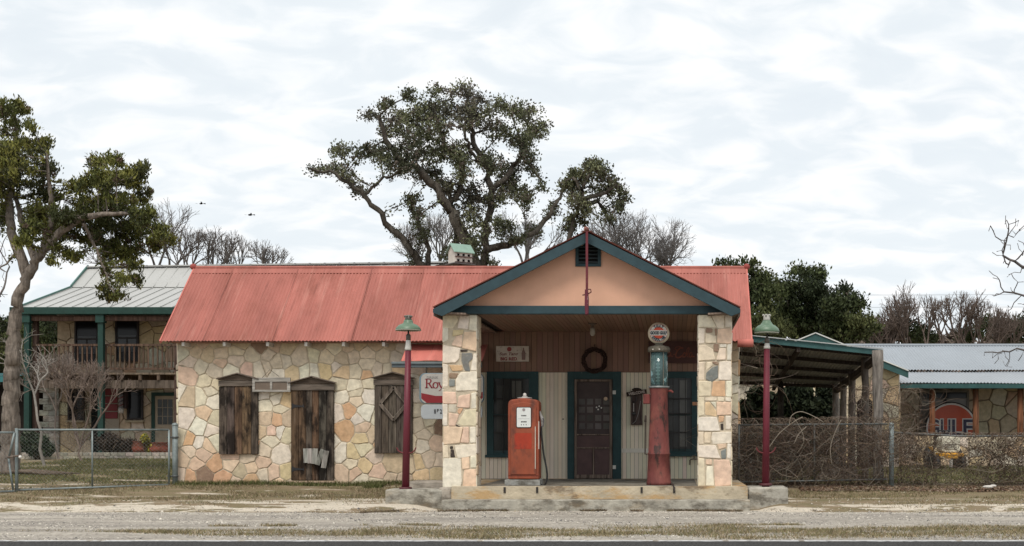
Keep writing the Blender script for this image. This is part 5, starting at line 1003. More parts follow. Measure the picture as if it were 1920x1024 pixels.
# brick edging, pots, plants by the house
Yk = 42.6; gk = hz(-18, Yk); bkx0, bkx1 = X_(22, Yk), X_(331, Yk)
bo = MB()
for lay_ in range(2):
    x = bkx0 + .1 * lay_
    while x < bkx1: l = random.uniform(.16, .27); bo.box(x, x + l - .012, Yk + random.uniform(-.02, .02), Yk + .2, gk - .03 + lay_ * .12, gk + .08 + lay_ * .12, jit((.40, .37, .31), .2)); x += l
tag(bo.build('stone_edging', stone, None, (-18, Yk, gk), bev=.012), 'low pale edging of rough stones in front of the left house', 'edging')
for px, r_, h_, lab in ((265, .30, .42, 'terracotta pot left of the yellow bush'), (297, .34, .38, 'wider terracotta pot right of the yellow bush')):
    Yp = 43.6; c = (X_(px, Yp), Yp, hz(X_(px, Yp), Yp) + .1); q = MB((.30, .095, .065)); q.lathe([(r_ * .7, c[2]), (r_ * 1.05, c[2] + h_ * .55), (r_ * .8, c[2] + h_), (r_ * .95, c[2] + h_ + .03), (r_ * .7, c[2] + h_)], (c[0], Yp, 0), 20); tag(q.build('terracotta_pot', concrete, None, c), lab, 'pot', 'pots by the left house')
def bush(name, lab, cat, blobs, Y, n, size, cols, group=None, elong=1.8, mat=leaf, stems=True, deep=1.0, up=.5, cname='foliage'):
    pts = blob_pts(blobs, idc, Y, n, deep, .1); cx = sum(b[0] for b in blobs) / len(blobs); g = hz(X_(cx, Y), Y); r_ = thing(name, (X_(cx, Y), Y, g), lab, cat, group)
    dirs = np.tile([0, 0, up], (len(pts), 1)); V, F = leaf_quads(pts, size, elong, dirs); np_mesh(cname, V, F, mixcols(len(pts), cols), mat, r_)
    if stems:
        q = MB((.10, .075, .05)); q.sm = True; b0 = np.array((X_(cx, Y), Y, g - .05))
        for p in pts[rng.integers(0, len(pts), 26)]: mid = b0 * .4 + p * .6 + rng.normal(size=3) * .04; q.tube([b0 + rng.normal(size=3) * (.05, .05, 0), mid, p], [.012, .008, .004], 4, cap=False)
        q.build('stem', twig, r_)
    return r_
bush('yellow_bush', 'small yellow green bush between the terracotta pots', 'bush', [(274, 832, 8, 18), (271, 822, 8, 10), (280, 840, 6, 10)], 43.4, 900, .05, [(.33, .27, .03), (.25, .25, .04), (.16, .17, .04)])
bush('dark_shrub', 'dark green rosemary-like shrub low behind the gate', 'bush', [(70, 835, 24, 22), (55, 828, 18, 22), (88, 842, 14, 14)], 42.0, 2600, .06, [(.035, .055, .03), (.02, .035, .02), (.06, .075, .045)], elong=3)
bush('dry_brush', 'brown dry brush pile against the left house wall', 'brush', [(205, 830, 22, 18), (235, 836, 22, 14), (250, 838, 14, 12)], 43.8, 1500, .06, [(.06, .045, .035), (.03, .022, .018), (.10, .075, .055)], elong=5)

# ---------------------------------------------------------------- chain link fences and gates
def chain(mb, a, b, z0, z1, y_of, pitch=.075, r_=.0022, col=(.24, .25, .245)):
    """diamond wire between a and b (x), clipped to [z0(x), z1(x)]"""
    H = 2.0; x0, x1 = a, b; n = int((x1 - x0 + H) / pitch)
    for s in (1, -1):
        for i in range(-int(H / pitch), n):
            xa = x0 + i * pitch; pts = []
            for k in range(0, 9):
                t = k / 8 * H; x = xa + (t if s > 0 else H - t); z = t
                if x0 <= x <= x1 and z0(x) <= z0(x) + z and z0(x) + z <= z1(x): pts.append((x, y_of(x) + s * .003, z0(x) + z))
            # exact straight run
            lo = max(x0, xa if s > 0 else x0); 
            if s > 0: xs_ = max(x0, xa); xe = min(x1, xa + (z1(x0) - z0(x0))); zs = xs_ - xa; ze_ = xe - xa
            else: xb = xa + (z1(x0) - z0(x0)); xs_ = max(x0, xa); xe = min(x1, xb); zs = xb - xs_; ze_ = xb - xe
            if xe - xs_ > .02: mb.tube([(xs_, y_of(xs_) + s * .003, z0(xs_) + zs), (xe, y_of(xe) + s * .003, z0(xe) + ze_)], r_, 3, col=col, cap=False)
GALV = (.20, .235, .235)
def yg(x): t = (x - X_(30, 27.8)) / (X_(322, 29) - X_(30, 27.8)); return 27.8 + t * 1.2
ga = thing('chain_link_gate', (X_(180, 28.4), 28.4, hz(-12, 28.4)), 'wide galvanised chain-link gate with a centre bar beside the station corner', 'gate')
gx0, gx1 = X_(33, 27.82), X_(317, 28.98)
def gz0(x): return Z_(919 - (x - gx0) / (gx1 - gx0) * 10, yg(x))
def gz1(x): return Z_(806, yg(x)) - .0
q = MB(GALV); q.sm = True
c_ = [(gx0, yg(gx0), gz0(gx0)), (gx1, yg(gx1), gz0(gx1)), (gx1, yg(gx1), gz1(gx1)), (gx0, yg(gx0), gz1(gx0))]
for i in range(4): q.tube([c_[i], c_[(i + 1) % 4]], .022, 8)
xm = X_(174, 28.4); q.tube([(xm, yg(xm), gz0(xm)), (xm, yg(xm), gz1(xm))], .018, 8); q.build('frame', galv, ga)
q = MB(); h_ = gz1(gx0) - gz0(gx0) - .03; chain(q, gx0, gx1, lambda x: gz0(x), lambda x: gz0(x) + h_, yg); q.build('wire_mesh', galv, ga)
def gate_post(px, Y, pyt, pyb, r_, lab, group=None, dome=True, name='fence_post', bands=()):
    b = P(px, pyb, Y); t_ = P(px, pyt, Y); q = MB(GALV); q.sm = True; q.tube([b - (0, 0, .2), t_], r_, 12); o = q.build(name, M('blue_galv', .6, (9, 9, 9), .3, .1, metal=.2, dirt=((.09, .12, .13), (6, 6, 6), .5, .7, .6)), None, b); tag(o, lab, 'post', group)
    if dome: q = MB(GALV); q.ball(t_, r_ * 1.15, 6, sc=(1, 1, .7)); 
    if dome: q.build('cap', galv, o)
    for py in bands: q = MB((.1, .11, .11)); z = Z_(py, Y); q.lathe([(r_ * 1.18, z - .02), (r_ * 1.18, z + .02)], (b[0], Y, 0), 12); q.tube([(b[0], Y, z), (b[0] - .17, Y - .03, z)], .014, 6); q.build('hinge_band', galv, o)
gate_post(328.5, 29.05, 797, 909, .062, 'thick weathered steel post between gate and station wall', bands=(820, 893))
gate_post(31, 27.75, 803, 922, .030, 'thin steel post where the two chain-link gates meet', dome=False)
gl2 = thing('chain_link_fence', (X_(0, 27.6), 27.6, hz(-14, 27.6)), 'short chain-link panel with a leaning brace at the far left edge', 'fence')
ax0, ax1 = X_(-90, 27.4), X_(27, 27.7); q = MB(GALV); q.sm = True; zz0 = Z_(924, 27.6); zz1 = Z_(811, 27.6); 
for a_, b_ in (((ax0, 27.4, zz0), (ax1, 27.7, zz0 + .03)), ((ax0, 27.4, zz1), (ax1, 27.7, zz1)), ((ax1, 27.7, zz1), (ax1 - .12, 27.7, Z_(860, 27.7))), ((ax1 - .12, 27.7, Z_(860, 27.7)), (ax1 - .02, 27.7, zz0)), ((ax0, 27.4, zz0), (ax0, 27.4, zz1))): q.tube([a_, b_], .022, 8)
q.build('frame', galv, gl2); q = MB(); chain(q, ax0, ax1 - .05, lambda x: zz0, lambda x: zz1, lambda x: 27.55); q.build('wire_mesh', galv, gl2)
q = MB((.16, .13, .11)); q.tube([P(10, 858, 27.6), P(38, 854, 27.7)], .022, 7); q.build('latch_bar', wood, gl2); q = MB((.7, .68, .64)); q.ball(P(38, 857, 27.68), .035, 6); q.build('white_knob', plastic, gl2)
# right side fences
Yr1 = 28.6
fr1 = thing('chain_link_fence', (X_(1525, Yr1), Yr1, hz(3, Yr1)), 'chain-link gate section smothered in dry vines in front of the carport', 'fence', 'vine covered fences')
fx0, fx1 = X_(1384, Yr1), X_(1664, Yr1); q = MB((.12, .13, .125)); q.sm = True
def f1z0(x): return Z_(904 - (x - fx0) / (fx1 - fx0) * 5, Yr1)
for a_, b_ in (((fx0, Yr1, f1z0(fx0)), (fx1, Yr1, f1z0(fx1))), ((fx0, Yr1, Z_(797, Yr1)), (fx1, Yr1, Z_(795, Yr1))), ((X_(1527, Yr1), Yr1, f1z0(4)), (X_(1527, Yr1), Yr1, Z_(796, Yr1))), ((fx0 + .02, Yr1, f1z0(fx0)), (fx0 + .02, Yr1, Z_(797, Yr1)))): q.tube([a_, b_], .021, 8)
q.build('frame', galv, fr1); q = MB(); chain(q, fx0, fx1, f1z0, lambda x: f1z0(x) + 1.2, lambda x: Yr1, r_=.0017); q.build('wire_mesh', galv, fr1)
gate_post(1671.5, 28.7, 796, 912, .055, 'blue grey steel fence post right of the vine covered gate', bands=())
fr2 = thing('chain_link_fence', (X_(1800, 28.9), 28.9, hz(6, 28.9)), 'chain-link fence under dry vines in front of the round orange sign', 'fence', 'vine covered fences')
Yr2 = 28.9; fx2, fx3 = X_(1675, Yr2), X_(2150, Yr2); q = MB((.13, .14, .135)); q.sm = True; q.tube([(fx2, Yr2, Z_(811, Yr2)), (X_(1800, Yr2), Yr2, Z_(818, Yr2)), (fx3, Yr2, Z_(817, Yr2))], .022, 8)
for px in (1975, 2148): q.tube([(X_(px, Yr2), Yr2, .2), (X_(px, Yr2), Yr2, Z_(815, Yr2))], .028, 8)
q.build('frame', galv, fr2); q = MB(); chain(q, fx2, fx3, lambda x: .32, lambda x: 1.35, lambda x: Yr2, r_=.0017); q.build('wire_mesh', galv, fr2)

# ================================================================== CARPORT
cpz = hz(3, 33); cpt = thing('carport', (X_(1520, 33), 33, cpz), 'open carport with green edged metal roof on rough cedar posts', 'carport')
cx0 = XR + .05; A_ = np.array((cx0, 29.8, Z_(630, 29.8))); B_ = np.array((X_(1650, 29.8), 29.8, Z_(657, 29.8))); C_ = np.array((B_[0] - .05, 37.0, Z_(722, 37))); D_ = np.array((cx0, 37.0, Z_(714, 37)))
q = MB((.24, .245, .245)); corr(q, A_, B_, C_, D_, rows=3, pitch=.09); r_ = q.build('roof', greyroof, cpt)
q = MB((.035, .10, .10)); q.beam(A_ + (0, -.03, -.05), B_ + (.04, -.03, -.05), .03, .12); q.build('front_fascia', trim, r_)
q = MB((.40, .42, .42)); q.beam(A_ + (0, -.05, .03), B_ + (.06, -.05, .03), .08, .02); q.build('drip_edge', greyroof, r_)
q = MB((.045, .035, .03))
for t in np.linspace(.04, .97, 5): a = A_ * (1 - t) + D_ * t; b = B_ * (1 - t) + C_ * t; q.beam(a + (0, 0, -.07), b + (0, 0, -.07), .06, .09)
for u in (.42,): a = A_ * (1 - u) + B_ * u; b = D_ * (1 - u) + C_ * u; q.beam(a + (0, 0, -.17), b + (0, 0, -.17), .08, .11)
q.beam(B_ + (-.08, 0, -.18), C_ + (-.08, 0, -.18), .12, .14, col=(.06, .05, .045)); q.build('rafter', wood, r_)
def cedar(px, Y, pyt, r0, col, par):
    x = X_(px, Y); g = hz(x, Y); q = MB(col); q.sm = True; n = 9; q.tube([(x + random.uniform(-.015, .015), Y, g - .1 + (Z_(pyt, Y) - g + .1) * i / n) for i in range(n + 1)], [r0 * random.uniform(.88, 1.1) for _ in range(n + 1)], 9); return q.build('cedar_post', bark, par)
for px, Y, pyt, r0, col in ((1646, 29.5, 657, .115, (.20, .18, .16)), (1622, 31.2, 672, .09, (.13, .11, .095)), (1597, 33.6, 690, .095, (.12, .10, .085)), (1581, 35.2, 700, .09, (.14, .12, .10)), (1567, 36.8, 715, .10, (.19, .17, .15))): cedar(px, Y, pyt, r0, col, cpt)
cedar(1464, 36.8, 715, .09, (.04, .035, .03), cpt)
# clutter under and by the carport
q = MB((.11, .095, .08)); 
for i, (a, b) in enumerate(((1535, 1612), (1540, 1608), (1546, 1604))): Y = 31.0 + i * .35; g = hz(4, Y); q.box(X_(a, Y), X_(b, Y), Y, Y + .34, g - .05, g + .12 + .13 * i, jit((.15, .13, .11), .2))
tag(q.build('timber_steps', wood, None, (X_(1574, 31), 31, hz(4, 31)), bev=.006), 'low grey timber steps inside the carport behind the vines', 'steps')
q = MB((.12, .11, .10))
for a_, b_ in (((1386, 905), (1384, 790)), ((1400, 905), (1385, 772))): q.tube([P(a_[0], a_[1], 29.0), P(b_[0], b_[1], 29.3)], .03, 6)
for t in np.linspace(.12, .9, 7): q.tube([P(1386 - 2 * t, 905 - 115 * t, 29 + .3 * t), P(1400 - 15 * t, 905 - 133 * t, 29 + .3 * t)], .014, 5)
tag(q.build('old_ladder', wood, None, P(1390, 905, 29)), 'old grey ladder leaning by the station corner behind the fence', 'ladder')
q = MB((.20, .19, .175)); q.obox(P(1413, 878, 29.8), (.16, 0, .02), (0, .08, 0), (-.02, 0, .24)); tag(q.build('stone_slab', rock, None, P(1413, 905, 29.8), bev=.03), 'grey stone slab standing low behind the right lamp post', 'stone')
q = MB((.28, .26, .22)); q.box(X_(1384, 28.0), X_(1470, 28.0), 27.9, 28.2, hz(2, 28) - .1, hz(2, 28) + .10); tag(q.build('concrete_kerb', concrete, None, P(1420, 908, 28), bev=.01), 'low concrete kerb under the right fence beside the station', 'kerb')

# ================================================================== RIGHT HOUSE
gr_ = hz(8, 42); rh = thing('stone_bungalow', (8, 42, gr_), 'low flagstone bungalow with corrugated grey roof, green fascia and arched wing', 'house')
Yw, Yv = 42.3, 38.6
wx0, wx1 = X_(1380, Yv), X_(1686, Yv); apx, apz = X_(1526, Yv), Z_(627, Yv); sl_ = (apz - Z_(699, Yv)) / (X_(1703, Yv) - apx)
gA = hz(6, Yv)
m_ = MB((.40, .34, .25)); m_.prism([(wx0, gA - .2), (wx1, gA - .2), (wx1, apz - sl_ * (wx1 - apx) - .1), (apx, apz - .1), (wx0, apz - sl_ * (apx - wx0) - .1)][::-1], Yv + .02, Yv + 7); m_.build('wing_wall', mortar, rh)
sb = MB()
for poly, c in cells(rand_seeds(wx0, wx1, gA, 4.3, .42, 'cctwytp'), (wx0, wx1, gA, 4.3), .016):
    cx = sum(a for a, b in poly) / len(poly); cz = sum(b for a, b in poly) / len(poly)
    if max(b for a, b in poly) > apz - sl_ * abs(cx - apx) - .2: poly = [(a, min(b, apz - sl_ * abs(a - apx) - .16)) for a, b in poly]
    if max(b for a, b in poly) - min(b for a, b in poly) < .08: continue
    lay(sb, poly, jit(PAL[c], .1), lambda u, v, d: (u, Yv + .02 - d, v), .03, .01)
for poly, c in cells(rand_seeds(Yv, Yw, gA, 3.2, .42, 'cctwytp'), (Yv, Yw, gA, 3.2), .016): lay(sb, poly, jit(PAL[c], .1), lambda u, v, d: (wx1 + d, u, v), .03, .01)
sb.build('wing_flagstone', stone, rh)
q = MB((.012, .01, .01)); x0, x1 = X_(1606, Yv), X_(1636, Yv); n = 10; pts = [(x0, gA), (x0, Z_(760, Yv))] + [((x0 + x1) / 2 + (x1 - x0) / 2 * math.cos(math.pi - math.pi * i / n), Z_(760, Yv) + (x1 - x0) / 2 * math.sin(math.pi * i / n)) for i in range(1, n)] + [(x1, Z_(760, Yv)), (x1, gA)]; q.prism(pts[::-1], Yv - .03, Yv + .0); q.build('arched_opening', dark, rh)
# wing roof
q = MB((.36, .38, .39)); ex = X_(1703, Yv - .4); ez = apz - sl_ * (ex - apx); lx = 2 * apx - ex
corr(q, (ex, Yv - .4, ez), (ex, Yv + 7, ez), (apx, Yv + 7, apz), (apx, Yv - .4, apz), rows=2, pitch=.09); corr(q, (lx, Yv + 7, ez), (lx, Yv - .4, ez), (apx, Yv - .4, apz), (apx, Yv + 7, apz), rows=2, pitch=.09); wr_ = q.build('wing_roof', greyroof, rh)
q = MB((.03, .085, .082)); 
for s in (1, -1):
    e2 = apx + s * (ex - apx); q.prism([(apx, apz - .02), (e2, ez - .02), (e2, ez - .2), (apx, apz - .24)][::s], Yv - .43, Yv - .39)
q.prism([(apx - 1.2, apz - sl_ * 1.2 - .05), (apx + 1.2, apz - sl_ * 1.2 - .05), (apx, apz - .05)][::-1], Yv - .05, Yv - .02); q.build('barge_board', trim, wr_)
q = MB((.62, .63, .6)); 
for s in (1, -1): q.beam((apx, Yv - .45, apz + .01), (apx + s * (ex - apx), Yv - .45, ez + .01), .03, .03)
q.build('white_edge', paint, wr_)
# main roof
e_y, e_z = 39.6, Z_(718, 39.6); b_y, b_z = Yw - .2, Z_(697, Yw - .2); r_y, r_z = 45.5, Z_(648.5, 45.5); X0, X1 = X_(1688, 39.6), 17.5; X0r = X_(1560, 45.5)
q = MB((.31, .335, .36)); corr(q, (X0, e_y, e_z), (X1, e_y, e_z), (X1, b_y, b_z), (X0, b_y, b_z), rows=2, pitch=.10, amp=.016); mr_ = q.build('porch_roof', greyroof, rh)
q = MB((.29, .32, .35)); corr(q, (X0r, b_y - .1, b_z + .05), (X1, b_y - .1, b_z + .05), (X1, r_y, r_z), (X0r, r_y, r_z), rows=2, pitch=.10, amp=.016); q.tube([(X0r, r_y, r_z + .02), (X1, r_y, r_z + .02)], .05, 6); mr2 = q.build('main_roof', greyroof, rh)
q = MB((.025, .08, .078)); q.box(X0, X1, e_y + .02, e_y + .06, Z_(728, e_y), e_z - .02); q.build('fascia', trim, mr_); q = MB((.06, .045, .035)); q.box(X0, X1, e_y + .06, Yw, e_z - .07, e_z - .03); q.build('porch_ceiling', wood, mr_)
for px in (1748, 1829.5, 1913): x = X_(px, 40); q = MB((.17, .075, .04)); q.sm = True; q.tube([(x, 40, gr_ - .2), (x, 40, e_z - .05)], [.1, .085], 9); q.build('cedar_post', wood, rh)
m_ = MB((.24, .20, .15)); m_.box(wx1 - .2, 17.3, Yw + .02, 48, gr_ - .2, b_z); m_.build('wall', mortar, rh)
sb = MB()
for poly, c in cells(rand_seeds(wx1, 17.3, gr_ - .05, b_z, .55, 'ccttyw'), (wx1, 17.3, gr_ - .05, b_z), .02): lay(sb, poly, jit(tuple(v * .85 for v in PAL[c]), .1), lambda u, v, d: (u, Yw + .02 - d, v), .03, .012)
sb.build('flagstone_facing', stone, rh)
m_ = MB((.45, .38, .28)); lw = MB(); Ylw = 39.9; lx0, lx1 = X_(1690, Ylw), 17.4; lwz = Z_(818, Ylw); m_.box(lx0, lx1, Ylw + .02, Ylw + .28, gr_ - .3, lwz); m_.build('low_wall', mortar, rh)
for poly, c in cells(rand_seeds(lx0, lx1, gr_ - .1, lwz, .38, 'ccwpyt'), (lx0, lx1, gr_ - .1, lwz), .018): lay(lw, poly, jit(PAL[c], .1), lambda u, v, d: (u, Ylw + .02 - d, v), .035, .01)
lw.build('low_wall_stones', stone, rh)
x0, x1, z0, z1 = X_(1724, Yw - .05), X_(1816, Yw - .05), Z_(822, Yw), Z_(732, Yw); Yx = Yw - .08
q = MB((.20, .19, .175)); ring_frame(q, x0, x1, z0, z1, .07, .07, .07, .07, Yx - .06, Yx + .05); q.box(x0 + .07, x1 - .07, Yx - .04, Yx, Z_(749, Yw), Z_(747, Yw)); wo = q.build('picture_window', trim, rh)
q = MB((.20, .20, .19)); q.box(x0 + .07, x1 - .07, Yx - .02, Yx - .01, z0 + .07, Z_(749, Yw)); q.box(x0 + .07, x1 - .07, Yx - .02, Yx - .01, Z_(747, Yw), z1 - .07, (.012, .012, .014)); q.box((x0 + x1) / 2 - .05, (x0 + x1) / 2 + .08, Yx - .05, Yx - .021, z0 + .07, Z_(749, Yw), (.02, .02, .02)); q.build('pane', glass, wo)
# round gulf sign
Yg = 40.9; gc2 = P(1783, 803, Yg); gr2 = 49.5 * Yg / FPX; gs = thing('round_sign', (gc2[0], Yg, gc2[2] - gr2), 'large round orange sign reading Gulf in dark letters, leaning on the right house porch', 'sign')
q = MB((.02, .02, .022)); q.lathe([(.001, -.06), (gr2 * .98, -.06), (gr2, -.03), (gr2, .03), (.001, .03)], gc2, 48, 'y'); q.build('sign_case', paint, gs)
q = MB(); yq = Yg - .064; disc(q, gr2 * .95, yq, (.44, .42, .40), gr2 * .885, c=gc2); disc(q, gr2 * .885, yq + .001, (.34, .05, .016), c=gc2, n=48); disc(q, gr2 * .45, yq + .0005, (.32, .047, .015), c=gc2, n=32)
tz = gc2[2] + .02; lh = .50
for dy, b, colr in ((-.002, .075, (.44, .43, .41)), (-.006, .02, (.018, .018, .045))):
    for i, ch in enumerate('GULF'): text(q, ch, gc2[0] + (-.53 + .35 * i) * .98, yq + dy, tz, lh + (0.06 if b > .05 else 0), colr, wfit=.29 + (.06 if b > .05 else 0), bold=b)
q.build('sign_face', plastic, gs)
# small garden tractor
Yt = 37.2; tc_ = P(1783, 878, Yt); tg = hz(tc_[0], Yt); tr = thing('garden_tractor', (tc_[0], Yt, tg), 'small cream and yellow garden tractor parked facing the vine fence', 'tractor'); tx = tc_[0]; k = Yt / FPX
def tz_(py): return Z_(py, Yt)
q = MB((.60, .57, .46)); w2 = 17.5 * k; q.prism(rrect(tx - w2, tx + w2, tz_(849), tz_(818), .10, 4), Yt, Yt + .75); q.build('hood', paint, tr, bev=.03)
q = MB((.12, .11, .09)); 
for i in range(4): z = tz_(843) + i * .045; q.box(tx - w2 * .62, tx + w2 * .62, Yt - .006, Yt + .01, z, z + .02)
q.build('grille', paint, tr)
q = MB((.55, .27, .02)); q.box(tx - 11 * k, tx + 12 * k, Yt - .14, Yt - .02, tz_(860), tz_(851)); q.box(tx - 22 * k, tx + 24 * k, Yt - .05, Yt + .5, tz_(856), tz_(849.5)); q.build('bumper', paint, tr, bev=.02)
q = MB((.5, .25, .03)); q.box(tx - 27 * k, tx - 22 * k, Yt + .8, Yt + 1.4, tz_(848), tz_(838)); q.box(tx + 22 * k, tx + 27 * k, Yt + .8, Yt + 1.4, tz_(848), tz_(838)); q.build('rear_fender', paint, tr, bev=.03)
for s in (-1, 1):
    x = tx + s * 24 * k; r_ = .20; q = MB((.018, .018, .018)); q.lathe([(.10, -.07), (r_ * .9, -.075), (r_, -.04), (r_, .04), (r_ * .9, .075), (.10, .07)], (x, Yt + .15, tg + r_), 24, 'x'); tw = q.build('front_wheel', black, tr); q = MB((.5, .47, .38)); q.lathe([(.001, -.05), (.1, -.05), (.1, .05), (.001, .05)], (x, Yt + .15, tg + r_), 16, 'x'); q.build('hub', paint, tw)
    x = tx + s * 27 * k; r_ = .3; q = MB((.018, .018, .018)); q.lathe([(.12, -.1), (r_ * .9, -.11), (r_, -.06), (r_, .06), (r_ * .9, .11), (.12, .1)], (x, Yt + 1.15, tg + r_), 24, 'x'); q.build('rear_wheel', black, tr)
q = MB((.03, .03, .03)); q.tube([(tx, Yt + .7, tz_(820)), (tx, Yt + .9, tz_(808))], .02, 7); q.lathe([(.17, 0), (.19, .015), (.17, .03)], (tx, Yt + .92, tz_(808)), 20); q.build('steering_wheel', black, tr)
q = MB((.04, .035, .03)); q.box(tx - .2, tx + .2, Yt + 1.15, Yt + 1.5, tz_(838), tz_(830)); q.box(tx - .2, tx + .2, Yt + 1.42, Yt + 1.5, tz_(838), tz_(815)); q.build('seat', black, tr, bev=.04)
# timber stub in front of the tractor
q = MB((.35, .33, .3)); q.tube([P(1783, 876, 36.6), P(1783, 862, 36.6)], .05, 8); tag(q.build('wooden_stub', wood, None, P(1783, 878, 36.6)), 'short pale wooden stub in the grass in front of the tractor', 'stub')

# ================================================================== TREES
cvA = lambda x, y: (560 + x / 2.694, 140 + y / 2.694)
OB = [(450, 145, 60, 30), (360, 205, 50, 25), (560, 110, 50, 40), (700, 80, 60, 35), (830, 75, 70, 40), (900, 130, 50, 40), (1010, 160, 80, 45), (1130, 190, 90, 50), (1210, 270, 70, 50), (1130, 330, 80, 60), (1000, 280, 90, 60), (860, 210, 90, 70), (740, 180, 80, 60), (620, 190, 90, 60), (520, 220, 90, 50), (470, 290, 80, 45), (600, 300, 90, 60), (700, 270, 80, 60), (560, 380, 100, 60), (680, 400, 90, 60), (790, 400, 80, 60), (520, 470, 90, 40), (650, 500, 80, 50), (740, 560, 60, 50), (410, 400, 80, 50), (320, 390, 60, 45), (210, 380, 60, 35), (190, 480, 70, 30), (100, 480, 50, 18), (260, 540, 50, 35), (300, 590, 30, 25), (570, 640, 45, 40), (600, 720, 40, 50), (640, 790, 35, 40), (480, 790, 40, 25), (570, 940, 30, 40), (830, 480, 50, 60), (870, 590, 60, 50), (900, 640, 60, 50), (880, 720, 50, 60), (970, 450, 70, 60), (1060, 500, 70, 50), (1050, 560, 70, 50), (1120, 600, 60, 45), (1150, 640, 40, 35), (1000, 630, 60, 40), (1160, 420, 50, 50), (1180, 480, 40, 40), (1230, 560, 30, 30), (1030, 770, 60, 50), (1100, 830, 60, 30), (1190, 790, 40, 30), (1280, 700, 30, 40), (1330, 580, 20, 30), (750, 900, 30, 40), (980, 950, 40, 30), (820, 830, 40, 60), (900, 850, 50, 60), (780, 680, 40, 50)]
OL = [([(925, 1010), (940, 850), (960, 700), (975, 560), (960, 450), (900, 380), (870, 260), (850, 130)], 0.302, .05, .3),
      ([(905, 1000), (850, 850), (760, 680), (700, 570), (610, 490), (500, 420), (440, 330), (400, 220)], 0.259, .05, -1.2),
      ([(760, 680), (810, 600), (825, 500), (810, 430), (740, 360), (700, 250), (680, 150)], 0.122, .04, .8),
      ([(640, 1000), (570, 880), (500, 800), (430, 750), (420, 700), (330, 620), (250, 540), (150, 490), (50, 482)], 0.151, .03, -1.0),
      ([(650, 990), (662, 880), (620, 800), (590, 700), (560, 620)], 0.108, .04, .6),
      ([(330, 620), (370, 570), (460, 520), (520, 470)], 0.058, .03, 0),
      ([(945, 890), (1080, 850), (1180, 800), (1260, 720), (1310, 640), (1340, 570)], 0.137, .04, 1.0),
      ([(975, 600), (1040, 520), (1120, 420), (1180, 300)], 0.115, .04, 1.2),
      ([(800, 1000), (798, 930), (802, 780), (770, 640), (700, 500)], 0.130, .05, 1.5),
      ([(960, 480), (905, 445), (870, 380), (840, 280)], 0.072, .04, -1.0),
      ([(1120, 420), (1180, 470), (1225, 560)], 0.043, .03, .4)]
OAKC = [(.048, .054, .030), (.072, .080, .044), (.098, .108, .056), (.140, .148, .078), (.088, .085, .062)]
OL = [(t_[0], t_[1] * .82) + t_[2:] for t_ in OL]
make_tree('live_oak', 'huge spreading live oak with twisting limbs and mossy clumps behind the red roof', 'tree', cvA, 38.5, OL, OB, 4600, .15, .21, 20, .048, OAKC, (.085, .075, .062), tip=.011, deep=1.5, spread=1.6, leaf_r=.19, elong=1.5, sides=7, brown=(.13, (.12, .10, .08)), wig=.22)
cvB = lambda x, y: (1020 + x / 4.266, 280 + y / 4.266)
make_tree('live_oak', 'smaller live oak right of the huge oak, rising just behind the gable peak', 'tree', cvB, 36.5,
          [([(190, 760), (240, 560), (290, 450), (312, 320), (360, 200), (400, 120)], .20, .04, .3), ([(300, 440), (430, 420), (480, 480), (540, 590)], .08, .03, .5), ([(310, 400), (500, 350), (590, 280)], .08, .03, -.5), ([(300, 330), (230, 240), (150, 280)], .06, .03, 0)],
          [(380, 130, 100, 50), (470, 160, 60, 50), (240, 200, 60, 50), (330, 220, 90, 60), (240, 320, 60, 60), (220, 270, 50, 50), (260, 420, 70, 60), (330, 480, 50, 40), (240, 540, 60, 50), (200, 620, 70, 50), (320, 570, 40, 50), (150, 290, 30, 25), (430, 330, 60, 35), (560, 270, 50, 40), (610, 330, 60, 50), (640, 400, 50, 50), (600, 460, 50, 40), (500, 560, 50, 30), (560, 590, 30, 25), (480, 500, 20, 30), (450, 250, 50, 50), (520, 330, 60, 40), (620, 510, 30, 20)],
          1400, .13, .19, 17, .047, OAKC, (.085, .075, .062), tip=.011, deep=1.2, spread=.6, leaf_r=.17, elong=1.5, brown=(.12, (.085, .07, .055)), wig=.2)
cvJ = lambda x, y: (x / 2.327, 160 + y / 2.327)
JB = [(70, 75, 30, 20), (20, 100, 60, 35), (100, 110, 50, 25), (140, 170, 25, 20), (40, 190, 50, 45), (30, 280, 60, 50), (100, 260, 60, 30), (190, 250, 45, 35), (150, 290, 50, 20), (60, 360, 80, 60), (30, 440, 60, 50), (210, 370, 50, 40), (150, 430, 50, 40), (200, 480, 60, 50), (170, 560, 70, 50), (220, 610, 60, 50), (130, 620, 50, 40), (100, 680, 40, 30), (270, 560, 60, 40), (20, 560, 40, 50), (430, 330, 60, 35), (510, 330, 50, 35), (620, 370, 40, 35), (350, 440, 55, 40), (440, 410, 80, 50), (560, 410, 80, 50), (630, 480, 40, 40), (400, 510, 90, 50), (520, 510, 90, 50), (620, 570, 60, 50), (340, 580, 70, 50), (450, 600, 90, 50), (560, 630, 80, 50), (690, 640, 60, 35), (740, 680, 25, 18), (660, 700, 60, 40), (400, 670, 60, 40), (510, 700, 60, 40), (300, 640, 50, 40), (320, 740, 50, 30), (220, 770, 30, 30), (480, 740, 40, 25), (580, 780, 50, 30), (540, 850, 40, 20), (600, 850, 30, 35), (490, 920, 55, 25), (450, 885, 20, 15), (460, 810, 20, 20), (570, 730, 50, 40), (240, 700, 35, 20), (-60, 150, 60, 60), (-60, 300, 60, 80), (-60, 450, 60, 80), (-40, 600, 50, 50)]
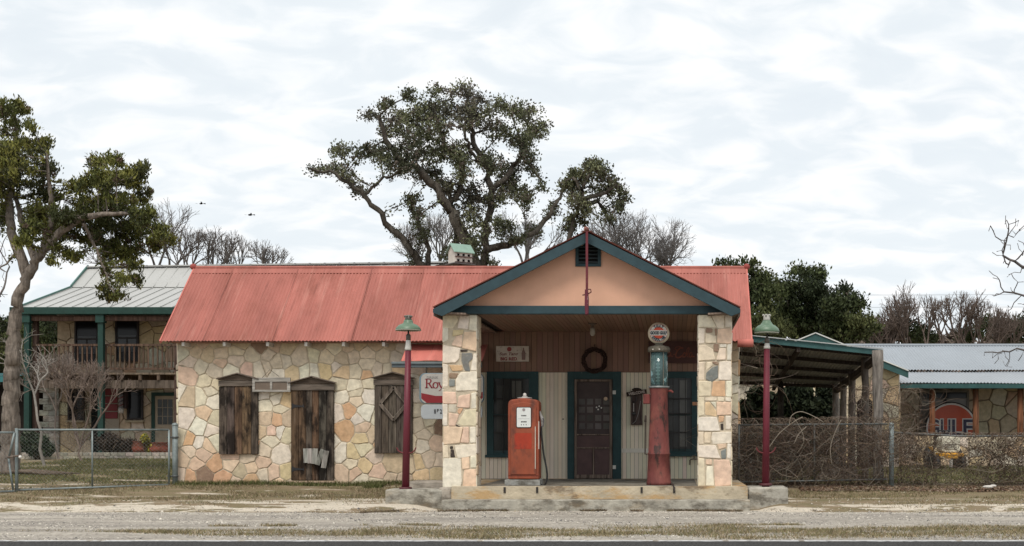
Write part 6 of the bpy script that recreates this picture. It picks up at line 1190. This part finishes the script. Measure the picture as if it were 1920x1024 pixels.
JL = [([(42, 1690), (48, 1500), (52, 1250), (62, 1080), (78, 930), (130, 810), (190, 720), (260, 640), (350, 580), (450, 560), (560, 560)], .25, .04, -.6),
      ([(118, 830), (75, 720), (50, 640), (40, 500), (60, 350), (70, 200), (62, 90)], .14, .03, .6), ([(155, 765), (100, 620), (72, 500), (20, 400)], .10, .03, 1.0), ([(190, 715), (230, 560), (212, 420), (200, 300)], .09, .03, -.8), ([(360, 590), (430, 740), (470, 850), (500, 915)], .05, .012, -.8), ([(450, 560), (480, 450), (470, 350)], .05, .02, .6), ([(560, 560), (660, 620), (740, 675)], .05, .015, 0), ([(75, 720), (30, 780), (-10, 800)], .03, .015, 0)]
jt = make_tree('juniper_tree', 'tall ragged juniper leaning right with a pale stringy trunk at the left edge', 'tree', cvJ, 33.5, JL, JB, 4600, .12, .17, 24, .037, [(.042, .050, .018), (.068, .078, .022), (.105, .112, .028), (.15, .148, .036), (.055, .06, .024)], (.20, .17, .145), tip=.009, deep=1.4, spread=1.2, leaf_r=.14, elong=2.6, wig=.12, topdir=.6, sides=9, brown=(.05, (.10, .07, .05)))
# bare trees: forked recursively, then fitted to the height and spread
def forked(base, height, width, depth, stems=1, trunk=.3, spreadang=.5, r0=.12, lean=0):
    pos = [np.array((0, 0, 0.))]; par = [-1]; todo = []
    for s in range(stems):
        a = random.uniform(0, 6.28); k = .0 if stems == 1 else .42; todo.append((0, np.array((math.cos(a) * k + lean, math.sin(a) * k, 1.)), 1.0, 0))
    while todo:
        i, d, l, lv = todo.pop(); d = d / np.linalg.norm(d); n = 3; p = pos[i]
        for q in range(n):
            d = d + np.array([random.gauss(0, .13), random.gauss(0, .13), random.gauss(0, .10) + .05]); d /= np.linalg.norm(d); p = p + d * l / n * (1.6 * trunk / .3 if lv == 0 else 1); pos.append(p); par.append(i); i = len(pos) - 1
            if q == 1 and lv > 1 and lv < depth and random.random() < .6:
                e_ = d + np.array([random.gauss(0, .8), random.gauss(0, .8), random.gauss(0, .35)]); todo.append((i, e_, l * .6, lv + 2))
        if lv < depth:
            m = 2 if random.random() < .65 else 3; a0 = random.uniform(0, 6.28)
            for c in range(m):
                a = a0 + c * 6.28 / m + random.uniform(-.4, .4); ref = np.cross(d, (.3, .2, .93)); ref /= np.linalg.norm(ref) + 1e-9; w2 = np.cross(d, ref); k = spreadang * random.uniform(.5, 1.4)
                todo.append((i, d + k * (math.cos(a) * ref + math.sin(a) * w2), l * random.uniform(.70, .88), lv + 1))
    pos = np.array(pos); par = np.array(par); hx = np.percentile(np.abs(pos[:, 0]), 99.3); hy_ = np.percentile(np.abs(pos[:, 1]), 99.3); hz_ = pos[:, 2].max()
    pos = pos * np.array([width / 2 / hx, width / 2 / hy_, height / hz_]) + np.array(base); mr = np.zeros(len(pos)); return pos, par, mr
def bare(name, lab, cx, top, bot, wpx, Y, n=0, depth=7, trunk=.3, crown=1.05, group=None, col=(.13, .115, .105), tip=.009, stems=1, step=.3, low=.35, cat='tree', r0=.14, jag=.1):
    b = (X_(cx, Y), Y, hz(X_(cx, Y), Y)); H = Z_(top, Y) - b[2]; root = thing(name, b, lab, cat, group)
    W_ = wpx / FPX * Y; ch = min(H + .05, W_ * crown); zb_ = b[2] + H - ch
    pos, par, mr = forked((b[0], Y, zb_), ch, W_, depth, stems, trunk)
    if ch < H - .1: pos = np.concatenate([[(b[0] + .1, Y, b[2] - .1), (b[0] - .05, Y, (b[2] + zb_) / 2)], pos]); par = np.concatenate([[-1, 0], par + 2]); par[2] = 1; mr = np.zeros(len(pos))
    wood_mesh('trunk', pos, par, mr, tip, col, twig, root, sides=4, cap=r0); return root
GB = 'bare winter trees beyond the roofs'
for cx, top, w_, lab in ((300, 372, 110, 'pale bare tree right behind the juniper crown'), (352, 425, 80, 'bare tree above the left end of the red roof'), (398, 424, 76, 'bare tree with a straight double trunk above the red roof'), (440, 436, 80, 'bare tree with a kinked bough above the red roof'), (492, 448, 64, 'low bare tree farthest right of the left row'), (250, 410, 90, 'bare tree mostly hidden behind the juniper crown')):
    bare('bare_tree', lab, cx, top, 850, w_ * 1.6, 58, group=GB, tip=.006, r0=.10, trunk=.3, depth=6, crown=1.15, stems=2)
for cx, top, w_, lab in ((1180, 368, 120, 'bare tree beside the smaller oak above the gable'), (1232, 400, 110, 'bare tree above the right slope of the gable'), (1270, 440, 70, 'low bare tree at the right end of the gable row'), (985, 390, 90, 'bare tree seen between the big oak trunk and the gable'), (815, 395, 100, 'slender bare tree seen through the gap left of the birdhouse')):
    bare('bare_tree', lab, cx, top, 850, w_ * 1.6, 56, group=GB, tip=.0048, r0=.09, trunk=.25, depth=7, crown=1.1, stems=2, col=(.15, .14, .135))
for cx, top, w_, lab in ((1690, 545, 100, 'bare tree right beside the dark evergreens'), (1730, 523, 110, 'tallest bare tree over the bungalow roof'), (1790, 545, 90, 'bare tree over the middle of the bungalow roof'), (1838, 560, 90, 'pale bare tree over the bungalow roof toward the right'), (1885, 575, 90, 'bare tree over the right end of the bungalow roof'), (1655, 590, 60, 'low bare tree at the foot of the dark evergreens')):
    bare('bare_tree', lab, cx, top, 850, w_ * 1.35, 60, group=GB, tip=.0065, r0=.08, stems=3, depth=6, trunk=.3, crown=1.3, col=(.14, .11, .095))
# saplings in the left yard
bare('bare_sapling', 'crooked bare sapling with grey lichened branches behind the gate', 78, 612, 866, 190, 38, col=(.26, .24, .215), tip=.006, depth=6, r0=.07, trunk=.35)
bare('bare_bush', 'tall bare many-stemmed bush in front of the left house window', 150, 660, 845, 170, 41, col=(.21, .165, .14), tip=.005, depth=6, r0=.045, stems=4, trunk=.4, cat='bush')
bare('bare_bush', 'smaller bare bush leaning by the left green post', 105, 655, 850, 110, 42, col=(.19, .16, .14), tip=.006, depth=6, r0=.04, stems=3, trunk=.35, cat='bush')
# tree whose boughs enter at the right edge
make_tree('bare_tree', 'near bare tree whose thin boughs reach in over the right edge', 'tree', idc, 33, [([(2010, 900), (2000, 700), (1990, 560), (1960, 480)], .16, .07, 0), ([(1995, 560), (1930, 505), (1880, 478)], .05, .02, 0), ([(1995, 600), (1930, 560), (1885, 545)], .04, .015, 0), ([(2000, 690), (1920, 655), (1845, 663)], .035, .012, 0)], [(1900, 430, 50, 35), (1880, 470, 40, 30), (1890, 520, 40, 30), (1870, 550, 30, 20), (1920, 580, 40, 30), (1960, 450, 60, 60), (2020, 480, 60, 80), (1900, 655, 40, 12), (1880, 680, 40, 20), (2040, 560, 50, 50)], 520, .16, .2, 0, 0, None, (.13, .115, .11), tip=.009, deep=1.0, spread=.8, sides=4, matw=twig, infl=1.8)
make_tree('bare_tree', 'thin bare tree at the far left edge beside the juniper', 'tree', idc, 42, [([(-30, 860), (-25, 700), (-20, 560)], .12, .07, 0), ([(-20, 600), (5, 540), (18, 500)], .04, .02, 0)], [(0, 480, 25, 40), (10, 440, 20, 30), (5, 540, 25, 30), (-30, 460, 40, 60)], 220, .18, .24, 0, 0, None, (.15, .135, .125), tip=.010, deep=1, spread=.6, sides=4, matw=twig, infl=1.8)
# dark evergreens behind the carport
EG = [(.024, .033, .014), (.038, .050, .019), (.056, .070, .025), (.085, .095, .036)]
GE = 'dark evergreens beyond the carport'
def evergreen(lab, cx, Y, blobs, n, extra=()):
    make_tree('cedar_tree', lab, 'tree', idc, Y, [([(cx, 830), (cx + 2, 700), (cx, 600), (cx, min(b[1] for b in blobs) + 12)], .2, .04, .3)], blobs, int(n * 1.7), .2, .27, 19, .066, EG, (.11, .09, .075), tip=.012, deep=1.1, spread=.9, group=GE, leaf_r=.24, elong=2.1, topdir=.3, wig=.15, sides=4)
evergreen('dark cedar just right of the red roof end, left of the group', 1412, 50, [(1360, 496, 18, 8), (1400, 500, 26, 14), (1425, 530, 30, 26), (1400, 560, 30, 30), (1440, 560, 30, 30), (1420, 600, 40, 30), (1445, 620, 40, 25), (1380, 520, 20, 20)], 900)
evergreen('tallest dark cedar with a notched top in the middle of the group', 1512, 52, [(1500, 510, 24, 14), (1530, 515, 26, 14), (1510, 540, 42, 22), (1490, 570, 40, 28), (1540, 560, 34, 28), (1550, 590, 36, 22), (1500, 610, 44, 26), (1540, 620, 34, 22), (1465, 540, 22, 24), (1470, 600, 30, 30)], 1300)
evergreen('lower dark cedar stepping down to the right of the group', 1590, 50, [(1585, 545, 24, 14), (1600, 570, 26, 16), (1580, 590, 30, 22), (1610, 600, 30, 18), (1625, 615, 28, 16), (1590, 625, 40, 20), (1560, 570, 24, 22), (1560, 610, 24, 24)], 850)
evergreen('small dark cedar behind the bare trees on the right', 1690, 62, [(1660, 625, 40, 22), (1700, 620, 40, 22), (1640, 630, 24, 18), (1735, 628, 30, 18)], 420)
evergreen('small dark cedar over the right end of the bungalow roof', 1870, 62, [(1850, 610, 30, 20), (1890, 620, 40, 26), (1930, 615, 40, 26), (1820, 628, 30, 16)], 420)
evergreen('dark cedar seen through the open left balcony', 88, 60, [(85, 610, 26, 22), (60, 630, 40, 30), (90, 650, 40, 30), (20, 620, 34, 34), (20, 680, 34, 34), (80, 700, 40, 34), (-20, 640, 40, 60)], 700)
# far wood behind everything: an uneven mass nobody could count
def mass(name, lab, x0, x1, Y, topf, n, size, cols, bot=830, thick=4, elong=1.5, mat=leaf):
    px = rng.uniform(x0, x1, n); tp = np.array([topf(x) for x in px]); t = rng.uniform(0, 1, n) ** .8; Yv_ = Y + rng.uniform(-thick, thick, n)
    pts = np.stack([(px - CX) / FPX * Yv_, Yv_, CZ + (CY - (tp + (bot - tp) * t)) / FPX * Yv_], 1); V, F = leaf_quads(pts, size, elong)
    ph = np.sin(pts * np.array([.9, .5, 1.4])).sum(1) + rng.normal(size=n) * .5; lc = np.array(cols); ix = np.clip(((ph + 2.2) / 4.4 * len(lc)).astype(int), 0, len(lc) - 1)
    o = np_mesh(name, V, F, lc[ix] * rng.uniform(.7, 1.3, (n, 1)), mat, None, (0, Y, 0)); return tag(o, lab, 'wood', kind='stuff')
mass('distant_wood', 'dim brown and green wood closing the view behind the right house', 1350, 2300, 74, lambda x: 634 + 8 * math.sin(x * .031) + 6 * math.sin(x * .083) + 4 * math.sin(x * .21), 60000, .22, [(.06, .055, .035), (.10, .075, .06), (.13, .10, .08), (.09, .07, .05)], elong=4)
mass('distant_wood', 'grey green wood behind the left house and shed', -600, 420, 78, lambda x: 600 + 12 * math.sin(x * .04) + 7 * math.sin(x * .11), 26000, .36, [(.05, .055, .035), (.09, .085, .06), (.11, .10, .08)], elong=2)
mass('distant_wood', 'wood behind the filling station seen beyond the back yard', 420, 1350, 85, lambda x: 640 + 12 * math.sin(x * .04), 9000, .6, [(.05, .055, .035), (.09, .085, .06)], elong=1.6)
# hedge under the carport; its shadow is put into the dark leaf colours
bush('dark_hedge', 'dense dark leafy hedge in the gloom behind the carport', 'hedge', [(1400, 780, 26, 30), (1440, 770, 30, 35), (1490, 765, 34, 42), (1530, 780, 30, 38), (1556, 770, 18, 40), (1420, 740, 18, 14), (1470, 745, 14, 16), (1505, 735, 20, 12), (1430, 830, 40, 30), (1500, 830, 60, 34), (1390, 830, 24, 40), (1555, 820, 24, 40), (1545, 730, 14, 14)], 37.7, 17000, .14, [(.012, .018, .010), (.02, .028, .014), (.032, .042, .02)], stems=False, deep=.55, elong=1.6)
# ---------------------------------------------------------------- vines
def vines(name, lab, n, x0, x1, Y, zlo, zhi, thick, col, length=(.5, 1.6), parent=None, topbias=.5, r_=(.002, .006), drop=0, curl=.55, arch=0, skip=None):
    q = MB(); q.sm = True
    for _ in range(n):
        x = random.uniform(x0, x1); t = random.random() ** (1 - topbias) if random.random() < .7 else random.random(); g = hz(x, Y)
        if skip and skip[0] < x < skip[1] and random.random() < skip[3]: continue
        z = g + zlo + (zhi - zlo) * t; y = Y + random.gauss(0, thick); p = np.array((x, y, z)); a = random.uniform(0, 6.28); d = np.array((math.cos(a), random.uniform(-.2, .2), math.sin(a) * (.8)))
        L_ = random.uniform(*length); k = 7; pts = [p.copy()]; ph = random.uniform(-curl, curl)
        for i in range(k):
            ca, sa = math.cos(ph), math.sin(ph); d = np.array((d[0] * ca - d[2] * sa, d[1] * .7 + random.uniform(-.15, .15), d[0] * sa + d[2] * ca)); ph += random.uniform(-.3, .3); 
            p = p + d * L_ / k; p[2] = max(p[2], g + .02); 
            if p[2] > g + zhi + arch: p[2] = g + zhi + arch; d[2] = -abs(d[2]) * .5
            pts.append(p.copy())
        rr = random.uniform(*r_); q.tube(pts, [rr] * 5 + [rr * .7, rr * .5, rr * .3], 3, col=jit(random.choice(col), .3), cap=False)
    o = q.build(name, twig, parent, None if parent else ((x0 + x1) / 2, Y, hz(x0, Y)))
    if not parent: tag(o, lab, 'vines', kind='stuff')
    return o
VC = [(.14, .10, .075), (.18, .14, .105), (.10, .072, .055), (.27, .23, .19), (.085, .06, .047)]
vines('vine_tangle', 'dense brown dry vines covering the fence in front of the carport', 1050, X_(1386, 28.6), X_(1668, 28.6), 28.58, .02, 1.28, .13, VC, arch=.22)
vines('vine_tangle', 'matted vines along the left half of the fence in front of the carport', 800, X_(1386, 28.6), X_(1520, 28.6), 28.95, .02, 1.25, .13, VC, arch=.1, topbias=.2)
vines('vine_tangle', 'dry brown vines and briars over the right chain-link fence', 1150, X_(1676, 29), X_(1990, 29), 28.9, .02, 1.0, .16, VC, arch=.16, skip=(X_(1757, 29), X_(1815, 29), .6, .93))
vines('vine_tangle', 'thin dry vines draped over the front posts of the carport', 130, X_(1600, 29.6), X_(1680, 29.6), 29.7, .9, 2.2, .12, VC, topbias=.1)
vines('vine_tangle', 'dry stems hanging on the wall of the arched wing', 330, X_(1640, 38.4), X_(1730, 38.4), 38.35, .1, 2.3, .06, VC + [(.25, .2, .15)], topbias=.1)
vines('vine_tangle', 'few dry twigs hanging under the red eave by the carport', 60, X_(1386, 29.5), X_(1425, 29.5), 29.5, 1.9, 3.2, .1, VC, topbias=.2)
vines('vine_tangle', 'bare creeper stems against the left house wall', 160, X_(118, 46), X_(170, 46), 46.0, .1, 2.4, .1, [(.12, .09, .07), (.18, .14, .11)], topbias=.1)
for (pts, lab) in (([(1440, 842), (1462, 812), (1490, 790), (1505, 782)], 'long pale arched cane leaning from the right lamp post'), ([(1560, 872), (1557, 840), (1566, 810), (1577, 788)], 'pale upright cane in front of the timber steps'), ([(1489, 832), (1497, 815), (1512, 800)], 'short pale cane against the carport vines'), ([(1480, 797), (1484, 780), (1500, 772), (1520, 778), (1545, 792)], 'pale looping cane above the fence rail')):
    q = MB((.30, .26, .21)); q.sm = True; P0 = [P(a, b, 28.35) for a, b in smooth_pts(pts)]; q.tube(P0, .008, 5); tag(q.build('dry_cane', twig, None, P0[0]), lab, 'cane')
# dead leaves caught in the vines
n = 5000; px = rng.uniform(1386, 1960, n); Yv_ = 28.9 + rng.normal(size=n) * .15; px = np.where((px > 1757) & (px < 1812), px - 190, px); x_ = (px - CX) / FPX * Yv_; z_ = hgt(x_, Yv_) + rng.uniform(0, 1, n) ** 1.1 * 1.15; V, F = leaf_quads(np.stack([x_, Yv_, z_], 1), .034, 1.5)
tag(np_mesh('dry_leaves', V, F, mixcols(n, [(.10, .07, .05), (.15, .11, .075), (.06, .045, .035)]), leaf, None, (5, 28.9, 0)), 'small dry leaves caught in the fence vines', 'leaves', kind='stuff')
n = 5000; x_ = rng.uniform(X_(1500, 28), X_(2000, 28), n); y_ = 28.1 + np.abs(rng.normal(size=n)) * .55 - .35; V, F = leaf_quads(np.stack([x_, y_, hgt(x_, y_) + .012], 1), .045, 1.4); V[:, 2] = np.repeat(hgt(x_, y_) + .012, 4) + rng.uniform(0, .03, 4 * n)
tag(np_mesh('leaf_litter', V, F, mixcols(n, [(.16, .085, .055), (.22, .15, .10), (.10, .06, .045), (.3, .24, .18)]), leaf, None, (5, 28, 0)), 'brown leaf litter along the foot of the vine fence', 'leaves', kind='stuff')
q = MB((.55, .52, .48)); c = P(1853, 913, 27.9); q.ball(c, .07, 5, sc=(1.8, .7, .5)); q.ball(c + (.1, 0, .02), .05, 5, sc=(1.5, .7, .6)); tag(q.build('pale_litter', rock, None, c), 'small crumpled pale scrap lying below the vine fence', 'litter')

# ---------------------------------------------------------------- grass, gravel, twigs on the ground
def field(n, x0, x1, y0, y1): return rng.uniform(x0, x1, n), rng.uniform(y0, y1, n)
def nz2(x, y): return np.sin(x * 1.9 + np.sin(y * 2.7) * 1.3) * .5 + np.sin(x * .7 - y * 1.9 + 1) * .5 + np.sin(x * 4.3 + y * 5.1) * .35
def inb(x, y): return ((x > XL - .05) & (x < XR + .1) & (y > 29.1) & (y < 33)) | ((x > X_(722, 25)) & (x < X_(1480, 25)) & (y > 24.5) & (y < 25.8)) | ((x > X_(830, 25)) & (x < X_(1400, 25)) & (y > 24.5) & (y < 29.3))
def grass(name, lab, n, x0, x1, y0, y1, h, cols, thr=-.2, wd=.006, near=None):
    x, y = field(n, x0, x1, y0, y1); k = (nz2(x, y) > thr + rng.normal(size=n) * .25) & ~inb(x, y)
    if near is not None: k &= rng.random(n) < near(x, y)
    x, y = x[k], y[k]; pts = np.stack([x, y, hgt(x, y) - .003], 1)
    return tag(blades(name, pts, h, wd, mixcols(len(pts), cols), lean=.7), lab, 'grass', kind='stuff')
GD = [(.12, .12, .05), (.17, .145, .075), (.22, .17, .10), (.27, .20, .13), (.12, .10, .06)]
DR = [(.30, .23, .14), (.24, .18, .10), (.36, .29, .19), (.17, .14, .08), (.14, .15, .06)]
grass('grass', 'short patchy green and dry grass in front of the stone wall', 130000, -17, 9, 24.3, 29.15, .045, GD + DR, -.1, .006, near=lambda x, y: np.clip((y - 24.6) / 1.6 + .35 * nz2(x * 1.3 + 5, y * 1.9), .03, 1))
grass('grass', 'mixed lawn grass in the yard behind the gate', 60000, -19, -10.6, 29.2, 43, .06, [(.09, .105, .035), (.13, .135, .05), (.22, .18, .10), (.12, .115, .05)], -.7, .010)
grass('grass', 'lawn grass around the little tractor behind the vine fence', 50000, 1.8, 12, 29.2, 40, .06, [(.09, .105, .035), (.14, .14, .05), (.2, .17, .09)], -.9, .010)
x_, y_ = field(190000, -9.5, 8.5, 17.6, 20.9); cen = 18.85 + .25 * np.sin(x_ * .5) ; wdt = np.interp(x_, [-9.5, -6, -4, -1, 8], [.0, .35, .75, .95, 1.05]); k = (np.abs(y_ - cen) < wdt * (1 + .5 * nz2(x_ * .8, y_ * .6)) * np.abs(1 + rng.normal(size=len(x_)) * .28)) & (rng.random(len(x_)) < np.clip(.62 + .45 * nz2(x_ * 2.1 + 3, y_ * 2.7), .15, 1)) | ((np.abs(y_ - 20.3 - .15 * np.sin(x_)) < .14) & (nz2(x_ * 1.3, y_) > .55))
x_, y_ = x_[k], y_[k]; tag(blades('grass', np.stack([x_, y_, np.full(len(x_), .002)], 1), .045, .006, mixcols(len(x_), DR + [(.20, .17, .09), (.17, .15, .07)]), lean=.8), 'straggling strip of dry grass between gravel and road', 'grass', kind='stuff')
x_ = rng.uniform(-5.6, 2.6, 9000); y_ = far_edge(x_) + .05 - np.abs(rng.normal(size=9000)) * .06; k = (nz2(x_ * 1.7, y_ * 0) > -.05) & (rng.random(9000) < .8); x_, y_ = x_[k], np.minimum(y_[k], 24.5); tag(blades('grass', np.stack([x_, y_, np.full(len(x_), .004)], 1), .045, .006, mixcols(len(x_), [(.16, .12, .08), (.12, .10, .05), (.22, .16, .11)]), lean=1.0), 'withered weeds along the foot of the front step', 'grass', kind='stuff')
x_ = rng.uniform(XL, X_(830, 29), 5000); y_ = 29.12 - np.abs(rng.normal(size=5000)) * .10; x2, y2 = field(1500, X_(690, 29), X_(725, 29), 28.4, 29.0); x_ = np.append(x_, x2); y_ = np.append(y_, y2); tag(blades('grass', np.stack([x_, y_, hgt(x_, y_)], 1), .10, .008, mixcols(len(x_), [(.08, .10, .03), (.12, .13, .045), (.16, .14, .07)]), lean=.5), 'taller green weeds along the foot of the stone wall', 'grass', kind='stuff')
# loose stones on the gravel
n = 20000; x_, y_ = field(n, -11.5, 8.5, 17.35, 25.6); k = ~inb(x_, y_) & ((y_ < 24.5) | (rng.random(n) < .3)); x_, y_ = x_[k], y_[k]; n = len(x_)
r_ = rng.uniform(.006, .017, n) * np.where(rng.random(n) < .03, 1.9, 1); oct_ = np.array([(1, 0, 0), (0, 1, 0), (-1, 0, 0), (0, -1, 0), (0, 0, 1)], float)
a = rng.uniform(0, 6.28, n); ca, sa = np.cos(a), np.sin(a); sx_, sy_, sz_ = rng.uniform(.7, 1.4, n), rng.uniform(.7, 1.2, n), rng.uniform(.5, .9, n)
vx = oct_[None, :, 0] * sx_[:, None]; vy = oct_[None, :, 1] * sy_[:, None]; V = np.stack([x_[:, None] + (vx * ca[:, None] - vy * sa[:, None]) * r_[:, None], y_[:, None] + (vx * sa[:, None] + vy * ca[:, None]) * r_[:, None], hgt(x_, y_)[:, None] + .006 + oct_[None, :, 2] * (r_ * sz_)[:, None]], 2).reshape(-1, 3)
F = (np.arange(n)[:, None, None] * 5 + np.array([(0, 1, 4), (1, 2, 4), (2, 3, 4), (3, 0, 4)])[None]).reshape(-1, 3)
tag(np_mesh('gravel', V, F, np.repeat(mixcols(n, [(.45, .41, .36), (.6, .56, .48), (.22, .2, .18), (.10, .095, .09)], .2), 4, 0), rock, None, (0, 21, 0)), 'loose pebbles scattered over the gravel pull-in', 'gravel', kind='stuff')
for pts, r_, lab in (([(254, 899), (285, 897), (317, 896)], .03, 'pale split branch on the yard grass beside the gate hinge'), ([(213, 906), (245, 899), (272, 901)], .022, 'thin bent stick on the yard grass left of the pale branch')):
    q = MB((.52, .45, .36)); q.sm = True; P0 = [P(a, b, 30.2) for a, b in pts]; P0 = [np.array((p[0], 30.2 + i * .1, hz(p[0], 30.2 + i * .1) + .03)) for i, p in enumerate(P0)]; q.tube(P0, [r_, r_ * .8, r_ * .4], 6); tag(q.build('fallen_branch', wood, None, P0[0]), lab, 'branch')
q = MB((.14, .11, .085)); q.sm = True
for k in range(5): y = 32.6 + k * .12; g = hz(-15.5, y) + .06; q.tube([(-16.4 + .1 * k, y, g), (-15.9, y - .1, g + .05), (-15.2 + .15 * k, y - .25, g - .02)], [.06, .045, .015], 6)
tag(q.build('branch_pile', bark, None, (-15.9, 32.6, .4)), 'small heap of dead branches at the foot of the juniper', 'branches')
# power lines far behind on the right
for i, (pya, pyb, lab) in enumerate(((553, 546, 'upper power line crossing the sky on the right'), (576, 570, 'lower power line crossing the sky on the right'))):
    Y = 95; q = MB((.25, .26, .28)); pts = []
    for t in np.linspace(0, 1, 12): px = 1500 + 900 * t; pts.append(P(px, pya + (pyb - pya) * t + 10 * t * (1 - t), Y))
    q.tube(pts, .012, 4); tag(q.build('power_line', twig, None, pts[0]), lab, 'power line')
